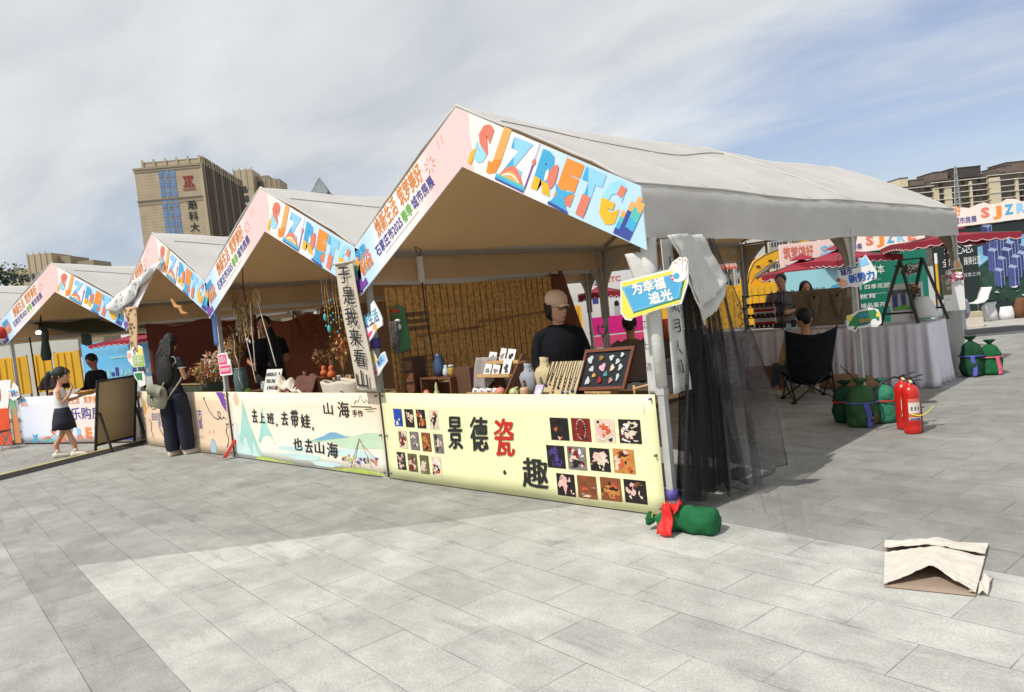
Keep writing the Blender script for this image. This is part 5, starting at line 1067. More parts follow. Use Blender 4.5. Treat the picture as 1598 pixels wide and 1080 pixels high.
b = MB(); b.sheet(lambda u, v: pb(1.02 + .10 * u, .02 + .32 * v, .012 + .02 * math.sin(u * 3 + v * 4) ** 2), 6, 6, PAP, .002); b.build('loose_flap', t)
# yellow tape on the extinguishers
b = MB(); YT = mat('tape_yellow', srgb(220, 214, 70), .6, .06, 9); b.sheet(lambda u, v: (lerp(.66, .84, u), lerp(3.075, 3.16, u) , .19 + .07 * u + .012 * v - .05 * math.sin(math.pi * u)), 10, 1, YT, .001); tag(b.build('yellow_tape'), 'strip of yellow tape trailing from the front fire extinguisher', 'tape')
# cable cover with a yellow line, in front of the pottery stall
t = thing('cable_cover', (-9.5, -1.2, 0), 'low black cable ramp with a yellow line running past the girl', 'cable cover'); BK2 = mat('rubber_black', (.03, .03, .03), .9, .3, 30, .4, 60)
p0, p1 = Vector((-10.08, .14, 0)), Vector((-7.6, -6.0, 0)); d = (p1 - p0).normalized(); n = Vector((-d.y, d.x, 0))
b = MB(); b.prism([p0 + n * -.16 + Vector((0, 0, .004)), p0 + n * -.06 + Vector((0, 0, .05)), p0 + n * .06 + Vector((0, 0, .05)), p0 + n * .16 + Vector((0, 0, .004))], p1 - p0, BK2); b.build('ramp', t)
b = MB(); P = Plane2(p0 + Vector((0, 0, .0525)), d, n); b.rect2(P, 0, -.055, (p1 - p0).length, -.005, mat('line_yellow', srgb(214, 196, 90), .7, .12, 7), 0); b.build('yellow_line', t)
# poster stand seen from behind
t = thing('poster_stand', (-10.1, -.4, 0), 'black framed poster stand showing its plain beige back, beside the pottery stall', 'poster stand'); BF = mat('frame_black', (.022, .02, .018), .5, .1, 9)
q0, q1 = Vector((-9.94, -.74, 0)), Vector((-10.26, -.06, 0)); dd = (q1 - q0); up = Vector((0, 0, 1)); nn = dd.normalized().cross(up); nn = nn if nn.x > 0 else -nn
cz = lambda s_, z: q0 + dd * s_ + Vector((0, 0, z)) + nn * (.21 * z)
b = MB(); b.prism([cz(.03, .13), cz(.97, .13), cz(.97, 1.09), cz(.03, 1.09)], nn * -.012, mat('board_back', srgb(160, 142, 112), .8, .04, 3)); b.build('panel', t)
b = MB()
for s0, s1, z0, z1 in ((0, 0, 0, 1.12), (1, 1, 0, 1.12), (0, 1, .12, .12), (0, 1, 1.11, 1.11)): b.bar(cz(s0, z0), cz(s1, z1), .035, BF)
b.build('frame', t)
for s_, foot in ((.04, Vector((-9.60, -.60, 0))), (.96, Vector((-9.86, .02, 0)))): b = MB(); b.bar(cz(s_, .62) + nn * .03, foot, .03, BF); b.build('prop_leg', t)
# ================================================================== craft stall goods
b = MB(); P = Plane2((-3.52, -.16, .9), (1, 0, -.02), (-.07, .0, 1)); P.uy = Vector((-.105, .0, 1)).normalized(); P.n = Vector((0, -1, 0))
t = thing('scroll', (-3.4, -.15, .9), 'tall off white cloth scroll with a column of black brush characters', 'scroll')
SCR = mat('scroll_cloth', srgb(196, 186, 170), .9, .06, 6, .15, 24)
b.sheet(lambda u, v: P.at(lerp(.04, .36, u) + .01 * math.sin(v * 7), lerp(0, 1.30, v), .008 * math.sin(u * 5 + v * 3)), 10, 26, SCR, .006)
for i, s in enumerate("于是我来看山"): b.text(P, s, .10 + .012 * math.sin(i * 2), 1.09 - i * .21, .17, INK, .022, bold=.012, w=.19, rot=-.06, jit=.014, seed=i)
b.build('cloth_panel', t); b = MB(); b.tube([P.at(.02, 1.30, .01), P.at(.40, 1.30, .01)], .012, SCR, 8); b.build('top_rod', t)
def easel_card():
 t = thing('card_easel', (-6.0, .3, TOP), 'white card with inked lines standing on the craft counter', 'card'); P = Plane2((-6.27, .26, TOP + .02), (1, 0, 0), (.12, .22, 1)); P.uy = P.n.cross(P.ux)
 b = MB(); b.prism([P.at(0, 0), P.at(.40, 0), P.at(.46, .31), P.at(.06, .31)], P.n * -.012, CARD, WOOD); rr = random.Random(2)
 for j in range(3):
  x = .06 + .02 * j
  for k in range(6): b.text(P, "山海风雨云月"[(j * 2 + k) % 6], x + k * .045, .215 - .085 * j, .05, INK, .003, bold=.02, w=.035, jit=.05, seed=k + j)
 b.line2(P, [(.36, .04), (.37, .16), (.40, .27)], .035, mat('card_wine', srgb(120, 60, 60), .6, .2, 12), .0025)
 b.build('card_panel', t)
easel_card()
SACK = mat('linen_white', srgb(206, 198, 184), .95, .06, 14, .25, 60); CHOC = mat('cloth_brown', srgb(98, 66, 56), .95, .12, 12, .2, 40)
b = MB(); b.sheet(lambda u, v: (lerp(-5.74, -5.06, u), lerp(.12, .42, v), TOP + .004 + (.20 * (1 - u) ** .7 + .06) * math.sin(math.pi * min(1, v * .9 + .1)) ** .5 * (.7 + .3 * math.sin(u * 9 + v * 4) ** 2) + .02 * mnoise.noise(Vector((u * 6, v * 6, 2)))), 24, 14, SACK, .008); tag(b.build('folded_cloth'), 'heap of folded white cloth right of the inked card', 'cloth')
b = MB(); b.sheet(lambda u, v: (lerp(-5.32, -4.88, u) + .02 * math.sin(v * 7), .30 - .16 * min(1, (1 - v) * 1.3) + .012 * math.sin(u * 20), TOP + .008 + .225 * min(1, v * 1.3) + .008 * math.sin(u * 12)), 20, 12, CHOC, .01); tag(b.build('folded_cloth'), 'dark brown cloth draped over a box on the craft counter', 'cloth')
b = MB(); b.box((-5.1, .36, TOP + .10), (.40, .20, .20), WOOD); tag(b.build('wooden_box'), 'wooden box under the dark brown cloth', 'box')
t = thing('woven_basket', (-4.5, .34, TOP), 'low white lined basket holding small ornaments on the craft counter', 'basket'); b = MB(); b.sheet(lambda u, v: (-4.5 + (.34 + .03 * v) * math.cos(2 * math.pi * u) , .34 + (.17 + .02 * v) * math.sin(2 * math.pi * u), TOP + .004 + v * (.16 + .012 * math.sin(u * 40))), 40, 6, SACK, .012); b.build('lining_cloth', t); b = MB(); b.lathe((0, 0, 0), [(.001, 0)], SACK, 4) if False else b.box((-4.5, .34, TOP + .10), (.44, .2, .02), CHOC); b.build('base', t)
DOLL = mat('ornament_orange', srgb(186, 92, 44), .6, .2, 12); DRY = mat('dried_stem', srgb(150, 104, 62), .9, .25, 14); DRY2 = mat('dried_dark', srgb(92, 66, 46), .9, .3, 14); STRAW = mat('dried_straw', srgb(176, 146, 98), .9, .25, 14)
for i, (x, y, z, s, lab) in enumerate(((-5.0, .42, TOP + .215, .07, 'orange squat ornament, left of the pair on the wooden box'), (-4.80, .40, TOP + .19, .085, 'orange squat ornament, right of the pair by the basket'))):
 b = MB(); b.lathe((x, y, z), [(s * .5, 0), (s * .7, s * .4), (s * .55, s * .8), (s * .3, s * 1.0), (s * .42, s * 1.25), (s * .35, s * 1.55), (s * .1, s * 1.75)], DOLL, 12); tag(b.build('ornament'), lab, 'ornament', 'orange ornaments')
def twigs(name, label, base, h, spread, n, mats, seed, cat='dried plants', leaf=.018, droop=0.0, group=None):
 rr = random.Random(seed); t = thing(name, base, label, cat, group); t['kind'] = 'thing'; b = MB(); bl = MB(); base = Vector(base)
 for i in range(n):
  a = rr.uniform(0, 6.28); s_ = rr.uniform(.2, 1) * spread; hh = h * rr.uniform(.6, 1.0); m = rr.choice(mats)
  pts = [base + Vector((math.cos(a) * s_ * (k / 5) ** 1.4, math.sin(a) * s_ * (k / 5) ** 1.4 * .7, hh * k / 5 - droop * (k / 5) ** 3 * s_)) + Vector((rr.uniform(-1, 1), rr.uniform(-1, 1), 0)) * .012 * k / 5 for k in range(6)]
  b.tube(pts, [.004 - .0005 * k for k in range(6)], m, 4)
  for k in range(6):
   q = pts[rr.choice((3, 4, 4, 5, 5))] + Vector((rr.gauss(0, 1), rr.gauss(0, 1), rr.gauss(0, 1))) * .025; e1 = Vector((rr.gauss(0, 1), rr.gauss(0, 1), rr.gauss(0, 1))).normalized() * leaf; e2 = Vector((rr.gauss(0, 1), rr.gauss(0, 1), rr.gauss(0, 1))).normalized() * leaf * .7
   bl.add([q - e1, q + e2, q + e1, q - e2], [(0, 1, 2, 3)], rr.choice(mats))
 b.build('stems', t); bl.build('leaves', t)
 return t
twigs('dried_branches', 'bare dried branches with orange leaves standing behind the basket', (-4.78, .55, TOP + .2), .50, .26, 16, [DRY, DOLL, STRAW], 3, leaf=.03)
twigs('dried_plants', 'dark dried seed heads at the right end of the craft counter', (-4.05, .40, TOP + .02), .55, .22, 26, [DRY2, STRAW, DRY2], 5, leaf=.028)
twigs('dried_plants', 'small dark carved shrub left of the orange ornaments', (-5.35, .62, TOP + .2), .34, .16, 20, [DRY2, DRY, DRY2], 8, leaf=.026)
t = thing('teal_vase', (-6.98, .3, TOP), 'tall grey blue vase of dried grass at the left of the craft counter', 'vase')
b = MB(); b.lathe((-6.96, .32, TOP), [(.085, 0), (.095, .05), (.10, .2), (.085, .30), (.075, .34), (.085, .36)], mat('ceramic_teal', srgb(84, 108, 112), .4, .15, 8), 18); b.build('body', t)
twigs('dried_grass', 'long brown dried grass standing in the grey blue vase', (-6.96, .32, TOP + .30), .62, .20, 90, [DRY2, DRY, STRAW], 11, leaf=.02)
b = MB(); b.ball((-6.55, .20, TOP + .05), .05, mat('fruit_green', srgb(128, 160, 50), .4, .15, 9), 14, 10, (1, 1, .92)); b.tube([(-6.55, .20, TOP + .09), (-6.545, .2, TOP + .115)], .004, WOOD, 5); tag(b.build('green_apple'), 'green apple on the craft counter edge', 'apple')
# driftwood mobile with shells, dream catchers, cords
t = thing('driftwood_mobile', (-6.35, .22, 2.0), 'driftwood branch hung with shells and tan tassels under the craft stall gable', 'mobile'); b = MB()
b.tube([(-6.62, .22, 2.02), (-6.48, .22, 1.95), (-6.34, .22, 1.97), (-6.20, .22, 2.08), (-6.14, .22, 2.2)], [.012, .018, .02, .015, .008], DRY, 7); b.tube([(-6.34, .22, 1.97), (-6.37, .22, 2.2), (-6.30, .22, 2.6)], [.014, .009, .004], DRY2, 6); b.tube([(-6.36, .22, 2.15), (-6.46, .22, 2.24)], [.008, .004], DRY2, 5); b.build('branch', t)
rr = random.Random(4); b = MB()
for i in range(46):
 x = rr.uniform(-6.58, -6.28); y = .22 + rr.uniform(-.06, .06); L_ = rr.uniform(.15, .48); z0 = 1.95
 pts = [(x + .025 * math.sin(k * 1.7 + i), y + .02 * math.cos(k * 2.1 + i), z0 - L_ * k / 6) for k in range(7)]
 b.tube(pts, .006, rr.choice([STRAW, STRAW, DRY, SACK]), 4)
 if i % 3 == 0: b.ball((pts[-1][0], y, pts[-1][2]), .022, rr.choice([SACK, STRAW, CER_W]), 7, 5, (1, .6, 1.1))
b.build('tassels', t)
for i, (x, z, r, lab) in enumerate(((-6.63, 2.04, .10, 'woven dream catcher ring left of the driftwood mobile'), (-6.02, 2.03, .105, 'woven dream catcher ring right of the driftwood mobile'))):
 b = MB()
 for k in range(5):
  rk = r * (1 - k * .19); b.tube([(x + rk * math.cos(a * math.pi / 12), .2 + .005 * k, z - .012 * k + rk * math.sin(a * math.pi / 12)) for a in range(25)], .004 if k else .006, STRAW, 5, False)
 for k in range(8): a = k * math.pi / 4; b.tube([(x, .2, z), (x + r * math.cos(a), .2, z + r * math.sin(a))], .0018, STRAW, 4)
 b.tube([(x, .2, z + r), (x, .2, 2.35)], .003, STRAW, 4)
 tag(b.build('dream_catcher'), lab, 'dream catcher', 'dream catchers')
for i, (x0, x1, z1, lab) in enumerate(((-6.52, -6.30, .95, 'pale cord hanging left of the man in the dark shirt'), (-6.20, -6.28, 1.1, 'pale cord hanging in front of the man in the dark shirt'), (-6.0, -5.72, 1.15, 'pale cord hanging right of the man in the dark shirt'), (-6.80, -6.72, .86, 'wavy pale cord hanging by the dried grass'))):
 b = MB(); b.tube([(lerp(x0, x1, k / 12) + (.03 * math.sin(k * 1.2) if i == 3 else .004 * math.sin(k)), .2, lerp(2.0 if i != 3 else 1.6, z1, k / 12)) for k in range(13)], .007, SACK, 5); tag(b.build('pale_twine'), lab, 'cord', 'pale hanging cords')
t = thing('bead_strands', (-4.42, .25, 1.7), 'bead strands with turquoise drops hanging left of the calligraphy scroll', 'beads'); rr = random.Random(7)
TURQ = mat('turquoise', srgb(70, 170, 180), .3, .15, 12)
for i in range(7):
 b = MB(); x = -4.56 + .055 * i; L_ = rr.uniform(.35, .62); m = rr.choice([STRAW, SILV, BEAD, CER_B]); b.tube([(x + .008 * math.sin(k * 1.3), .25, 2.15 - L_ * k / 8) for k in range(9)], .005, m, 5)
 for k in range(4): b.ball((x + .008 * math.sin(k), .25, 2.0 - L_ * (.35 + .2 * k)), .013, rr.choice([TURQ, m, GOLD]), 7, 5)
 if i in (0, 1): b.ball((x, .25, 2.12 - L_), .035, TURQ, 8, 6, (.8, .6, 1.3))
 b.build('strand', t)
t = thing('rope_drape', (-9.6, 3.05, 1.6), 'tan macrame rope loops on the rear wall of the craft stall', 'wall hanging')
for k in range(5):
 b = MB(); w_ = .42 - .05 * k; b.tube([(-9.6, 2.72 + w_ * (u / 14 * 2 - 1) * .8 + .35, 1.93 - (.18 + .11 * k) * (1 - (u / 14 * 2 - 1) ** 2) ** .7) for u in range(15)], .013, DRY, 5); b.build('rope_loop', t)
for s_ in (0, 1): b = MB(); b.tube([(-9.6, 2.74 + .66 * s_, 1.93), (-9.6, 2.72 + .68 * s_, 1.3)], .02, DRY, 6); b.build('tassel', t)
b = MB(); NV = mat('cloth_navy', srgb(26, 28, 38), .9, .15, 6)
b.rings([((-7.05, .95, .5), (.20, -.1, 0), (.06, .1, 0)), ((-7.08, .95, .9), (.17, -.09, 0), (.06, .09, 0)), ((-7.10, .95, 1.25), (.15, -.08, 0), (.05, .08, 0)), ((-7.15, .95, 1.5), (.12, -.06, 0), (.04, .06, 0)), ((-7.18, .95, 1.66), (.03, -.02, 0), (.02, .02, 0))], NV, 18); tag(b.build('hanging_dress'), 'long dark navy dress hanging at the left of the craft stall', 'dress')
# ================================================================== dried flower stall goods
t = thing('glass_case', (-8.15, .3, TOP), 'low greenish display case on the counter right of the woman with the backpack', 'display case'); GL = mat('glass_green', srgb(66, 82, 70), .15, .3, 5, spec=.6)
b = MB(); b.box((-8.15, .30, TOP + .085), (.95, .30, .16), GL); b.build('case_body', t); b = MB()
for z in (.006, .165): 
 for y in (.14, .46): b.bar((-8.63, y, TOP + z), (-7.67, y, TOP + z), .012, WOODL)
b.build('case_frame', t)
FLO = [STRAW, SACK, STRAW, mat('dried_orange', srgb(206, 120, 70), .9, .2, 14), mat('dried_pink', srgb(196, 140, 126), .9, .2, 14)]
def bouquet(label, c, rx, rz_, mats, seed, n=260):
 rr = random.Random(seed); t = thing('dried_bouquet', (c[0], c[1], c[2] - rz_), label, 'dried flowers', 'bundles of dried flowers'); b = MB()
 for i in range(n):
  d = Vector((rr.gauss(0, 1), rr.gauss(0, 1), rr.gauss(0, 1))).normalized(); k = rr.uniform(.5, 1.0); p = Vector(c) + Vector((d.x * rx * k, d.y * .14 * k, d.z * rz_ * k)); e1 = Vector((rr.gauss(0, 1), rr.gauss(0, 1), rr.gauss(0, 1))).normalized() * .035; e2 = d.cross(e1).normalized() * .02
  b.add([p - e1, p + e2, p + e1 + d * .02, p - e2], [(0, 1, 2, 3)], rr.choice(mats))
 for i in range(20): a = rr.uniform(-1, 1); b.tube([(c[0] + a * .03, c[1], c[2] - rz_ * .95), (c[0] + a * rx * .7, c[1] + rr.uniform(-.08, .08), c[2] + rz_ * .3)], .004, DRY, 4)
 b.build('flower_heads', t)
bouquet('tan bundle of dried flowers beside the customer with the backpack', (-8.12, .32, 1.12), .22, .17, [STRAW, DRY, STRAW], 1); bouquet('orange and cream bundle of dried flowers near the right pole', (-7.72, .30, 1.18), .24, .22, FLO, 2, 340); bouquet('small pale bundle of dried flowers behind the tan one', (-7.95, .5, 1.2), .18, .14, [SACK, STRAW], 3); bouquet('cream dried flowers standing tall by the right pole', (-7.5, .42, 1.30), .16, .26, [SACK, STRAW, STRAW], 4)
b = MB(); b.tube([(-8.27, .05, 2.21), (-8.15, .05, 2.10), (-8.05, .06, 2.08), (-7.95, .05, 1.99), (-7.78, .05, 1.97)], [.02, .03, .025, .028, .012], mat('driftwood', srgb(180, 136, 84), .9, .2, 8), 8); b.tube([(-8.05, .06, 2.08), (-7.97, .04, 2.09), (-7.92, .05, 2.05)], [.018, .014, .008], mat('driftwood', (0, 0, 0)), 7); tag(b.build('driftwood'), 'piece of driftwood hanging under the right fascia of the dried flower stall', 'driftwood')
# white cloth thrown over the fascia
t = thing('white_cloth', (-9.4, -.2, 2.2), 'white cloth with grey writing thrown over the left fascia of the dried flower stall', 'cloth'); WC = mat('cloth_white', (.66, .66, .65), .9, .04, 6, .2, 20)
def pw(u, pts):
 for (u0, a0), (u1, a1) in zip(pts, pts[1:]):
  if u <= u1: return lerp(Vector(a0), Vector(a1), (u - u0) / (u1 - u0))
 return Vector(pts[-1][1])
def wc(u, v):
 tp = pw(u, [(0, (-10.40, 2.31)), (.45, (-9.26, 2.53)), (.75, (-8.56, 2.66)), (1, (-7.92, 2.76))]); bt = pw(u, [(0, (-10.38, 2.22)), (.15, (-10.0, 2.17)), (.45, (-9.27, 2.27)), (.70, (-8.80, 2.47)), (1, (-7.90, 2.71))])
 p = lerp(tp, bt, v); return (p.x, -.15 - .03 * math.sin(v * 3) + .015 * math.sin(u * 20 + v * 4), p.y + .008 * math.sin(u * 31) * v)
b = MB(); b.sheet(wc, 34, 10, WC, .006); rr = random.Random(9)
class WP(Plane2):
 def at(s, x, y, off=0): return Vector(wc(x, y)) + Vector((0, -.012 - off, 0))
P = WP((0, 0, 0), (1, 0, 0), (0, 0, 1)); gk = mat('ink_grey', srgb(110, 108, 108), .8, .1, 9)
for i in range(26):
 u0 = rr.uniform(.12, .9); v0 = rr.uniform(.2, .9); b.line2(P, [(u0, v0), (u0 + rr.uniform(.008, .03), v0 + rr.uniform(-.2, .2)), (u0 + rr.uniform(.02, .05), v0 + rr.uniform(-.12, .12))], .008, gk, .002)
b.build('cloth_panel', t)
t = thing('patterned_strip', (-9.7, -.12, 1.4), 'tan strip spotted with brown hanging below the white cloth', 'cloth'); b = MB(); LEO = mat('cloth_tan', srgb(196, 166, 128), .9, .06, 8); LB2 = mat('spot_brown', srgb(110, 80, 58), .9, .1, 8)
ls = lambda u, v: Vector((lerp(-9.66, -9.28, u) + .08 * v * v, -.14 + .02 * math.sin(u * 5 + v * 4), lerp(1.50, 2.20, v)))
b.sheet(ls, 8, 20, LEO, .006)
class LP(Plane2):
 def at(s, x, y, off=0): return ls(x, y) + Vector((0, -.008 - off, 0))
for i in range(38): b.disc2(LP((0, 0, 0), (1, 0, 0), (0, 0, 1)), rr.uniform(.1, .9), rr.uniform(.03, .97), .07, .022, LB2, .002, 8, .5, i)
b.build('cloth_panel', t)
# ================================================================== pottery stall goods
t = thing('work_lamp', F4(.375, .3, 1.98), 'lit round work lamp hanging under the roof of the pottery stall', 'lamp'); c = F4(.375, .3, 2.03); b = MB(); b.ball(c, .045, mat('lamp_glow', (1, .96, .88), .3, 0, emit=9), 12, 8, (1.2, 1, .8)); b.build('bulb', t); b = MB(); b.tube([c + Vector((0, .03, .03)), c + Vector((0, .05, .12)), F4(.42, .36, 2.35)], [.04, .03, .008], BLK, 8); b.build('holder', t)
b = MB(); b.tube([F4(.10, .30, .80), F4(.08, .30, 1.97)], .014, BLK, 6); tag(b.build('slim_post'), 'slim black post at the left end of the pottery stall', 'post')
DG = mat('cloth_dark_green', srgb(52, 66, 58), .9, .12, 6)
b = MB(); b.sheet(lambda u, v: F4(lerp(.15, 2.75, u), lerp(.35, 1.6, v), lerp(2.22, 1.93, u) - .16 * math.sin(math.pi * u) * (1 - .4 * v) + .02 * math.sin(v * 9 + u * 4)), 26, 12, DG, .006); tag(b.build('green_awning'), 'dark green cloth slung under the roof of the pottery stall', 'awning')
b = MB(); b.rings([(F4(.43, .35, 1.50), (.10, 0, 0), (0, .07, 0)), (F4(.43, .35, 1.60), (.13, 0, 0), (0, .09, 0)), (F4(.46, .35, 1.85), (.07, 0, 0), (0, .06, 0)), (F4(.48, .35, 1.98), (.09, 0, 0), (0, .06, 0)), (F4(.48, .35, 2.15), (.06, 0, 0), (0, .05, 0))], DG, 12); tag(b.build('rolled_cloth'), 'rolled dark green cloth hanging near the work lamp', 'cloth')
b = MB(); b.sheet(lambda u, v: F4(lerp(1.15, 1.42, u), .6 + .03 * math.sin(u * 9), lerp(1.68 + .08 * abs(u - .5), 1.92, v)), 8, 8, DG, .008); tag(b.build('green_pennant'), 'short dark green cloth end hanging in the middle of the pottery stall', 'cloth')
rr = random.Random(12); POT = [mat('pot_brown', srgb(96, 74, 58), .5, .3, 12), mat('pot_cream', srgb(190, 180, 160), .4, .15, 12), mat('pot_dark', srgb(52, 44, 40), .4, .3, 12), mat('pot_green', srgb(110, 116, 88), .4, .2, 12)]
labs = ['first pottery cup beside the girl, leftmost of the row', 'second pottery cup in the row behind the poster stand', 'squat pottery bowl in the row behind the poster stand', 'tall pottery cup in the middle of the row', 'dark pottery teapot in the row behind the poster stand', 'cream pottery cup near the right pole of the pottery stall', 'brown pottery pot next to the cream cup', 'tall bamboo cup at the right end of the pottery row']
for i, (x, h, r) in enumerate(((1.35, .10, .05), (1.55, .09, .045), (1.78, .06, .075), (2.02, .13, .045), (2.25, .11, .07), (2.50, .13, .06), (2.72, .10, .06), (3.02, .22, .05))):
 b = MB(); c = F4(x, .34 + rr.uniform(-.05, .05), TOP); b.lathe(c, [(r * .6, 0), (r, h * .35), (r * .95, h * .7), (r * .75, h * .92), (r * .8, h)], POT[(i * 3 + 1) % 4], 14)
 if i == 4: b.tube([c + Vector((r, 0, h * .4)), c + Vector((r * 1.8, -.02, h * .8))], [.02, .012], POT[2], 6)
 tag(b.build('pottery_cup'), labs[i], 'pottery', 'pottery along the counter')
for i in range(9):
 b = MB(); c = F4(1.30 + .19 * i, .13 + rr.uniform(-.02, .02), TOP); r = rr.uniform(.045, .07); h = rr.uniform(.03, .06); b.lathe(c, [(r * .5, 0), (r, h), (r * .93, h), (r * .45, .012)], POT[i % 4], 12); tag(b.build('small_dish'), 'small pottery dish in the front row on the pottery counter', 'dish', 'small dishes along the counter edge')
t = thing('display_stand', F4(.35, .5, TOP), 'dark stand with a slanted top at the left end of the pottery counter', 'stand'); b = MB(); b.box(F4(.32, .5, TOP + .18), (.62, .3, .03), POT[2], rz=ANG4); b.build('top_board', t); b = MB(); b.prism([F4(.0, .36, TOP + .2), F4(.62, .36, TOP + .2), F4(.55, .36, TOP + .4), F4(.2, .36, TOP + .4)], F4(0, .25, 0) - F4(0, 0, 0), POT[2]); b.build('slanted_cover', t)
for x in (.05, .60): b = MB(); b.bar(F4(x, .5, TOP), F4(x, .5, TOP + .17), .03, POT[2]); b.build('leg', t)
b = MB(); b.rings([(F4(.35, .45, TOP + k * .03), (.11 - .01 * k, 0, 0), (0, .09, 0)) for k in range(5)], mat('cloth_wine', srgb(120, 50, 46), .9, .2, 9), 12); tag(b.build('red_bundle'), 'dark red bundle under the slanted stand', 'bundle')
# left edge: next stall's goods
t = thing('red_lantern', F4(-.02, -.25, 2.15), 'red and white round lantern at the left edge', 'lantern'); b = MB(); b.ball(F4(-.02, -.16, 2.08), .15, mat('lantern_red', srgb(186, 44, 44), .5, .1, 6), 16, 10, (1, 1, .85)); b.build('shade', t); b = MB(); b.lathe(F4(-.02, -.16, 1.94), [(.10, 0), (.11, .04)], WHITE, 14); b.build('rim', t)
t = thing('promo_board', F4(-.5, -.10, 0), 'white promotional board with a red curve at the left edge', 'board'); b = MB(); P = Plane2(F4(-1.4, -.10, 0), F4(1, 0, 0) - F4(0, 0, 0), (0, 0, 1)); b.prism([P.at(0, .70), P.at(1.18, .66), P.at(1.42, 1.22), P.at(0, 1.22)], P.n * -.02, WHITE); b.disc2(P, .86, .98, .18, .20, RED, .003, 16, .1, 1); b.build('panel', t)
b = MB(); P = Plane2(F4(-1.4, -.14, 0), F4(1, 0, 0) - F4(0, 0, 0), (0, 0, 1)); b.prism([P.at(0, .02), P.at(1.24, .02), P.at(1.26, .70), P.at(0, .70)], P.n * -.01, mat('sheet_orange', srgb(214, 76, 30), .6, .08, 5)); tag(b.build('orange_sheet'), 'orange sheet hung below the white promotional board', 'banner')
b = MB(); P = Plane2(F4(-.16, -.09, 0), F4(1, 0, 0) - F4(0, 0, 0), (0, 0, 1)); b.prism([P.at(.0, .04), P.at(.21, .04), P.at(.19, .92), P.at(.02, .92)], P.n * -.008, gradient_mat('poster_leaf', [(0, srgb(200, 140, 90)), (.5, srgb(206, 130, 90)), (.8, srgb(110, 170, 130)), (1, srgb(90, 150, 120))], (0, 0, 1), .05, .92)); tag(b.build('leaf_poster'), 'narrow green and orange poster beside the leftmost pole', 'poster')
t = thing('folding_stool', F4(.18, -.5, 0), 'small folding stool with a patterned seat at the left edge', 'stool'); b = MB(); b.sheet(lambda u, v: F4(lerp(-.05, .36, u), lerp(-.62, -.40, v), .36 - .05 * math.sin(math.pi * u)), 10, 5, mat('stool_pattern', srgb(130, 92, 84), .9, .5, 30), .008); b.build('seat', t)
for y in (-.62, -.40):
 for x0, x1 in ((-.06, .36), (.37, -.04)): b = MB(); b.bar(F4(x0, y, .36), F4(x1, y, .005), .018, POLE); b.build('leg', t)
# ================================================================== people
SKIN = mat('skin', srgb(198, 148, 120), .55, .06, 9); SKIN2 = mat('skin_darker', srgb(180, 128, 102), .55, .06, 9); HAIR = mat('hair_black', (.014, .012, .011), .5, .4, 30, .5, 90); EYE = mat('eye_dark', (.02, .015, .012), .3, 0); LIPS = mat('lips', srgb(160, 84, 76), .5, 0)  # two skin tones, the second a little darker
def V(*a): return Vector(a)
def head(b, c, f, s, m, tilt=0.0):
 """head about .225*s tall round centre c, facing unit f (horizontal)"""
 up = Vector((0, 0, 1)); f = (Vector(f) + up * tilt).normalized(); sd = f.cross(up).normalized(); up = sd.cross(f)
 C = Vector(c); P = lambda x, y, z: C + (sd * x + f * y + up * z) * s
 b.rings([(P(0, -.012, .118), sd * .02 * s, f * .022 * s), (P(0, -.012, .108), sd * .045 * s, f * .055 * s), (P(0, -.01, .085), sd * .066 * s, f * .084 * s), (P(0, -.006, .045), sd * .077 * s, f * .098 * s), (P(0, -.002, .0), sd * .075 * s, f * .096 * s), (P(0, .004, -.04), sd * .068 * s, f * .086 * s), (P(0, .014, -.075), sd * .056 * s, f * .068 * s), (P(0, .03, -.10), sd * .040 * s, f * .046 * s), (P(0, .04, -.115), sd * .022 * s, f * .028 * s)], m, 18)
 b.tube([P(0, .088, .012), P(0, .104, -.018), P(0, .112, -.032)], [.010 * s, .013 * s, .015 * s], m, 7); b.ball(P(0, .098, -.034), .016 * s, m, 8, 5, (1.2, 1, .8))
 for k in (-1, 1): b.ball(P(.077 * k, -.008, -.008), .028 * s, m, 8, 6, (.4, .7, 1.1)); b.ball(P(.032 * k, .084, .02), .012 * s, m, 6, 4)
 b.ball(P(0, .090, -.066), .018 * s, m, 8, 5, (1.3, .7, .6))
 return P
def face(T, P, s):
 b = MB()
 for k in (-1, 1): b.ball(P(.031 * k, .091, .012), .0085 * s, EYE, 8, 5, (1.2, 1, .8))
 b.build('eyes', T); b = MB(); b.ball(P(0, .102, -.067), .015 * s, LIPS, 8, 5, (1.3, .5, .5)); b.build('lips', T)
def hand(b, w, d, n, s, m, curl=.5):
 """palm from the wrist along d, palm facing n; five bent fingers and a thumb from the side"""
 d = Vector(d).normalized(); n = (Vector(n) - d * Vector(n).dot(d)).normalized(); x = d.cross(n); w = Vector(w)
 b.rings([(w, x * .026 * s, n * .020 * s), (w + d * .03 * s, x * .036 * s, n * .016 * s), (w + d * .075 * s, x * .040 * s, n * .014 * s), (w + d * .095 * s, x * .036 * s, n * .011 * s)], m, 12)
 for i, (o, L_) in enumerate(((-.030, .062), (-.010, .074), (.011, .078), (.031, .068))):
  p = w + d * .088 * s + x * o * s; a = curl * (.8 + .12 * i); pts = [p]
  for seg in (.42, .33, .25):
   dd = d * math.cos(a) + n * math.sin(a); p = p + dd * L_ * seg * s; pts.append(p); a += curl * .8
  b.tube(pts, [.0095 * s, .009 * s, .0082 * s, .007 * s], m, 7)
 q = w + d * .035 * s - x * .033 * s; b.tube([q, q - x * .024 * s + d * .022 * s + n * .008 * s, q - x * .03 * s + d * .05 * s + n * .022 * s], [.012 * s, .0105 * s, .008 * s], m, 7)
def limb(b, pts, rs, m, n=10): b.tube(pts, rs, m, n)
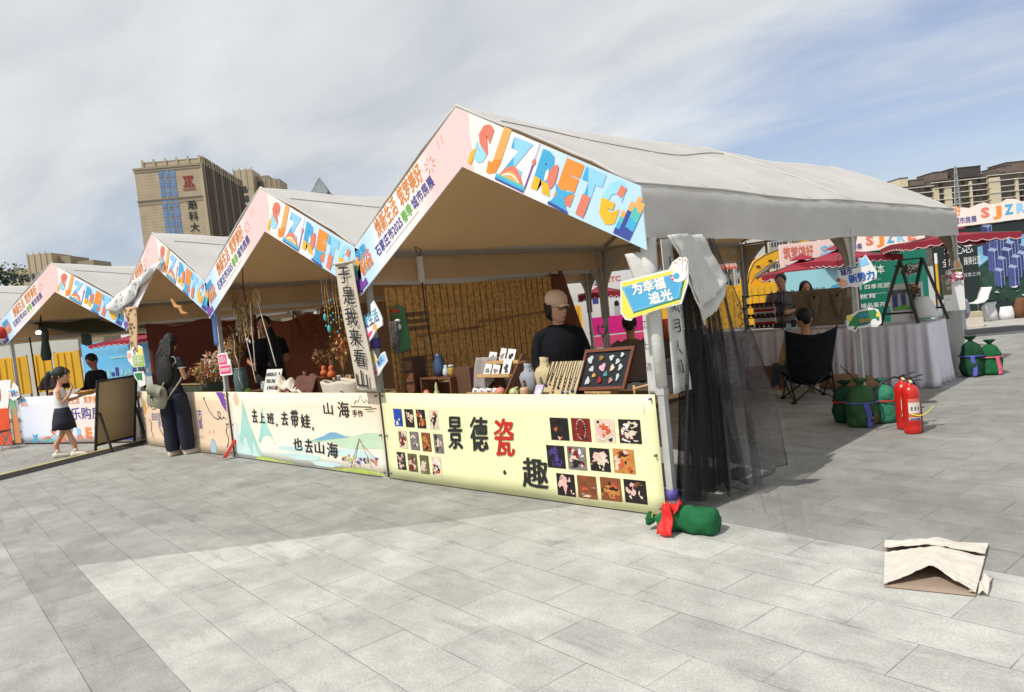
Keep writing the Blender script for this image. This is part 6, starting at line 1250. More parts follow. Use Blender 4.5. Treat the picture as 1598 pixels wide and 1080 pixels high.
def shoe(b, ank, d, s, m, sole=None):
 d = Vector(d).normalized(); sd = d.cross(Vector((0, 0, 1))); a = Vector((ank[0], ank[1], 0)); z = Vector((0, 0, 1)); g = ank[2] - .075 * s
 b.rings([(a - d * .075 * s + z * (g + .035 * s), sd * .022 * s, z * .030 * s), (a - d * .055 * s + z * (g + .042 * s), sd * .036 * s, z * .042 * s), (a + z * (g + .048 * s), sd * .040 * s, z * .048 * s), (a + d * .08 * s + z * (g + .036 * s), sd * .046 * s, z * .036 * s), (a + d * .14 * s + z * (g + .027 * s), sd * .044 * s, z * .027 * s), (a + d * .178 * s + z * (g + .02 * s), sd * .025 * s, z * .018 * s)], m, 14)
def person(label, o, group=None):
 return thing('person', o, label, 'person', group)
def two(f): f = Vector(f).normalized(); return f, f.cross(Vector((0, 0, 1))).normalized()
# ---- the stall keeper in a cap
def seller():
 o = V(-1.72, .97, 0); T = person('woman in a beige cap, glasses and black top standing behind the jewellery counter', o); f, sd = two((.80, -.60, 0)); hf = V(.95, -.30, 0).normalized(); s = 1.0
 B = lambda x, y, z: o + sd * x + f * y + V(0, 0, z)
 b = MB(); hc = B(.0, .035, 1.525); P = head(b, hc, hf, 1.14, SKIN, -.10)
 limb(b, [B(0, .0, 1.30), B(0, .015, 1.38), B(0, .02, 1.45)], [.065, .052, .054], SKIN)
 b.rings([(B(0, 0, .84), sd * .16, f * .105), (B(0, 0, 1.0), sd * .145, f * .10), (B(0, 0, 1.18), sd * .16, f * .105), (B(0, 0, 1.27), sd * .15, f * .08), (B(0, 0, 1.34), sd * .07, f * .06)], SKIN, 18)
 for k in (-1, 1):
  b.rings([(B(.09 * k, 0, .10), sd * .04, f * .045), (B(.09 * k, 0, .48), sd * .055, f * .06), (B(.085 * k, 0, .84), sd * .085, f * .09)], SKIN, 12); limb(b, [B(.10 * k, .0, .10), B(.10 * k, .12, .04)], [.04, .035], SKIN)
  limb(b, [B(.19 * k, 0, 1.29), B(.245 * k, .02, 1.05), B(.22 * k, .20, .88)], [.05, .042, .03], SKIN); hand(b, B(.22 * k, .20, .88), f * .8 - V(0, 0, .35), V(0, 0, -1), 1.0, SKIN, .4)
 b.build('body', T, remesh=.009, smooth_iter=3); face(T, P, 1.14)
 b = MB(); K = mat('top_black', (.010, .011, .015), .9, .25, 6, .25, 20, spec=.15)
 b.rings([(B(0, 0, .78), sd * .20, f * .14), (B(0, 0, .95), sd * .185, f * .13), (B(0, .01, 1.12), sd * .195, f * .14), (B(0, .01, 1.22), sd * .19, f * .13), (B(0, 0, 1.305), sd * .165, f * .10), (B(0, 0, 1.345), sd * .115, f * .082), (B(0, -.005, 1.368), sd * .085, f * .070)], K, 20)
 for k in (-1, 1): limb(b, [B(.12 * k, 0, 1.29), B(.185 * k, 0, 1.275), B(.225 * k, .0, 1.16), B(.245 * k, .02, 1.04), B(.235 * k, .11, .95), B(.22 * k, .185, .89)], [.060, .062, .058, .055, .050, .044], K)
 b.build('black_top', T, remesh=.011, smooth_iter=4)
 b = MB(); TR = mat('trousers_dark', (.03, .03, .035), .8, .2, 6)
 for k in (-1, 1): limb(b, [B(.09 * k, 0, .05), B(.09 * k, 0, .45), B(.08 * k, 0, .84)], [.065, .075, .11], TR)
 b.build('trousers', T, remesh=.02, smooth_iter=3)
 for k in (-1, 1): b = MB(); shoe(b, B(.09 * k, 0, .075), f, 1.0, TR); b.build('shoe', T)
 b = MB(); b.ball(P(0, -.035, .005), .114, HAIR, 16, 10, (.92, .95, 1.0)); b.ball(P(0, -.075, -.055), .065, HAIR, 12, 8, (1.2, .8, 1.1))
 for k in (-1, 1): limb(b, [P(.07 * k, .01, .03), P(.080 * k, -.005, -.03), P(.076 * k, -.03, -.085)], [.022, .026, .016], HAIR)
 b.build('hair', T, remesh=.008, smooth_iter=2)
 CAP = mat('cap_beige', srgb(214, 184, 158), .9, .06, 14, .2, 60); b = MB(); up = P(0, 0, 1) - P(0, 0, 0); fx = P(0, 1, 0) - P(0, 0, 0); sx = P(1, 0, 0) - P(0, 0, 0)
 b.rings([(P(0, -.012, .030), sx * .088, fx * .108), (P(0, -.012, .06), sx * .090, fx * .110), (P(0, -.014, .10), sx * .083, fx * .100), (P(0, -.018, .130), sx * .062, fx * .075), (P(0, -.02, .145), sx * .032, fx * .04), (P(0, -.02, .149), sx * .004, fx * .005)], CAP, 22); b.build('cap_crown', T)
 b = MB(); b.sheet(lambda u, v: P((u - .5) * .165 * (1 - .35 * v * v), .088 + .085 * v - .10 * (2 * u - 1) ** 2 * (1 - .2 * v), .048 - .016 * v - .03 * (2 * u - 1) ** 2), 14, 6, CAP, .005); b.build('cap_brim', T)
 b = MB()
 for k in (-1, 1):
  b.tube([P(.033 * k + .024 * math.cos(a * math.pi / 8), .112 - .01 * abs(math.cos(a * math.pi / 8)), .010 + .017 * math.sin(a * math.pi / 8)) for a in range(17)], .0028, EYE, 5, False); b.tube([P(.056 * k, .10, .016), P(.078 * k, .04, .016), P(.080 * k, -.005, .008)], .0028, EYE, 4)
 b.tube([P(-.010, .114, .014), P(.010, .114, .014)], .0025, EYE, 5); gl = mat('lens_dark', (.05, .045, .045), .1, 0, alpha=.55)
 for k in (-1, 1): b.add([P(.033 * k + .023 * math.cos(a * math.pi / 6), .108, .010 + .016 * math.sin(a * math.pi / 6)) for a in range(12)], [tuple(range(12))], gl)
 b.build('glasses', T)
seller()
# ---- the customer with long hair and a backpack
def customer():
 o = V(-7.84, -.26, 0); T = person('woman with long wavy black hair and wide navy trousers at the peach banner stall', o); f, sd = two((-.50, .86, 0)); B = lambda x, y, z: o + sd * x + f * y + V(0, 0, z)
 b = MB(); P = head(b, B(.02, .07, 1.585), (f + sd * .1).normalized(), 1.0, SKIN, -.22)
 limb(b, [B(0, .0, 1.34), B(.01, .03, 1.42), B(.015, .05, 1.49)], [.06, .05, .052], SKIN)
 b.rings([(B(0, 0, .90), sd * .16, f * .11), (B(0, 0, 1.02), sd * .125, f * .09), (B(0, 0, 1.2), sd * .15, f * .10), (B(0, 0, 1.34), sd * .16, f * .085), (B(0, 0, 1.39), sd * .08, f * .06)], SKIN, 18)
 for k in (-1, 1): b.rings([(B(.10 * k, 0, .08), sd * .04, f * .042), (B(.10 * k, .01, .46), sd * .055, f * .06), (B(.085 * k, 0, .90), sd * .085, f * .09)], SKIN, 12); limb(b, [B(.10 * k, 0, .08), B(.11 * k, .13, .035)], [.038, .032], SKIN)
 # right arm bent forward to the goods, left arm likewise
 limb(b, [B(.17, 0, 1.33), B(.225, -.01, 1.20), B(.235, .02, 1.08), B(.20, .14, 1.10), B(.17, .25, 1.15)], [.047, .043, .038, .034, .026], SKIN); hand(b, B(.17, .25, 1.15), f * .9 + V(0, 0, .1) - sd * .25, -sd, .95, SKIN, .5)
 limb(b, [B(-.17, 0, 1.33), B(-.22, .0, 1.20), B(-.22, .03, 1.08), B(-.15, .16, 1.06), B(-.09, .26, 1.10)], [.047, .043, .038, .034, .026], SKIN); hand(b, B(-.09, .26, 1.10), f * .9 + sd * .3, sd, .95, SKIN, .5)
 b.build('body', T, remesh=.009, smooth_iter=3); face(T, P, 1.0)
 TP = mat('top_charcoal', (.022, .022, .026), .85, .2, 8); PIP = mat('piping_white', (.6, .6, .6), .7, 0)
 b = MB(); b.rings([(B(0, 0, .96), sd * .145, f * .11), (B(0, 0, 1.05), sd * .14, f * .105), (B(0, .005, 1.2), sd * .165, f * .115), (B(0, 0, 1.32), sd * .165, f * .10), (B(0, .01, 1.385), sd * .10, f * .075)], TP, 20)
 for k in (-1, 1): limb(b, [B(.12 * k, 0, 1.335), B(.18 * k, 0, 1.325), B(.225 * k, -.005, 1.23)], [.062, .064, .062], TP)
 b.build('dark_top', T, remesh=.011, smooth_iter=3)
 b = MB(); b.tube([B(.145 + .05 * math.cos(a) , -.095 + .0 * a, 1.33 + .06 * math.sin(a)) for a in [i * math.pi / 8 for i in range(-2, 9)]], .005, PIP, 5); b.build('piping', T); b = MB(); b.tube([B(.225 + .066 * math.cos(a), .066 * math.sin(a), 1.222) for a in [i * math.pi / 8 for i in range(17)]], .005, PIP, 5, False); b.build('piping', T)
 TR = mat('trousers_navy', (.011, .014, .028), .85, .2, 7, .5, 14); b = MB()
 b.rings([(B(0, 0, .99), sd * .145, f * .115), (B(0, 0, .90), sd * .18, f * .14), (B(0, 0, .80), sd * .20, f * .155)], TR, 20)
 for k in (-1, 1): b.rings([(B(.11 * k, -.01, .86), sd * .105, f * .14), (B(.125 * k, -.01 + .03 * k, .62), sd * .112, f * .14), (B(.118 * k, .03 * k, .38), sd * .112, f * .13), (B(.118 * k, .04 * k, .18), sd * .114, f * .13), (B(.112 * k, .04 * k, .075), sd * .10, f * .118)], TR, 18)
 b.build('trousers', T, remesh=.014, smooth_iter=3)
 SH = mat('shoe_cream', srgb(206, 196, 178), .7, .08, 14)
 for k in (-1, 1): b = MB(); shoe(b, B(.12 * k, -.01 + .05 * k, .075), (f + sd * (.55 if k > 0 else .1)).normalized(), 1.12, SH); b.build('shoe', T)
 b = MB(); rr = random.Random(2)
 b.ball(P(0, -.020, .024), .112, HAIR, 18, 12, (.88, 1.0, 1.0)); b.rings([(P(0, -.05, .05), sd * .085, f * .07), (B(0, -.02, 1.48), sd * .115, f * .08), (B(-.02, -.085, 1.36), sd * .15, f * .075), (B(-.035, -.115, 1.2), sd * .155, f * .055), (B(-.045, -.12, 1.06), sd * .13, f * .045), (B(-.05, -.115, .97), sd * .07, f * .03)], HAIR, 18)
 for i in range(70):
  a = rr.uniform(-1.15, 1.15); x0 = math.sin(a); L_ = rr.uniform(.38, .64); pts = []
  for k in range(10):
   t = k / 9; pts.append(B(x0 * (.075 + .085 * t ** .6) - .03 * t + .012 * math.sin(k * 1.5 + i), lerp(-.0, -.115, min(1, t * 1.6)) - .02 * math.cos(a) + .010 * math.cos(k * 1.7 + i * 2), 1.64 - L_ * t))
  b.tube(pts, [.014, .016, .017, .017, .017, .016, .015, .013, .010, .005], HAIR, 6)
 b.build('hair', T)
 PK = mat('pack_grey', srgb(140, 140, 122), .85, .12, 9, .3, 40); PK2 = mat('pack_dark', srgb(66, 66, 60), .85, .1, 9); bp = thing('backpack', B(-.16, -.17, .70), 'slouchy grey green backpack slung low on the back of the long haired woman', 'backpack')
 b = MB(); c = B(-.155, -.20, .86); bd = (sd * .94 + V(0, 0, -.34)).normalized(); bu = (V(0, 0, .94) + sd * .34).normalized(); n = -f
 b.rings([(c + bu * -.17, bd * .12, n * .05), (c + bu * -.15, bd * .165, n * .085), (c + bu * -.05, bd * .18, n * .11), (c + bu * .06, bd * .165, n * .10), (c + bu * .13, bd * .14, n * .075), (c + bu * .17, bd * .10, n * .04)], PK, 20); b.build('pack_body', bp, remesh=.012, smooth_iter=2)
 b = MB(); b.sheet(lambda u, v: c + bd * ((u - .5) * .26) + bu * lerp(.19, .03, v) + n * (.075 + .05 * math.sin(math.pi * v) + .01 * math.sin(u * 7)), 10, 8, PK, .01); b.build('flap', bp)
 b = MB(); b.tube([c + bd * -.10 + bu * .03 + n * .12, c + bd * .10 + bu * .035 + n * .12], .006, PK2, 5); b.box(c + bd * -.02 + bu * .0 + n * .125, (.03, .03, .04), PK2); b.build('buckle_strap', bp)
 for pts in ([c + bu * .15 + bd * .05, B(-.02, -.13, 1.12), B(.10, -.12, 1.28), B(.14, -.02, 1.40), B(.15, .09, 1.30)], [c + bd * .15 + bu * -.06, B(.10, -.13, .93), B(.19, -.06, 1.06), B(.20, .03, 1.18)]): b = MB(); b.tube(pts, .016, PK, 6, flat=(f, .5)); b.build('strap', bp)
 T.scale = (.84, .84, 1); bp.scale = (.86, .86, .9); bp.location = o + (Vector(bp.location) - o) * .84 + V(0, 0, .13)
customer()
# ---- the girl with a basket
def girl():
 o = V(-10.16, -1.06, 0); T = person('girl in a white sleeveless top and navy skirt eating in front of the pottery stall', o); f, sd = two((.45, .89, 0)); s = .80; B = lambda x, y, z: o + sd * x + f * y + V(0, 0, z)
 b = MB(); P = head(b, B(0, .055, 1.26), (f * .95 + sd * .1).normalized(), 1.06, SKIN, -.12)
 limb(b, [B(0, .0, 1.07), B(0, .015, 1.13), B(0, .03, 1.19)], [.045, .038, .04], SKIN)
 b.rings([(B(0, 0, .68), sd * .11, f * .085), (B(0, 0, .80), sd * .092, f * .072), (B(0, 0, .94), sd * .108, f * .08), (B(0, 0, 1.04), sd * .115, f * .065), (B(0, 0, 1.09), sd * .05, f * .045)], SKIN, 18)
 for k, (yk, ya) in ((-1, (-.04, -.15)), (1, (.06, .12))):
  b.rings([(B(.062 * k, ya, .075), sd * .027, f * .03), (B(.064 * k, ya - .008, .20), sd * .040, f * .045), (B(.066 * k, yk, .38), sd * .042, f * .045), (B(.062 * k, 0, .66), sd * .065, f * .07)], SKIN, 12); limb(b, [B(.062 * k, ya, .08), B(.066 * k, ya + .09, .04)], [.028, .025], SKIN)
 # right hand to the mouth, left arm under the basket
 limb(b, [B(.125, 0, 1.03), B(.15, .015, .93), B(.15, .05, .85), B(.10, .14, .95), B(.05, .185, 1.07)], [.034, .031, .029, .025, .02], SKIN); hand(b, B(.05, .185, 1.07), V(0, 0, .8) - f * .15 - sd * .3, -f, .74, SKIN, .7)
 limb(b, [B(-.125, 0, 1.03), B(-.15, .02, .93), B(-.14, .07, .86), B(-.08, .19, .885), B(-.03, .29, .915)], [.034, .031, .029, .025, .02], SKIN); hand(b, B(-.03, .29, .915), f * .9 + sd * .2, V(0, 0, 1), .74, SKIN, .5)
 b.build('body', T, remesh=.008, smooth_iter=3); face(T, P, 1.06)
 TW = mat('top_white', (.66, .66, .65), .85, .05, 9, .2, 30); b = MB(); b.rings([(B(0, 0, .70), sd * .125, f * .10), (B(0, 0, .80), sd * .113, f * .092), (B(0, .005, .94), sd * .122, f * .095), (B(0, 0, 1.03), sd * .112, f * .078), (B(0, 0, 1.07), sd * .075, f * .06)], TW, 20); b.build('white_top', T, remesh=.01, smooth_iter=2)
 SK = mat('skirt_navy', (.018, .02, .032), .85, .2, 9, .3, 24); b = MB(); b.rings([(B(0, 0, .77), sd * .118, f * .096), (B(0, 0, .68), sd * .145, f * .125), (B(0, 0, .55), sd * .172, f * .155), (B(0, 0, .435), sd * .185, f * .17), (B(0, 0, .44), sd * .17, f * .155), (B(0, 0, .60), sd * .13, f * .11)], SK, 26)
 for v in b.v[52:130]: v += Vector((0, 0, .008 * math.sin(v.x * 60) )) 
 b.build('skirt', T)
 SH = mat('shoe_pale', srgb(214, 208, 190), .7, .08, 14); SO = mat('sock_white', (.6, .6, .58), .9, 0)
 for k, ya in ((-1, -.15), (1, .12)):
  b = MB(); shoe(b, B(.062 * k, ya, .07), f + sd * .15 * k, .98, SH); b.build('shoe', T); b = MB(); limb(b, [B(.062 * k, ya, .06), B(.063 * k, ya, .125)], [.034, .033], SO); b.build('sock', T)
 b = MB(); b.ball(P(0, -.014, .030), .114, HAIR, 18, 12, (.86, .98, .98)); limb(b, [P(0, .05, .09), P(.05, .085, .05), P(.06, .08, .02)], [.03, .02, .01], HAIR); limb(b, [P(0, .05, .09), P(-.05, .085, .05), P(-.06, .08, .02)], [.03, .02, .01], HAIR)
 limb(b, [P(.01, -.10, .035), P(.01, -.155, .03), P(.01, -.185, -.04), P(.01, -.18, -.13), P(.01, -.165, -.19)], [.03, .045, .05, .04, .012], HAIR); b.build('hair', T, remesh=.008, smooth_iter=2)
 b = MB(); b.lathe(P(.01, -.115, .035), [(.034, -.018), (.045, 0), (.034, .018)], mat('scrunchie_teal', srgb(40, 130, 130), .8, .2, 20), 12, P(0, -1, 0) - P(0, 0, 0)); b.build('scrunchie', T)
 bk = thing('food_basket', B(-.0, .37, .92), 'shallow woven basket held in front by the girl', 'basket'); WK = mat('wicker', srgb(166, 122, 70), .8, .25, 30, .5, 80); c = B(.0, .36, .915)
 b = MB(); b.rings([(c, sd * .09, f * .085), (c + V(0, 0, .015), sd * .125, f * .115), (c + V(0, 0, .055), sd * .165, f * .145), (c + V(0, 0, .062), sd * .165, f * .145), (c + V(0, 0, .058), sd * .15, f * .13), (c + V(0, 0, .022), sd * .11, f * .10)], WK, 22); b.build('woven_bowl', bk)
 rr = random.Random(3)
 for i in range(7): b = MB(); b.ball(c + sd * rr.uniform(-.08, .08) + f * rr.uniform(-.07, .07) + V(0, 0, .055), .032, mat('snack_gold', srgb(190, 140, 80), .7, .2, 20), 10, 6, (1.3, 1, .7)); b.build('snack', bk)
girl()
# ---- man in a dark shirt, craft stall
def stander(label, o, f, h, skin, shirt, legm, hairm, long=False, cap=False, arms='down'):
 """a simple complete standing figure"""
 o = Vector(o); T = person(label, o); f, sd = two(f); k_ = h / 1.72; B = lambda x, y, z: o + (sd * x + f * y + V(0, 0, z)) * k_
 b = MB(); P = head(b, B(0, .03, 1.60), f, k_ * 1.1, skin, -.08); limb(b, [B(0, .0, 1.36), B(0, .01, 1.44), B(0, .02, 1.51)], [.062 * k_, .054 * k_, .055 * k_], skin)
 b.rings([(B(0, 0, .90), sd * .16, f * .11), (B(0, 0, 1.06), sd * .15, f * .10), (B(0, 0, 1.24), sd * .17, f * .115), (B(0, 0, 1.37), sd * .18, f * .095), (B(0, 0, 1.43), sd * .08, f * .06)], skin, 18)
 for k in (-1, 1):
  b.rings([(B(.10 * k, 0, .09), sd * .04, f * .045), (B(.10 * k, .01, .48), sd * .055, f * .06), (B(.09 * k, 0, .90), sd * .085, f * .095)], skin, 12); limb(b, [B(.10 * k, 0, .09), B(.10 * k, .13, .04)], [.04, .034], skin)
  if arms == 'down': pts = [B(.20 * k, 0, 1.36), B(.25 * k, -.01, 1.1), B(.25 * k, .06, .86)]; hd = f * .2 - V(0, 0, 1)
  else: pts = [B(.20 * k, 0, 1.36), B(.26 * k, .0, 1.1), B(.16 * k, .24, 1.06)]; hd = f - sd * .3 * k
  limb(b, pts, [.05 * k_, .042 * k_, .028 * k_], skin); hand(b, pts[-1], hd, -sd * k, k_, skin, .4)
 b.build('body', T, remesh=.011, smooth_iter=3); face(T, P, k_ * 1.1)
 b = MB(); b.rings([(B(0, 0, .88), sd * .19, f * .14), (B(0, 0, 1.08), sd * .18, f * .13), (B(0, .01, 1.24), sd * .20, f * .14), (B(0, 0, 1.37), sd * .19, f * .11), (B(0, .0, 1.425), sd * .09, f * .075)], shirt, 20)
 for k in (-1, 1): limb(b, [B(.14 * k, 0, 1.37), B(.205 * k, 0, 1.35), B(.25 * k, -.0, 1.17)], [.07 * k_, .072 * k_, .066 * k_], shirt)
 b.build('shirt', T, remesh=.012, smooth_iter=3)
 b = MB(); b.rings([(B(0, 0, .96), sd * .17, f * .125), (B(0, 0, .82), sd * .19, f * .14)], legm, 18)
 for k in (-1, 1): limb(b, [B(.10 * k, 0, .06), B(.10 * k, .01, .48), B(.09 * k, 0, .90)], [.07 * k_, .08 * k_, .115 * k_], legm)
 b.build('trousers', T, remesh=.016, smooth_iter=3)
 for k in (-1, 1): b = MB(); shoe(b, B(.10 * k, 0, .075), f, k_, BLK); b.build('shoe', T)
 b = MB(); b.ball(P(0, -.016, .043), .112 * k_, hairm, 16, 10, (.9, .98, .90))
 if long: b.rings([(P(0, -.05, .05), sd * .09, f * .06), (P(0, -.075, -.08), sd * .11, f * .05), (P(0, -.09, -.25), sd * .11, f * .045), (P(0, -.09, -.36), sd * .06, f * .03)], hairm, 14); [limb(b, [P(.075 * k, .02, .06), P(.092 * k, .01, -.05), P(.095 * k, 0, -.2)], [.024, .028, .015], hairm) for k in (-1, 1)]
 b.build('hair', T, remesh=.01, smooth_iter=2)
 return T, P, B
DKS = mat('shirt_dark', (.014, .015, .02), .9, .2, 7, .2, 20, spec=.15); DKT = mat('trousers_black', (.02, .02, .022), .85, .2, 7)
stander('man in a dark shirt standing behind the craft counter', (-7.66, 1.12, .0), (.75, -.66, 0), 1.82, SKIN2, DKS, DKT, HAIR, arms='up')
T, P, B = stander('young man with a lanyard beyond the sunglasses rack', (-2.85, 8.35, -.05), (.2, -.98, 0), 1.70, SKIN, mat('shirt_grey', srgb(120, 112, 110), .85, .1, 7), DKT, HAIR, arms='up')
b = MB(); b.tube([P(-.05, .05, -.13), B(-.05, .155, 1.2), B(0, .165, 1.0)], .01, mat('lanyard_blue', srgb(50, 54, 130), .6, .1, 9), 5); b.tube([P(.05, .05, -.13), B(.05, .155, 1.2), B(0, .165, 1.0)], .01, mat('lanyard_blue', (0, 0, 0)), 5); b.build('lanyard', T)
stander('woman with long black hair beyond the pegboard', (-2.55, 8.62, -.12), (.55, -.83, 0), 1.60, SKIN, DKS, DKT, HAIR, long=True)
# ---- seated figures
def sitter(label, o, f, seat, skin, shirt, legm, shoem, lean=0.0, headf=None, nod=-.1, feet=.40, sleeve=1.0, splay=.12):
 o = Vector(o); T = person(label, o); f, sd = two(f); B = lambda x, y, z: o + sd * x + f * y + V(0, 0, z)
 S = lambda x, y, z: B(x, y - lean * z, seat + z)                       # torso leans back by 'lean' per metre
 hf = Vector(headf).normalized() if headf else f
 b = MB(); P = head(b, S(0, .04, .70), hf, 1.1, skin, nod); limb(b, [S(0, 0, .46), S(0, .01, .53), S(0, .02, .60)], [.064, .055, .056], skin)
 b.rings([(S(0, 0, -.04), sd * .17, f * .12), (S(0, 0, .10), sd * .155, f * .11), (S(0, 0, .30), sd * .17, f * .115), (S(0, 0, .46), sd * .18, f * .09), (S(0, 0, .52), sd * .08, f * .06)], skin, 18)
 for k in (-1, 1):
  kn = B((.10 + splay) * k, .42, seat + .06); an = B((.10 + splay) * k, feet, .08)
  limb(b, [S(.09 * k, .0, .02), kn, an], [.09, .06, .04], skin); limb(b, [an, an + f * .12 - V(0, 0, .035)], [.04, .034], skin)
  pts = [S(.20 * k, 0, .45), S(.27 * k, .03, .20), B(.20 * k, .24, seat + .14)]; limb(b, pts, [.05, .042, .028], skin); hand(b, pts[-1], f * .8 - sd * .4 * k - V(0, 0, .2), V(0, 0, -1), 1.0, skin, .5)
 b.build('body', T, remesh=.011, smooth_iter=3); face(T, P, 1.1)
 b = MB(); b.rings([(S(0, 0, -.05), sd * .20, f * .15), (S(0, 0, .12), sd * .185, f * .14), (S(0, .01, .30), sd * .20, f * .14), (S(0, 0, .45), sd * .195, f * .11), (S(0, 0, .515), sd * .09, f * .075)], shirt, 20)
 for k in (-1, 1): limb(b, [S(.14 * k, 0, .46), S(.205 * k, 0, .44), S(.265 * k, .02, .24)] + ([S(.27 * k, .05, .18), B(.225 * k, .18, seat + .15)] if sleeve > .6 else []), [.07, .072, .066] + ([.058, .048] if sleeve > .6 else []), shirt)
 b.build('shirt', T, remesh=.012, smooth_iter=3)
 b = MB()
 b.rings([(S(0, 0, .02), sd * .18, f * .14), (S(0, 0, -.06), sd * .17, f * .13)], legm, 16)
 for k in (-1, 1): kn = B((.10 + splay) * k, .42, seat + .06); an = B((.10 + splay) * k, feet, .14); limb(b, [S(.09 * k, .0, .01), kn, an], [.11, .078, .062], legm)
 b.build('trousers', T, remesh=.014, smooth_iter=3)
 for k in (-1, 1): b = MB(); shoe(b, B((.10 + splay) * k, feet, .075), (f + sd * .2 * k).normalized(), 1.08, shoem); b.build('shoe', T)
 b = MB(); b.ball(P(0, -.018, .042), .113, HAIR, 16, 10, (.90, .98, .92)); b.ball(P(0, -.07, -.03), .06, HAIR, 12, 8, (1.1, .6, 1)); b.build('hair', T, remesh=.009, smooth_iter=2)
 return T, P
TEE = mat('tee_beige', srgb(186, 156, 120), .85, .08, 9, .2, 24); JEAN = mat('jeans_blue', srgb(70, 84, 98), .85, .15, 9, .2, 40); SHW = mat('trainer_white', srgb(196, 190, 180), .7, .08, 14)
sitter('man in a beige tee and jeans sitting in the black camp chair', (-1.12, 5.02, 0), (-.62, .78, 0), .34, SKIN, TEE, JEAN, SHW, lean=.22, nod=-.35, feet=.55, splay=.16)
sitter('man in a grey brown shirt seated with his back turned, seen behind the trinket frame', (-3.02, 3.95, 0), (-.5, .86, 0), .46, SKIN2, mat('shirt_taupe', srgb(112, 98, 90), .85, .08, 9), DKT, BLK, nod=-.3)
sitter('man in a pale checked shirt sitting far off by the white bench', (-.72, 10.45, 0), (-.8, .6, 0), .40, SKIN2, mat('shirt_check', srgb(150, 154, 162), .85, .25, 40), DKT, BLK, nod=-.2)
c0 = F4(.75, 1.05, 0); sitter('woman with dark hair seated behind the pottery counter', (c0.x, c0.y, 0), (.29, -.96, 0), .70, SKIN2, DKS, DKT, BLK, nod=-.7, headf=(.29, -.96, 0))
# ================================================================== rear of the end stall
def camp_chair():
 o = V(-1.10, 5.0, 0); T = thing('camp_chair', o, 'black folding camp chair with crossed legs under the end stall', 'chair'); f, sd = two((-.62, .78, 0)); B = lambda x, y, z: o + sd * x + f * y + V(0, 0, z)
 CB = mat('chair_fabric', (.012, .013, .016), .9, .2, 8, .2, 40, spec=.15); CF = mat('chair_tube', (.014, .014, .015), .4, .1, 9)
 b = MB()
 def back(u, v):
  x = (u - .5) * lerp(.50, .62, v); return B(x, -.06 - .30 * v - .09 * math.cos((u - .5) * math.pi) * (1 - .35 * v), lerp(.27, .93, v) - .075 * math.cos((u - .5) * math.pi) * (1 if v > .9 else .5) + (.0))
 b.sheet(back, 16, 14, CB, .006); b.build('backrest', T)
 b = MB(); b.sheet(lambda u, v: B((u - .5) * .54, lerp(-.14, .36, v), lerp(.28, .40, v) - .07 * math.cos((u - .5) * math.pi)), 12, 8, CB, .006); b.build('seat', T)
 for pts in ([B(-.31, -.33, .94), B(-.27, -.12, .44), B(-.24, -.26, .02)], [B(.31, -.33, .94), B(.27, -.12, .44), B(.24, -.26, .02)]): b = MB(); b.tube(pts, .011, CF, 7); b.build('back_upright', T)
 for a, c in (((-.26, -.26, .02), (.24, -.10, .34)), ((.26, -.26, .02), (-.24, -.10, .34)), ((-.26, .26, .02), (.26, .20, .36)), ((.26, .26, .02), (-.26, .20, .36)), ((-.26, -.26, .02), (-.27, .32, .40)), ((.26, -.26, .02), (.27, .32, .40)), ((-.26, .26, .02), (-.27, -.12, .40)), ((.26, .26, .02), (.27, -.12, .40))):
  b = MB(); b.tube([B(*a), B(*c)], .009, CF, 6); b.build('leg', T)
 for x, y in ((-.26, -.26), (.26, -.26), (-.26, .26), (.26, .26)): b = MB(); b.box(B(x, y, .013), (.05, .05, .024), CF); b.build('foot', T)
camp_chair()
# skirted tables
SKT = mat('table_skirt', srgb(216, 214, 224), .85, .04, 6, .1, 30); TTOP = mat('table_linen', srgb(190, 188, 190), .85, .04, 6)
def skirted(label, x0, x1, y0, y1, h, seed, flare=.05):
 T = thing('skirted_table', ((x0 + x1) / 2, (y0 + y1) / 2, 0), label, 'table', 'tables with pale skirts'); b = MB(); b.box(((x0 + x1) / 2, (y0 + y1) / 2, h), (x1 - x0, y1 - y0, .03), TTOP); b.build('tabletop', T)
 per = [(x0, y0), (x1, y0), (x1, y1)]; L1 = x1 - x0; L2 = y1 - y0
 def sk(u, v):
  s_ = u * (L1 + L2); w = 1 - v
  if s_ <= L1: p = V(x0 + s_, y0, 0); n = V(0, -1, 0)
  else: p = V(x1, y0 + s_ - L1, 0); n = V(1, 0, 0)
  c = max(0, 1 - abs(s_ - L1) / .22); nn = (n + (V(1, -1, 0) * .9 - n) * c * .6)
  fold = .026 * math.sin(s_ * 26 + seed) + .015 * math.sin(s_ * 57 + 2) + .02 * mnoise.noise(V(s_ * 3, seed, v))
  return p + nn * (fold * (.25 + w) + .012 + flare * w * (.5 + c)) + V(0, 0, lerp(.012 + .012 * math.sin(s_ * 23), h + .017, v))
 b = MB(); b.sheet(sk, int((L1 + L2) * 60), 10, SKT, .003); b.build('skirt', T)
 for x in (x0 + .1, x1 - .1):
  for y in (y0 + .12, y1 - .1): b = MB(); b.bar((x, y, 0), (x, y, h), .03, FRM); b.build('leg', T)
skirted('pale skirted table holding the black frame, by the far side pole', -1.62, .04, 6.05, 6.85, .80, 1, .06)
skirted('pale skirted table holding the sunglasses rack, further left', -3.3, -1.66, 6.15, 6.85, .80, 5, .03)
PB = mat('panel_white_shaded', srgb(150, 148, 146), .8, .04, 5)  # white board; the shade on it is put into this grey
T = thing('side_panel_board', (.02, 7.35, 0), 'white board in a shaded grey, between the skirted table and the far side pole', 'board'); b = MB(); b.box((.02, 7.33, .46), (.02, .86, .90), PB); b.build('panel', T)
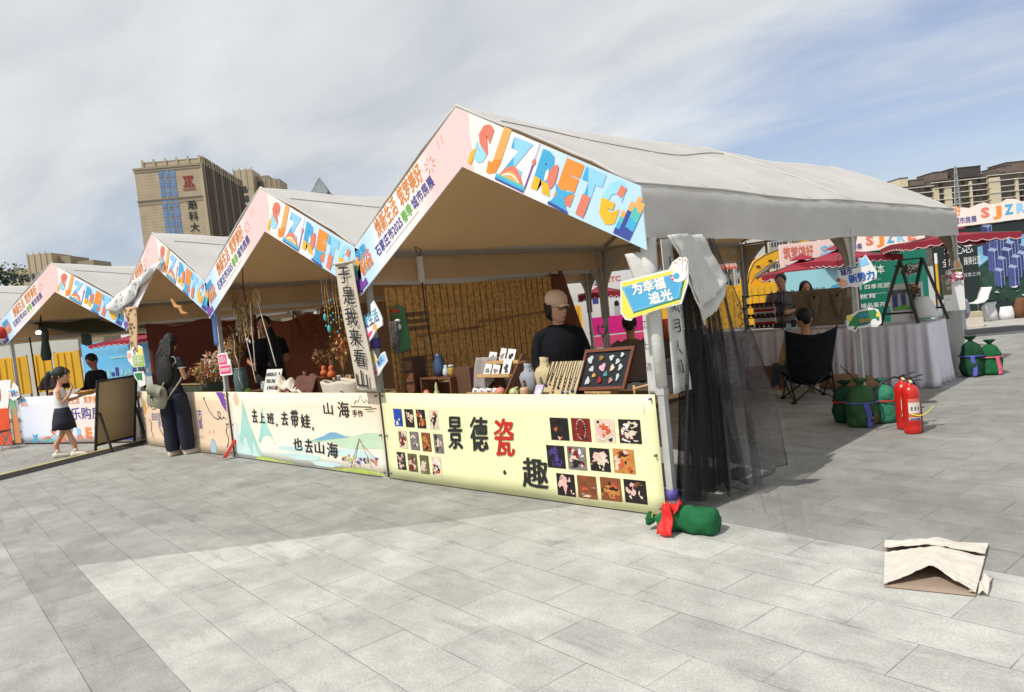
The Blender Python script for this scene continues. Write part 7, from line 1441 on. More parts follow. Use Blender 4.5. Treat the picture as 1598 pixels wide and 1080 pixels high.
for y in (6.95, 7.70): b = MB(); b.box((-.03, y, .012), (.16, .04, .024), FRM); b.build('foot', T)
bxm = mat('carton_brown', srgb(120, 84, 62), .85, .12, 8); b = MB(); b.box((-2.15, 6.0, .16), (.5, .3, .31), bxm, rz=.2); tag(b.build('carton', bevel=.004), 'brown carton on the floor beside the seated man, by the table skirt', 'box')
b = MB(); b.rings([(V(-.92, 5.95, .012), (.42, 0, 0), (0, .12, 0)), (V(-.92, 5.95, .08), (.40, 0, 0), (0, .11, 0)), (V(-.95, 5.95, .17), (.30, 0, 0), (0, .08, 0)), (V(-.97, 5.95, .20), (.12, 0, 0), (0, .04, 0))], mat('sack_tan', srgb(150, 120, 92), .9, .12, 8, .3, 12), 20); tag(b.build('cloth_sack'), 'tan sack lying on the floor behind the camp chair', 'sack')
b = MB(); b.tube([V(-.72, 5.1, .42), V(-.55, 5.15, .22), V(-.3, 4.9, .06), V(-.05, 4.5, .03), V(.0, 4.0, .2), V(-.02, 3.8, .45)], .006, BLK, 5); tag(b.build('power_lead'), 'thin dark power lead running from the camp chair to the middle side pole', 'lead')
# A shaped black frame on the table with a drooping wreath
T = thing('black_trestle', (-.2, 6.4, .82), 'black A shaped display frame standing on the skirted table', 'display frame'); A0, A1 = .82, 1.655
for x0, xt in ((-.55, -.32), (.14, -.06)): pass
for (xb, yb), (xt, yt) in (((-.56, 6.2), (-.33, 6.42)), ((-.10, 6.2), (-.33, 6.42)), ((-.36, 6.72), (-.08, 6.50)), ((.14, 6.62), (-.08, 6.50))):
 b = MB(); b.bar((xb, yb, A0), (xt, yt, A1), .032, BF); b.build('leg', T)
b = MB(); b.bar((-.33, 6.42, A1), (-.08, 6.50, A1), .02, BF); b.build('top_rail', T)
for (a, c, z) in (((-.50, 6.25), (-.15, 6.25), .96), ((-.30, 6.68), (.09, 6.60), .98)): b = MB(); b.bar((*a, z), (*c, z), .026, BF); b.build('cross_bar', T)
twigs('hanging_garland', 'dried garland with white bows hanging in the black A shaped frame', (-.22, 6.45, 1.42), .16, .16, 26, [DRY2, SACK, CARD, DRY2], 31, leaf=.03)
twigs('hanging_garland', 'short dark dried garland dangling low in the black A shaped frame', (-.20, 6.45, 1.12), .22, .06, 14, [DRY2, STRAW], 32, leaf=.025)
# leaflets, gift box, lamp on the table
def leaflet(label, x, y, z, w, h, rz, draw, m=None):
 ux = Vector((math.cos(rz), math.sin(rz), 0)); P = Plane2((x, y, z), ux, (0, 0, 1)); P.n = ux.cross(V(0, 0, 1)); T = thing('table_poster', (x, y, z), label, 'poster'); b = MB(); b.prism([P.at(0, 0), P.at(w, 0), P.at(w, h), P.at(0, h)], P.n * -.012, CARD); draw(b, P); b.build('poster_board', T); return T
PAT = mat('photo_towers', srgb(96, 100, 110), .5, .6, 30)
leaflet('white table poster with a printed townscape under the black A shaped frame', -.52, 6.50, .82, .42, .52, .5, lambda b, P: (b.rect2(P, .03, .16, .39, .44, PAT, .002), [b.rect2(P, .05 + .05 * i, .20 + .02 * (i % 3), .09 + .05 * i, .36 + .03 * (i % 2), [NAVY, GREYT][i % 2], .003) for i in range(6)], b.disc2(P, .15, .19, .1, .03, GREENP, .0036, 12, .3, 3)))
T = thing('white_hood', (-.10, 6.62, .82), 'white rounded hood like object beside the printed townscape poster', 'appliance'); b = MB(); b.rings([(V(-.12, 6.6, .86), (.17, 0, 0), (0, .10, 0)), (V(-.12, 6.6, .90), (.17, 0, 0), (0, .10, 0)), (V(-.14, 6.6, 1.06), (.12, 0, 0), (0, .09, 0)), (V(-.15, 6.6, 1.14), (.08, 0, 0), (0, .06, 0))], CARD, 18); b.build('shell', T)
leaflet('olive and white table sign beside the flower box', .02, 6.98, .90, .20, .48, .7, lambda b, P: (b.rect2(P, .0, .22, .20, .48, mat('sign_moss', srgb(110, 108, 84), .6, .06, 6), .002), b.text(P, "招募", .03, .36, .05, WHITE, .003, w=.12), b.text(P, "好房", .05, .29, .04, WHITE, .003, w=.1), b.rect2(P, .03, .15, .08, .17, GREYT, .002)))
T = thing('flower_box', (.08, 7.05, .9), 'white gift box topped with pink and white flowers by the far side pole', 'gift box'); b = MB(); b.box((.10, 7.16, 1.10), (.20, .20, .40), CARD, rz=.5); b.build('box_body', T); rr = random.Random(8); b = MB()
FP = [mat('flower_pink', srgb(226, 150, 176), .8, .2, 14), CARD, mat('flower_rose', srgb(200, 90, 120), .8, .2, 14), CARD]
for i in range(160):
 d = V(rr.gauss(0, 1), rr.gauss(0, 1), abs(rr.gauss(0, 1))).normalized(); p = V(.10, 7.14, 1.31) + V(d.x * .15, d.y * .15, d.z * .13) * rr.uniform(.6, 1); e1 = V(rr.gauss(0, 1), rr.gauss(0, 1), rr.gauss(0, 1)).normalized() * .035; e2 = d.cross(e1).normalized() * .025; b.add([p - e1, p + e2, p + e1, p - e2], [(0, 1, 2, 3)], rr.choice(FP))
b.build('flowers', T)
# perforated board and sunglasses rack
T = thing('pegboard', (-1.4, 6.4, .82), 'brown perforated display board standing on the table behind the seated man', 'display board'); PG = mat('pegboard_brown', srgb(140, 124, 106), .85, .08, 6); HL = mat('peg_hole', (.03, .027, .024), .9, 0)
P = Plane2((-1.80, 6.42, .84), (1, .02, 0), (0, 0, 1)); b = MB(); b.prism([P.at(0, 0), P.at(.92, 0), P.at(.92, .53), P.at(0, .53)], P.n * -.012, PG)
for i in range(22):
 for j in range(12): b.disc2(P, .03 + .041 * i, .03 + .043 * j, .006, .006, HL if (i * 7 + j * 3) % 11 else CARD, .002, 6)
b.build('board', T)
for x in (.30, .62):
 b = MB(); b.rings([(P.at(x, .12, .03), V(.03, 0, 0), V(0, .02, 0)), (P.at(x, .25, .04), V(.05, 0, 0), V(0, .03, 0)), (P.at(x, .40, .04), V(.085, 0, 0), V(0, .03, 0)), (P.at(x, .45, .04), V(.075, 0, 0), V(0, .025, 0))], mat('bust_olive', srgb(128, 120, 96), .9, .08, 9), 14); b.build('small_bust', T)
 b = MB(); b.disc2(P, x + .02, .42, .018, .022, BLK, .075, 10); b.build('pendant', T)
for x in (.2, .7): b = MB(); b.bar(P.at(x, -.02, -.02), P.at(x, .3, -.02), .02, FRM); b.bar(P.at(x, -.02, .0), P.at(x, -.02, -.18), .02, FRM); b.build('foot', T)
T = thing('sunglasses_rack', (-2.25, 6.5, .82), 'open black rack of dark sunglasses on the left skirted table', 'display rack'); b = MB()
for z in (.86, 1.02, 1.18, 1.36):
 b.bar((-2.62, 6.40, z), (-1.98, 6.40, z), .012, BF); b.bar((-2.55, 6.58, z), (-1.92, 6.58, z), .012, BF)
for x in (-2.60, -2.0):
 b.bar((x, 6.40, .82), (x, 6.40, 1.38), .014, BF)
 for k in range(3): b.bar((x - .08, 6.36, .90 + .17 * k), (x + .02, 6.5, 1.02 + .17 * k), .010, BF); b.bar((x - .08, 6.36, .90 + .17 * k), (x, 6.40, .82 + .16 * k), .010, BF)
b.build('rack_frame', T); n = 0
for z in (.88, 1.04, 1.20):
 for i in range(4):
  x = -2.50 + .15 * i + (.03 if z > 1 else 0); n += 1; b = MB()
  for k in (-1, 1): b.ball((x + .034 * k, 6.36, z + .02), .032, BLK, 9, 6, (1, .3, .85))
  b.bar((x - .06, 6.365, z + .03), (x + .06, 6.365, z + .03), .01, BLK)
  for k in (-1, 1): b.bar((x + .062 * k, 6.37, z + .03), (x + .06 * k, 6.50, z + .03), .006, BLK)
  tag(b.build('sunglasses'), 'pair of dark sunglasses on the open black rack', 'sunglasses', 'sunglasses on the rack')
b = MB(); b.box((-2.38, 6.64, 1.05), (.34, .02, .36), WHITE); 
for k in range(4): b.box((-2.38, 6.628, .92 + .10 * k), (.34, .004, .04), RED)
tag(b.build('striped_box'), 'red and white striped panel behind the sunglasses', 'panel')
for i, (x, m, lab) in enumerate(((-1.86, SKYB, 'small pale blue box left of the pegboard'), (-1.02, LBLUE, 'small cyan packet at the right foot of the pegboard'), (-.92, CARD, 'small white packet at the right foot of the pegboard'))):
 b = MB(); b.box((x, 6.28, .815 + .05), (.06, .05, .10), m); b.box((x, 6.253, .87), (.04, .004, .05), CARD if m is not CARD else GREYT); tag(b.build('packet'), lab, 'packet')
# ================================================================== background: towers and blocks
STONE = mat('stone_beige', srgb(172, 158, 134), .8, .06, .12); STONE2 = mat('stone_tan', srgb(146, 134, 114), .8, .06, .2); STN_D = mat('stone_dark', srgb(104, 94, 84), .8, .08, .2); GLB = mat('glass_blue', srgb(84, 126, 178), .15, .25, .3, spec=.7); GLD = mat('glass_dark', srgb(46, 52, 58), .15, .3, .3, spec=.7)
def office_tower():
 e = V(math.cos(R(48.5)), math.sin(R(48.5)), 0); d = V(-e.y, e.x, 0); fr = V(-253.859, 113.021, 0); H = 62.5; W = 21.6; L_ = 52
 o = fr - e * W; T = thing('office_tower', o, 'beige stone office tower with blue windows, a red emblem and black characters', 'building'); n = -d
 Q = lambda x, y, z: o + e * x + d * y + V(0, 0, z)
 def bx(b, x0, x1, y0, y1, z0, z1, m):
  vs = [Q(x, y, z) for x in (x0, x1) for y in (y0, y1) for z in (z0, z1)]; b.add(vs, [(0, 1, 3, 2), (4, 6, 7, 5), (0, 4, 5, 1), (2, 3, 7, 6), (0, 2, 6, 4), (1, 5, 7, 3)], m)
 wall = bpy.data.materials.new('stone_courses'); wall.use_nodes = True; nt = wall.node_tree; p = nt.nodes['Principled BSDF']; p.inputs['Roughness'].default_value = .85
 tc = nt.nodes.new('ShaderNodeTexCoord'); sp = nt.nodes.new('ShaderNodeSeparateXYZ'); nt.links.new(tc.outputs['Object'], sp.inputs[0]); wv = nt.nodes.new('ShaderNodeMath'); wv.operation = 'FRACT'; dv = nt.nodes.new('ShaderNodeMath'); dv.operation = 'DIVIDE'; dv.inputs[1].default_value = 1.05
 nt.links.new(sp.outputs[2], dv.inputs[0]); nt.links.new(dv.outputs[0], wv.inputs[0]); rp = nt.nodes.new('ShaderNodeValToRGB'); nt.links.new(wv.outputs[0], rp.inputs[0]); rp.color_ramp.elements[0].position = .86; rp.color_ramp.elements[0].color = (*srgb(168, 152, 128), 1); rp.color_ramp.elements[1].position = .93; rp.color_ramp.elements[1].color = (*srgb(142, 128, 106), 1)
 nz = nt.nodes.new('ShaderNodeTexNoise'); nz.inputs['Scale'].default_value = .35; nz.inputs['Detail'].default_value = 6; nt.links.new(tc.outputs['Object'], nz.inputs['Vector']); mx = nt.nodes.new('ShaderNodeMixRGB'); mx.blend_type = 'OVERLAY'; mx.inputs[0].default_value = .25; nt.links.new(rp.outputs[0], mx.inputs[1]); nt.links.new(nz.outputs[0], mx.inputs[2]); nt.links.new(mx.outputs[0], p.inputs['Base Color'])
 b = MB(); bx(b, 0, W, 0, L_, 0, H, wall); b.build('wall', T)
 b = MB(); bx(b, -.25, W + .25, -.25, L_, H - 1.3, H - .9, STONE2); bx(b, -.4, W + .4, -.4, L_, H - .5, H + .15, STONE2); bx(b, -.2, W + .2, -.2, L_, H - 11.5, H - 11.0, STN_D); bx(b, -.15, W + .15, -.15, L_, H - 12.6, H - 12.2, STONE2); b.build('cornice', T)
 b = MB(); bx(b, 2.2, W + 1.2, 1.5, L_, H + .1, H + 2.0, STONE); bx(b, 2.2, W + 1.2, 1.5, L_, H + 1.8, H + 2.3, STONE2); b.build('parapet', T)
 for i in range(6): b = MB(); x = 2.2 + i * 3.85; bx(b, x, x + .7, 1.15, 1.5, H + .1, H + 3.1, STONE); b.build('parapet_pier', T)
 for i in range(20): b = MB(); y = 1.8 + i * 2.55; bx(b, W + .5, W + 1.5, y, y + .45, H - 45, H + 2.9, STN_D if i % 4 else STONE2); b.build('fin', T)  # dark stone: shade of this side put into the fin colour
 b = MB(); bx(b, W + .01, W + .25, .6, L_, 3, H - 1.4, GLD); b.build('side_glazing', T)
 for i in range(13): b = MB(); z = H - 5.2 - i * 3.1; bx(b, W + .26, W + .6, .4, L_, z, z + .8, STN_D); b.build('spandrel', T)
 b = MB(); bx(b, W - .02, W + 1.1, .0, .5, 0, H, STONE); b.build('corner_pier', T)
 for r in range(10):
  z1 = H - .95 - r * 3.3 - (.35 if r > 2 else 0)
  for c in range(3):
   x = 8.05 + c * 1.98; b = MB(); bx(b, x - .06, x + 1.56, -.10, .0, z1 - 2.95, z1 + .06, STONE2); f_ = b.build('window', T); b = MB(); bx(b, x, x + 1.5, -.14, -.04, z1 - 2.9, z1, GLB); bx(b, x + .72, x + .80, -.18, -.13, z1 - 2.9, z1, STONE); bx(b, x, x + 1.5, -.18, -.13, z1 - 1.2, z1 - 1.1, STONE); b.build('pane', f_)
 P = Plane2(Q(0, -.08, 0), e, V(0, 0, 1)); RD = mat('emblem_red', srgb(140, 48, 34), .5, .1, 2); b = MB()
 # red emblem: two outward brackets and a K like stroke under a bar
 z0 = H - 7.5; x0 = 15.8
 for pts, w in (([(x0 + .1, z0 + 3.3), (x0 + 3.6, z0 + 3.3)], .5), ([(x0, z0 + .1), (x0 + 3.7, z0 + .1)], .5), ([(x0 + .7, z0 + .1), (x0 + 1.0, z0 + 1.7), (x0 + .7, z0 + 3.3)], .55), ([(x0 + 1.9, z0 + .1), (x0 + 1.9, z0 + 3.3)], .55), ([(x0 + 3.5, z0 + 3.3), (x0 + 2.2, z0 + 1.7), (x0 + 3.6, z0 + .1)], .6)): b.line2(P, pts, w, RD, .12)
 b.line2(P, [(x0 - .3, z0 - 1.0), (x0 + 4.1, z0 - 1.0)], .4, RD, .12); b.build('emblem', T)
 for s, z in (("瀚", H - 15.6), ("科", H - 19.5), ("大", H - 23.4)): b = MB(); b.text(P, s, 16.4, z, 3.0, INK, .12, bold=.035, w=3.0); b.build('character', T)
office_tower()
def block(name, label, o, yaw, W, D_, H, storeys, bays, wm, gm, slab=None, bal=True, top=None, cat='building'):
 e = V(math.cos(yaw), math.sin(yaw), 0); d = V(-e.y, e.x, 0); o = Vector(o); T = thing(name, o, label, cat)
 Q = lambda x, y, z: o + e * x + d * y + V(0, 0, z)
 def bx(b, x0, x1, y0, y1, z0, z1, m):
  b.add([Q(x, y, z) for x in (x0, x1) for y in (y0, y1) for z in (z0, z1)], [(0, 1, 3, 2), (4, 6, 7, 5), (0, 4, 5, 1), (2, 3, 7, 6), (0, 2, 6, 4), (1, 5, 7, 3)], m)
 b = MB(); bx(b, 0, W, 0, D_, 0, H, wm); b.build('wall', T)
 return T, bx, Q
SLB = mat('slab_white', srgb(206, 200, 190), .8, .05, .3); SHD = mat('recess_dark', srgb(60, 52, 46), .8, .3, .5); ROOFB = mat('roof_brown', srgb(72, 66, 64), .8, .1, .4); CRM = mat('render_cream', srgb(204, 192, 166), .85, .05, .3); BRN = mat('render_brown', srgb(112, 100, 92), .85, .06, .3)
def highrise(label, o, yaw, W, H, cols, seed, top_steps):
 rr = random.Random(seed); T, bx, Q = block('apartment_tower', label, o, yaw, W, 16, H, 0, 0, mat('recess_haze_grey', srgb(96, 90, 86), .8, .2, .5), GLD)  # wall grey lightened to stand in for distance haze
 n = int(H / 3.1)
 for (x0, x1) in cols:
  b = MB(); bx(b, x0, x1, -1.6, 15, 0, H - rr.uniform(3, 5), CRM); b.build('pier', T)
 k = 0
 for i in range(n):
  z = H - 2.2 - i * 3.1
  if z < H * .45: break
  b = MB(); bx(b, -.4, W + .4, -1.5 - .5 * (i % 2), 1.0, z, z + .38, SLB); b.build('balcony', T)
  b = MB()
  for q in range(int(W / 3)):
   x = .5 + 3 * q
   if any(a - .5 < x + 1 < c + .5 for a, c in cols): continue
   if rr.random() < .6: bx(b, x, x + 2.2, -.12, -.02, z - 2.3, z - .2, rr.choice([GLD, SHD, GLD, BRN]))
  if b.v: b.build('window_band', T)
 for i, (x0, x1, z0, z1, m) in enumerate(top_steps): b = MB(); bx(b, x0, x1, -1.2 - .2 * i, 14 - i, H + z0, H + z1, m); bx(b, x0 - .2, x1 + .2, -1.4 - .2 * i, 14.2 - i, H + z1, H + z1 + .5, ROOFB); b.build('roof', T)
YR = R(46)
highrise('dark brown apartment tower with cream piers, at the right edge of the photo', (-91.0, 466.0, 0), YR, 46, 46.5, [(.0, 5.2), (13.5, 15.0), (22, 23.5)], 1, [(6, 12, -1, 2.0, BRN), (9, 40, -1.5, 3.6, BRN)])
highrise('dark brown apartment tower with a stepped roof, between its two neighbours', (-113.0, 446.8, 0), YR, 29, 46.0, [(-.2, 2.4), (5.5, 9.4), (19.5, 20.6)], 2, [(0.3, 8, -1, 3.2, BRN), (10, 26, -1.0, 4.2, ROOFB)])
highrise('lower brown apartment tower with a pale roof pavilion, left of the dark ones', (-126.5, 433.5, 0), YR, 19, 44.5, [(2.0, 3.0)], 3, [(1.0, 5.5, -1, 3.4, CRM), (6.5, 14, -1, 1.8, BRN)])
# radio mast in front of them
b = MB(); ml = mat('mast_grey', srgb(150, 150, 150), .6, .05, 2); mo = V(-100.0, 440.0, 0)
for sx, sy in ((-1, -1), (1, -1), (1, 1), (-1, 1)): b.bar(mo + V(2.6 * sx, 2.6 * sy, 0), mo + V(.3 * sx, .3 * sy, 50), .35, ml)
for i in range(16):
 z = 3 * i; k0 = lerp(2.6, .3, z / 50); k1 = lerp(2.6, .3, (z + 3) / 50)
 for a, c in (((-1, -1), (1, -1)), ((1, -1), (1, 1)), ((1, 1), (-1, 1)), ((-1, 1), (-1, -1))): b.bar(mo + V(a[0] * k0, a[1] * k0, z), mo + V(c[0] * k1, c[1] * k1, z + 3), .22, ml)
tag(b.build('radio_mast'), 'grey lattice radio mast in front of the brown apartment towers', 'mast')
def grid_tower(label, o, yaw, parts, seed):
 T = None
 for i, (x0, x1, y0, H, m, wx) in enumerate(parts):
  e = V(math.cos(yaw), math.sin(yaw), 0); d = V(-e.y, e.x, 0); oo = Vector(o)
  Q = lambda x, y, z: oo + e * x + d * y + V(0, 0, z)
  if T is None: T = thing('office_block', oo, label, 'building')
  def bx(b, a0, a1, c0, c1, z0, z1, mm): b.add([Q(x, y, z) for x in (a0, a1) for y in (c0, c1) for z in (z0, z1)], [(0, 1, 3, 2), (4, 6, 7, 5), (0, 4, 5, 1), (2, 3, 7, 6), (0, 2, 6, 4), (1, 5, 7, 3)], mm)
  b = MB(); bx(b, x0, x1, y0, y0 + 14, 0, H, m)
  if wx > 0:
   for q in range(int((x1 - x0) / wx) + 1): bx(b, x0 + q * wx - .2, x0 + q * wx + .3, y0 - .25, y0, H - 9, H + .8, STONE)
  b.build('wall', T); b = MB()
  for r in range(9):
   z = H - (10.5 if wx > 0 else 5.5) - r * 4.2
   if z < 6: break
   for q in range(max(1, int((x1 - x0 - 1) / 2.8))): bx(b, x0 + .8 + q * 2.8, x0 + 2.7 + q * 2.8, y0 - .12, y0 - .02, z, z + 3.0, GLD)
  b.build('window_grid', T)
grid_tower('beige office block with dark window grid behind the tall beige tower', (-322.0, 160.0, 0), R(47), [(0, 8.2, 0, 76.5, STONE, 2.7), (8.2, 14, 5, 74.0, STONE2, 0), (12.5, 19.5, 3, 71.5, STONE2, 2.4)], 1)
grid_tower('low beige building with a raised centre at the far left, behind the tree', (-349.5, 74.0, 0), R(45), [(0, 10.5, 0, 37.6, STONE, 0), (9.5, 19, -2, 42.4, STONE, 2.4), (19, 24, 2, 41.0, STONE2, 0), (24, 32, 4, 38.6, STONE2, 0)], 2)
b = MB(); ap = V(-171.66, 107.84, 41.4); ee = V(math.cos(R(46)), math.sin(R(46)), 0); dd_ = V(-ee.y, ee.x, 0); c0 = ap - V(0, 0, 4.4); cs = [c0 + ee * x * 2.3 + dd_ * y * 2.3 for x, y in ((-1, -1), (1, -1), (1, 1), (-1, 1))]
for i in range(4):
 b.bar(cs[i], ap, .16, ml); b.bar(cs[i], cs[(i + 1) % 4], .16, ml)
 for k in (.3, .6): b.bar(lerp(cs[i], ap, k), lerp(cs[(i + 1) % 4], ap, k), .1, ml)
 b.bar(lerp(cs[i], cs[(i + 1) % 4], .5), ap, .1, ml)
 b.add([cs[i] + (ap - cs[i]) * .02, cs[(i + 1) % 4] + (ap - cs[(i + 1) % 4]) * .02, ap], [(0, 1, 2)], mat('glass_haze', srgb(130, 136, 140), .3, .1, 1, alpha=.45))
for q in cs: b.bar(V(q.x, q.y, 0), q, .5, STN_D)
tag(b.build('glass_pyramid'), 'small glass pyramid roof showing above the tent of the craft stall', 'roof')
# old flats behind the fair
def flats(label, o, yaw, W, H, seed, m):
 rr = random.Random(seed); T, bx, Q = block('block_of_flats', label, o, yaw, W, 10, H, 0, 0, m, GLD); FR_ = mat('frame_white', (.6, .6, .58), .6, .05, 1); CON = mat('concrete_grey', srgb(150, 148, 142), .85, .1, .5)
 n = int(H / 2.9)
 for i in range(n):
  z = .6 + i * 2.9
  for q in range(int(W / 5.2)):
   x = .4 + q * 5.2 + .3 * rr.random(); b = MB(); bx(b, x, x + 3.2, -1.3, 0, z - .1, z + 1.0, rr.choice([CON, FR_, CON, m])); bx(b, x, x + 3.2, -1.35, 0, z - .25, z - .1, CON); pb_ = b.build('balcony', T)
   b = MB(); bx(b, x + .08, x + 3.12, -1.2, -.1, z + 1.0, z + 2.35, rr.choice([GLD, SHD, GLD]))
   for k in range(5): bx(b, x + .06 + .76 * k, x + .16 + .76 * k, -1.26, -1.18, z + 1.0, z + 2.4, FR_)
   bx(b, x, x + 3.2, -1.3, 0, z + 2.35, z + 2.5, FR_); b.build('glazing', pb_)
   b = MB(); bx(b, x + 3.7, x + 4.7, -.12, -.02, z + .8, z + 2.2, GLD); bx(b, x + 4.15, x + 4.25, -.16, -.1, z + .8, z + 2.2, FR_); b.build('window', T)
   if rr.random() < .5: b = MB(); bx(b, x + 3.75, x + 4.55, -.5, -.02, z + .05, z + .6, FR_); b.build('air_conditioner', T)
 b = MB(); bx(b, -.3, W + .3, -.5, 10.3, H, H + .7, CON); b.build('roof', T)
flats('pale old flats with glazed balconies, seen behind the yellow excavator arm', (-112.0, 172.0, 0), R(40), 30, 21.5, 4, mat('render_pale', srgb(190, 186, 176), .85, .06, .4))
flats('cream old flats with grey balconies, right of the pale ones', (-88.6, 192.2, 0), R(40), 34, 21.5, 5, CRM)
t = thing('slogan_banner', (-84.6, 162.2, 4), 'long orange red slogan banner on the wall below the old flats', 'banner'); ey = V(math.cos(R(44.7)), math.sin(R(44.7)), 0); b = MB(); P = Plane2(V(-92.0, 154.9, 5.25), ey, V(0, 0, 1)); ORR = mat('banner_orange_red', srgb(206, 74, 44), .7, .06, 1); b.prism([P.at(0, 0), P.at(22, 0), P.at(22, 1.9), P.at(0, 1.9)], P.n * -.1, ORR); b.text(P, "建设幸福美好家园共创文明城市", 7.5, .35, 1.2, CARD, .05, w=13.6); b.build('cloth', t)
for x in (0.2, 11, 21.8): b = MB(); b.bar(P.at(x, -5.2, -.3), P.at(x, 2, -.3), .3, STN_D); b.build('post', t)
# ================================================================== construction yellow
YEX = mat('machine_yellow', srgb(226, 168, 30), .45, .10, 2.5); YEX2 = mat('hoarding_yellow', srgb(214, 164, 40), .6, .08, 2); 
def excavator():
 o = V(-10.6, 24.6, 0); T = thing('excavator', o, 'yellow excavator with its arched arm raised behind the burgundy parasols', 'excavator'); e = V(.70, .714, 0); n = V(.714, -.70, 0)
 W = lambda x, z, y=0: V(-11.26, 23.74, 0) + e * x + V(0, 0, z) + n * y
 def arm(pts, w): 
  b = MB(); up = []; dn = []
  for (x, z, h) in pts: up.append((x, z + h / 2)); dn.append((x + .04, z - h / 2))
  k = len(pts)
  for i in range(k - 1):
   q = [W(*up[i], w), W(*up[i + 1], w), W(*dn[i + 1], w), W(*dn[i], w)]; r_ = [W(*up[i], -w), W(*up[i + 1], -w), W(*dn[i + 1], -w), W(*dn[i], -w)]
   b.add(q + r_, [(3, 2, 1, 0), (4, 5, 6, 7), (0, 1, 5, 4), (2, 3, 7, 6), (1, 2, 6, 5), (3, 0, 4, 7)], YEX)
  return b
 bp_ = [(.03, 1.30, .34), (.10, 1.72, .44), (.36, 2.10, .52), (.80, 2.36, .46), (1.35, 2.56, .38), (1.95, 2.76, .34), (2.5, 2.95, .26)]; arm(bp_, .2).build('boom', T)
 for s_ in (-1, 1): b = MB(); b.tube([W(x + (.04 if s_ < 0 else 0), z + s_ * h / 2, .2) for x, z, h in bp_], .022, STN_D, 6); b.build('boom_flange', T)
 for i in range(4): b = MB(); b.box(W(.5 + .5 * i, 2.16 + .18 * i, .21), (.14, .05, .07), BK2, rz=R(45)); b.build('step_plate', T)
 for i in range(3): b = MB(); b.box(W(-.9 + .55 * i, 1.1, .08), (.34, .03, .5), STN_D, rz=R(45)); b.build('grille', T)
 b = MB(); b.tube([W(.35, 1.7, .3), W(1.1, 2.2, .3)], .07, STN_D, 8); b.tube([W(1.1, 2.2, .3), W(1.5, 2.45, .3)], .045, SILV, 8); b.build('ram', T)
 b = MB(); b.box(W(-.1, 1.05, -.4), (2.4, 1.5, .9), YEX, rz=R(45)); b.box(W(-1.0, 1.25, -.2), (.8, 1.3, .55), YEX, rz=R(45)); b.build('body', T)
 b = MB(); b.box(W(.7, 1.2, -1.0), (.9, .8, 1.1), YEX, rz=R(45)); cb = b.build('cab', T); b = MB(); b.box(W(.75, 1.35, -1.0), (.95, .6, .6), GLD, rz=R(45)); b.build('window', cb)
 for y in (.55, -.9): b = MB(); b.box(W(0, .32, y), (2.6, .4, .62), BK2, rz=R(45)); b.build('track', T)
 b = MB(); b.tube([W(2.5, 2.95), W(2.75, 2.3), W(2.7, 1.6)], [.16, .14, .1], YEX, 8); b.build('dipper', T); b = MB(); b.prism([W(2.5, 1.55, .35), W(2.9, 1.6, .35), W(3.0, 1.1, .35), W(2.6, 1.0, .35)], n * -.7, YEX); b.build('bucket', T)
excavator()
def hoarding_panel(label, a, c, h, z0, m, ribs=True, group='yellow site hoarding panels'):
 a = Vector(a); c = Vector(c); e = (c - a); L_ = e.length; e.normalize(); P = Plane2(a, e, V(0, 0, 1)); T = thing('site_hoarding', a, label, 'hoarding', group); b = MB(); b.prism([P.at(0, z0), P.at(L_, z0), P.at(L_, h), P.at(0, h)], P.n * -.04, m)
 if ribs:
  k = int(L_ / .22)
  for i in range(k): b.prism([P.at(.06 + i * .22, z0 + .03, .03), P.at(.15 + i * .22, z0 + .03, .03), P.at(.15 + i * .22, h - .03, .03), P.at(.06 + i * .22, h - .03, .03)], P.n * -.03, m)
 b.build('sheet', T)
 for x in (.03, L_ - .03): b = MB(); b.bar(P.at(x, .0, -.05), P.at(x, h + .02, -.05), .05, STN_D); b.build('post', T)
 return T
hoarding_panel('yellow site hoarding behind the sunglasses rack', (-10.9, 18.4, 0), (-7.1, 22.1, 0), 1.40, .05, YEX2)
hoarding_panel('yellow site hoarding further left, seen past the end stall and its blind', (-16.2, 13.3, 0), (-11.2, 18.1, 0), 1.40, .05, YEX2)
hoarding_panel('yellow ribbed hoarding panel seen at the left of the pottery stall', (-25.7, 1.2, 0), (-24.95, 1.95, 0), 1.66, .45, YEX2); hoarding_panel('yellow ribbed hoarding panel left of the work lamp post', (-24.85, 2.06, 0), (-24.42, 2.48, 0), 1.66, .45, YEX2); hoarding_panel('yellow ribbed hoarding panel behind the girl', (-24.36, 2.54, 0), (-23.75, 3.12, 0), 1.66, .45, YEX2)
hoarding_panel('pale grey wall beyond the yellow panels', (-34, -2.5, 0), (-27.5, 4.2, 0), 2.3, 0, mat('wall_pale', srgb(190, 188, 180), .85, .06, 1), False, None)
def print_board(name, label, a, ang, W, h0, h1, m, draw, cat='board', posts=True):
 e = V(math.cos(ang), math.sin(ang), 0); P = Plane2(V(a[0], a[1], 0), e, V(0, 0, 1)); T = thing(name, (a[0], a[1], 0), label, cat); b = MB(); b.prism([P.at(0, h0), P.at(W, h0), P.at(W, h1), P.at(0, h1)], P.n * -.06, m); draw(b, P); b.build('printed_face', T)
 if posts:
  for x in (.1, W - .1): b = MB(); b.bar(P.at(x, 0, -.12), P.at(x, h1, -.12), .07, STN_D); b.build('post', T)
 return T, P
def blue_draw(b, P):
 b.text(P, "高端住区 美好启幕", .30, 1.45, .16, LBLUE, .01, w=1.5); b.rect2(P, .9, 1.28, 1.5, 1.36, LBLUE, .01); b.text(P, "2025", 2.35, 1.3, .22, WHITE, .01, bold=.02, w=.6)
 rr = random.Random(5)
 for i in range(18): x = .3 + .14 * i; b.rect2(P, x, .72, x + .10, .80 + rr.uniform(.03, .22), rr.choice([WHITE, LBLUE, MIDB, NAVY]), .01 + .0003 * i)
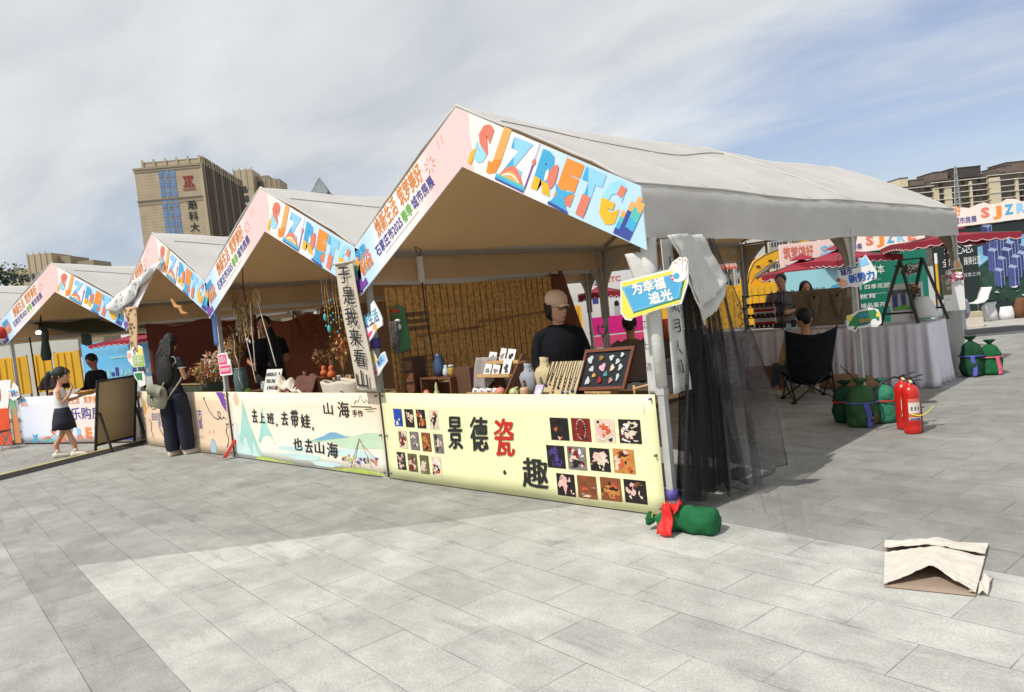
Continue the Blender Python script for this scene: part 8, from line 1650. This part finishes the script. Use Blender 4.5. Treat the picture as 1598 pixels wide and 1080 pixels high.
BBL = gradient_mat('board_blue', [(0, srgb(150, 208, 240)), (.4, srgb(110, 190, 238)), (1, srgb(120, 195, 240))], (0, 0, 1), .6, 1.9)
print_board('event_board', 'sky blue event board behind the pottery stall', (-23.72, 3.2), R(44), 3.3, .6, 1.86, BBL, blue_draw)
# dark hoarding with the townscape print
DKG = gradient_mat('board_dark', [(0, srgb(36, 62, 56)), (.3, srgb(40, 50, 50)), (1, srgb(34, 46, 46))], (0, 0, 1), 0, 2.4); GRN = gradient_mat('board_green', [(0, srgb(10, 84, 66)), (.5, srgb(24, 112, 92)), (1, srgb(52, 92, 78))], (1, 0, .4), 0, 6)
def header(P, T, x0, x1, z0, z1, seed):
 rr = random.Random(seed); pts = [(x0, z0)]; n = int((x1 - x0) / .16)
 pts += [(x1, z0)]
 for i in range(n, -1, -1): x = lerp(x0, x1, i / n); pts.append((x, z1 + .06 * math.sin(i * 1.7 + seed) + rr.uniform(-.02, .04)))
 b = MB(); b.prism([P.at(x, z, .05) for x, z in pts], P.n * -.04, mat('header_pink', srgb(240, 218, 210), .6, .04, 2), WHITE)
 P2 = Plane2(P.at(0, 0, .05), P.ux, P.uy); x = x0 + .15
 while x < x1 - 1.2:
  b.text(P2, "筑梦美好", x, z0 + .27, .24, ORANGE, .006, bold=.02, w=.62); b.text(P2, "2025", x - .1, z0 + .06, .16, NAVY, .006, bold=.02, w=.28); b.text(P2, "春季", x + .2, z0 + .06, .16, GREENP, .006, bold=.02, w=.22); b.text(P2, "城市房展", x + .45, z0 + .06, .16, NAVY, .006, bold=.02, w=.5)
  xx = x + 1.05
  for s, m in (("S", CORAL), ("J", ORANGE), ("Z", MIDB), ("R", SKYB), ("E", CORAL), ("T", PURP), ("C", YEL)):
   if xx < x1 - .2: b.text(P2, s, xx, z0 + .12, .29, m, .006, bold=.05, w=.19)
   xx += .25
  x += 2.95
 b.build('header_sign', T)
def dark_draw(b, P):
 b.text(P, "城心", .28, 1.72, .22, CARD, .008, w=.45); b.text(P, "芯", .72, 1.72, .22, CARD, .008, w=.2); b.text(P, "全场景", .22, 1.42, .2, CARD, .008, w=.4); b.text(P, "臻美社区", .70, 1.42, .2, CARD, .008, w=.38)
 b.text(P, "品质住区 诚意之作", .25, 1.12, .1, GREYT, .008, w=.8)
 # aerial print: dark green ground, pale sky wedge, blue towers in rows
 G1 = mat('print_forest', srgb(38, 66, 54), .5, .5, 6); SKYP = mat('print_sky', srgb(120, 176, 206), .5, .3, 2.5); TW = [mat('print_tower_blue', srgb(74, 86, 142), .5, .2, 20), mat('print_tower_pale', srgb(150, 166, 200), .5, .2, 20), mat('print_tower_deep', srgb(48, 58, 108), .5, .2, 20)]
 b.poly2(P, [(1.02, .50), (1.02, 2.05), (4.6, 2.2), (4.6, .5), (2.4, .32)], G1, .006); b.poly2(P, [(1.02, 1.35), (1.02, 1.85), (1.6, 2.02), (4.6, 2.2), (4.6, 1.6), (2.2, 1.75), (1.5, 1.75)], SKYP, .007)
 rr = random.Random(11); n = 0
 for row in range(5):
  for c in range(9):
   x = 1.28 + c * .30 + .12 * (row % 2) + .05 * row; z = 1.62 - row * .20 - .04 * c + .03 * rr.random()
   if x > 4.4: continue
   w = rr.uniform(.12, .17); h = rr.uniform(.40, .70) * (1.1 - .06 * row); n += 1; o_ = .008 + .0006 * n
   b.poly2(P, [(x - w, z), (x, z - .06), (x, z - .06 + h), (x - w, z + h)], TW[rr.choice((0, 2))], o_); b.poly2(P, [(x, z - .06), (x + w * .5, z), (x + w * .5, z + h), (x, z - .06 + h)], TW[2], o_); b.poly2(P, [(x - w, z + h), (x, z - .06 + h), (x + w * .5, z + h), (x - w * .5, z + h + .06)], TW[1], o_); b.line2(P, [(x, z - .06), (x, z - .06 + h)], .012, TW[1], o_ + .0003); b.line2(P, [(x + w * .5, z), (x + w * .5, z + h)], .010, TW[1], o_ + .0003); [b.line2(P, [(x - w * q, z + .05), (x - w * q, z + h - .03)], .008, TW[2], o_ + .0003) for q in (.25, .5, .75)]
 for i in range(60): b.disc2(P, rr.uniform(1.1, 4.4), rr.uniform(.45, .95), rr.uniform(.02, .07), rr.uniform(.015, .03), [CARD, G1, GREYT, mat('print_leaf', srgb(70, 110, 70), .5, .3, 9)][i % 4], .04 + .0003 * i, 8, .5, i)
 for i in range(7): b.text(P, "社区配套", 1.9 + .38 * i, .30, .07, GREYT, .008, w=.22)
a_d = (-2.28 - .62 * math.cos(R(10)), 17.78 - .62 * math.sin(R(10)))
T, P = print_board('hoarding_wall', 'dark green hoarding printed with an aerial view of blue towers, at the right edge', a_d, R(10), 6.2, .02, 2.42, DKG, dark_draw, 'hoarding'); header(P, T, -.05, 6.2, 2.43, 2.92, 1)
def green_draw(b, P):
 b.text(P, "低密 生活新样本", .15, 1.42, .24, CARD, .008, w=1.35); b.line2(P, [(.2, 1.3), (1.4, 1.3)], .01, GREYT, .008)
 for i, (s, w) in enumerate((("城市精装 四季花园", 1.3), ("揽景 教育", .9), ("诚邀全城品鉴开启", 1.2))): b.text(P, s, .3 + .05 * i, 1.05 - .25 * i, .12, CARD, .008, w=w)
 b.line2(P, [(.1, .92), (1.5, .92)], .012, GREYT, .008)
a_g = (-2.95 - 2.5 * math.cos(R(22)), 17.35 - 2.5 * math.sin(R(22)))
T, P = print_board('hoarding_wall', 'emerald green hoarding with white lettering behind the black A shaped frame', a_g, R(22), 2.5, .02, 2.06, GRN, green_draw, 'hoarding'); header(P, T, -.1, 2.5, 2.07, 2.55, 3)
def cyan_draw(b, P):
 b.text(P, "20万㎡金融教育大城", .20, .36 + .82, .13, mat('print_slate', srgb(70, 96, 110), .5, .05, 5), .01, w=.60); b.text(P, "全能交付园区", .32, .22 + .82, .09, mat('print_slate', (0, 0, 0)), .01, w=.34)
 b.poly2(P, [(.70, .80), (.95, 1.32), (1.30, 1.38), (1.15, .82)], TEALP, .008); b.poly2(P, [(.95, 1.32), (1.10, 1.10), (1.15, .82), (1.45, .82), (1.45, 1.4)], MIDB, .009)
T, P = print_board('event_board', 'pale cyan board with dark lettering under the burgundy parasols', (-4.02, 11.20), R(44), 1.5, .60, 1.70, mat('board_cyan', srgb(160, 214, 226), .5, .04, 3), cyan_draw)
# pink and white header beyond, above the parasols
T, P = print_board('fair_sign', 'pink and pale blue fair sign standing above the burgundy parasols', (-5.05, 13.3), R(44), 1.75, 1.60, 2.40, mat('header_pink', (0, 0, 0)), lambda b, P: (b.text(P, "筑梦美好", .08, 2.02, .28, CORAL, .01, bold=.02, w=.72), b.text(P, "2025春季城市房展", .10, 1.78, .14, NAVY, .01, w=1.0), b.text(P, "SJZ", .98, 2.0, .28, SKYB, .01, bold=.03, w=.62), b.rect2(P, 1.3, 2.3, 1.75, 2.42, SKYB, .01)))
# white poster seen through the end stall, and parasols
T, P = print_board('event_board', 'white poster with a magenta lower half seen through the end stall', (-8.45, 9.72), R(44), 1.7, .35, 2.14, WHITE, lambda b, P: (b.rect2(P, .15, .70, 1.6, 1.12, mat('print_magenta', srgb(226, 40, 140), .5, .04, 4), .006), b.rect2(P, .28, 1.45, .42, 1.58, NAVY, .006), [b.text(P, "品质房源", .46, 1.50 - .12 * i, .07, NAVY, .006, w=.2) for i in range(3)], b.disc2(P, .85, 1.40, .06, .08, HAIR, .006), b.rect2(P, .78, 1.15, .92, 1.34, GREYT, .007), b.text(P, "SJZRETC", .3, 1.92, .15, SKYB, .006, bold=.03, w=.7, split=(CORAL, 1, 0, -.1)), b.rect2(P, .2, .4, 1.5, .66, PINKP, .006)))
BUR = mat('parasol_burgundy', srgb(140, 34, 52), .75, .06, 3, .1, 12); BURI = mat('parasol_trim', srgb(214, 190, 190), .8, 0)
def parasol(label, c, half, zr, za, rz, pole=True):
 T = thing('parasol', (c[0], c[1], 0), label, 'parasol', 'burgundy parasols', rz); m = Matrix.Translation(V(c[0], c[1], 0)) @ Matrix.Rotation(rz, 4, 'Z'); Q = lambda x, y, z: m @ V(x, y, z)
 cr = [(-half, -half), (half, -half), (half, half), (-half, half)]; b = MB()
 for i in range(4):
  x0, y0 = cr[i]; x1, y1 = cr[(i + 1) % 4]
  def cl(u, v): 
   k = 1 - v; x = lerp(x0, x1, u) * k; y = lerp(y0, y1, u) * k; z = lerp(zr + .06 * abs(2 * u - 1) * 0 + .05 * math.sin(math.pi * u), za, v ** .9) - .05 * math.sin(math.pi * v)
   return Q(x, y, z)
  b.sheet(cl, 12, 8, BUR, .004)
 b.build('canopy', T); b = MB()
 for i in range(4):
  x0, y0 = cr[i]; x1, y1 = cr[(i + 1) % 4]
  b.sheet(lambda u, v: Q(lerp(x0, x1, u) * 1.004, lerp(y0, y1, u) * 1.004, zr + .05 * math.sin(math.pi * u) - (.10 + .035 * abs(math.sin(u * 9 * math.pi))) * (1 - v)), 54, 2, BUR)
  b.tube([Q(lerp(x0, x1, u / 54) * 1.006, lerp(y0, y1, u / 54) * 1.006, zr + .05 * math.sin(math.pi * u / 54) - .10 - .035 * abs(math.sin(u / 54 * 9 * math.pi))) for u in range(55)], .008, BURI, 4)
 b.build('valance', T); b = MB(); k = .3
 for i in range(4): x0, y0 = cr[i]; x1, y1 = cr[(i + 1) % 4]; b.add([Q(x0 * k, y0 * k, za - .02), Q(x1 * k, y1 * k, za - .02), Q(0, 0, za + .12)], [(0, 1, 2)], BUR)
 b.build('vent_cap', T); b = MB(); b.tube([Q(0, 0, .05), Q(0, 0, za + .1)], .024, STN_D, 8); b.tube([Q(0, 0, za + .1), Q(0, 0, za + .2)], [.02, .006], CARD, 8); b.build('pole', T); b = MB(); b.lathe(Q(0, 0, 0), [(.26, .004), (.26, .07), (.05, .10)], STN_D, 18); b.build('base', T); b = MB()
 for x0, y0 in cr: b.bar(Q(0, 0, za - .06), Q(x0, y0, zr), .02, STN_D)
 b.build('ribs', T)
parasol('burgundy parasol nearest the right edge, in front of the printed hoarding', (-1.28, 12.52), .98, 1.98, 2.20, R(30)); parasol('burgundy parasol in front of the cyan board, the left of the pair', (-4.22, 12.55), .88, 1.68, 1.98, R(25)); parasol('burgundy parasol right of the cyan board, partly behind the middle side pole', (-3.42, 12.75), .86, 1.82, 2.12, R(60)); parasol('burgundy parasol in front of the white poster, seen through the end stall', (-7.30, 9.05), .52, 1.66, 1.88, R(40)); parasol('burgundy parasol behind the pottery stall', (-21.6, 4.25), 1.0, 1.78, 2.02, R(20))
# bench, bags and crate by the hoarding
T = thing('white_chair', (-1.8, 16.75, 0), 'white moulded chair with a curved back by the dark hoarding', 'chair'); e = V(.72, .69, 0); c = V(-1.80, 16.72, 0); n = V(.69, -.72, 0); b = MB(); prof = [(-.30, .50), (-.05, .47), (.12, .49), (.22, .56), (.27, .70), (.34, .84)]
b.sheet(lambda u, v: c + e * lerp(prof[int(u * 4.999)][0], prof[int(u * 4.999) + 1][0], u * 4.999 % 1) + V(0, 0, lerp(prof[int(u * 4.999)][1], prof[int(u * 4.999) + 1][1], u * 4.999 % 1)) + n * (v - .5) * .42, 25, 4, CARD, .02); b.build('shell', T)
for x in (-.22, .18):
 for y in (-.16, .16): b = MB(); b.tube([c + e * x + n * y + V(0, 0, .48), c + e * (x * 1.3) + n * y * 1.1 + V(0, 0, .01)], .014, POLE, 6); b.build('leg', T)
BG = [(mat('bag_white', srgb(206, 206, 208), .8, .06, 6, .3, 14), (-1.55, 17.05), .30, .46, 'white paper bag slumped against the dark hoarding, leftmost of the bags'), (mat('bag_white2', srgb(214, 214, 214), .8, .05, 6, .3, 14), (-1.25, 17.3), .30, .32, 'low white bag second from the left by the dark hoarding'), (mat('bag_brown', srgb(110, 72, 50), .8, .1, 6, .3, 14), (-1.02, 17.5), .22, .50, 'brown paper bag between the white bags by the dark hoarding'), (mat('bag_white3', srgb(210, 214, 206), .6, .06, 6, .3, 14), (-.74, 17.72), .30, .44, 'shiny white bag rightmost by the dark hoarding')]
for i, (m, (x, y), w, h, lab) in enumerate(BG):
 b = MB(); e2 = V(math.cos(R(30)), math.sin(R(30)), 0); n2 = V(-e2.y, e2.x, 0); c = V(x, y, 0)
 b.rings([(c + V(0, 0, .006), e2 * w * .55, n2 * .12), (c + V(0, 0, h * .4), e2 * w * .58, n2 * .11), (c + V(0, 0, h * .8) + e2 * .03 * (i - 1), e2 * w * .52, n2 * .05), (c + V(0, 0, h) + e2 * .05 * (1 - i % 2), e2 * w * .42, n2 * .015)], m, 12); tag(b.build('shopping_bag'), lab, 'bag', 'bags by the dark hoarding')
b = MB(); c = V(-1.55, 15.4, 0); b.box(c + V(0, 0, .12), (.36, .26, .23), SACK, rz=.5); b.box(c + V(0, 0, .30), (.34, .24, .12), mat('crate_pale', srgb(190, 180, 150), .8, .1, 8), rz=.5); tag(b.build('pale_crate', bevel=.01), 'pale stacked crate behind the far side pole', 'crate')
b = MB(); b.bar((-2.35, 15.9, 0), (-2.35, 15.9, 1.75), .05, YEX2); b.bar((-2.35, 15.9, 1.55), (-2.35, 15.9, 1.8), .055, CARD); tag(b.build('yellow_post'), 'thin yellow and white post in front of the dark hoarding', 'post')
# seats and tables beyond the end stall
for i, (x, y, m, lab) in enumerate(((-6.3, 10.2, RED, 'red chair beyond the end stall'), (-5.6, 9.6, CARD, 'white table beyond the end stall'))):
 T = thing('event_table' if i else 'event_chair', (x, y, 0), lab, 'table' if i else 'chair'); b = MB(); b.box((x, y, .72 if i else .45), (.9 if i else .45, .6 if i else .45, .03), m); b.build('top_board' if i else 'seat', T)
 for sx in (-1, 1):
  for sy in (-1, 1): b = MB(); b.bar((x + sx * (.4 if i else .2), y + sy * (.26 if i else .2), 0), (x + sx * (.4 if i else .2), y + sy * (.26 if i else .2), .7 if i else .44), .03, STN_D); b.build('leg', T)
 if not i: b = MB(); b.box((x - .2, y + .1, .70), (.04, .42, .5), m); b.build('backrest', T)
b = MB(); b.lathe((-3.35, 5.3, .86), [(.10, 0), (.02, .26), (.004, .3)], DOLL, 14); b.box((-3.35, 5.3, .43), (.5, .4, .85), STN_D); tag(b.build('orange_cone_stand'), 'small orange cone on a dark stand behind the seated man in taupe', 'stand')
# ================================================================== trees
def tree(label, o, h, rx, seed, n=5200, greens=None, group=None, trunk_h=.35):
 rr = random.Random(seed); o = Vector(o); T = thing('tree', o, label, 'tree', group); TR_ = mat('bark', srgb(92, 76, 60), .9, .2, 3); b = MB()
 b.tube([o, o + V(.1, 0, h * trunk_h), o + V(-.1, .1, h * .75)], [h * .03, h * .022, h * .008], TR_, 8); tips = []
 for i in range(11):
  a = rr.uniform(0, 6.28); z = rr.uniform(trunk_h * .8, .8) * h; L_ = rx * rr.uniform(.5, .95); p0_ = o + V(0, 0, z); p1_ = p0_ + V(math.cos(a) * L_, math.sin(a) * L_, h * rr.uniform(.02, .16)); b.tube([p0_, lerp(p0_, p1_, .5) + V(0, 0, .15), p1_], [h * .010, h * .007, h * .002], TR_, 5); tips.append((p1_, rx * rr.uniform(.28, .45))); tips.append((lerp(p0_, p1_, .6) + V(0, 0, rr.uniform(-.2, .5)), rx * rr.uniform(.25, .4)))
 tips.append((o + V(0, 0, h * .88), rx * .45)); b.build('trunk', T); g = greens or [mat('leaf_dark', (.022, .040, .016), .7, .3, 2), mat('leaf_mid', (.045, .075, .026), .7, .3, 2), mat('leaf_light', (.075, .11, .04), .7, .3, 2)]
 b = MB()
 for i in range(n):
  c, r_ = rr.choice(tips); d = V(rr.gauss(0, 1), rr.gauss(0, 1), rr.gauss(0, .8)); d = d.normalized() * r_ * rr.uniform(.2, 1.05); p = c + d; s_ = .10 * h / 9 * rr.uniform(.7, 1.6); e1 = V(rr.gauss(0, 1), rr.gauss(0, 1), rr.gauss(0, .7)).normalized() * s_; e2 = e1.cross(V(rr.gauss(0, 1), rr.gauss(0, 1), rr.gauss(0, 1))).normalized() * s_ * .6
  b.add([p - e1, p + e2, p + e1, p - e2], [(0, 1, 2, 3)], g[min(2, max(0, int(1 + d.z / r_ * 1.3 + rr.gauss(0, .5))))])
 b.build('crown', T)
tree('leafy green tree at the far left edge, above the tents', (-69.4, 9.4, 0), 10.6, 3.3, 1); tree('dark shrubby tree beyond the leftmost tent', (-46.5, 3.2, 0), 3.0, 2.0, 2, 2600, trunk_h=.2); tree('dark shrubby tree beyond the yellow panels', (-43.0, 6.2, 0), 2.6, 2.2, 3, 2600, trunk_h=.2)
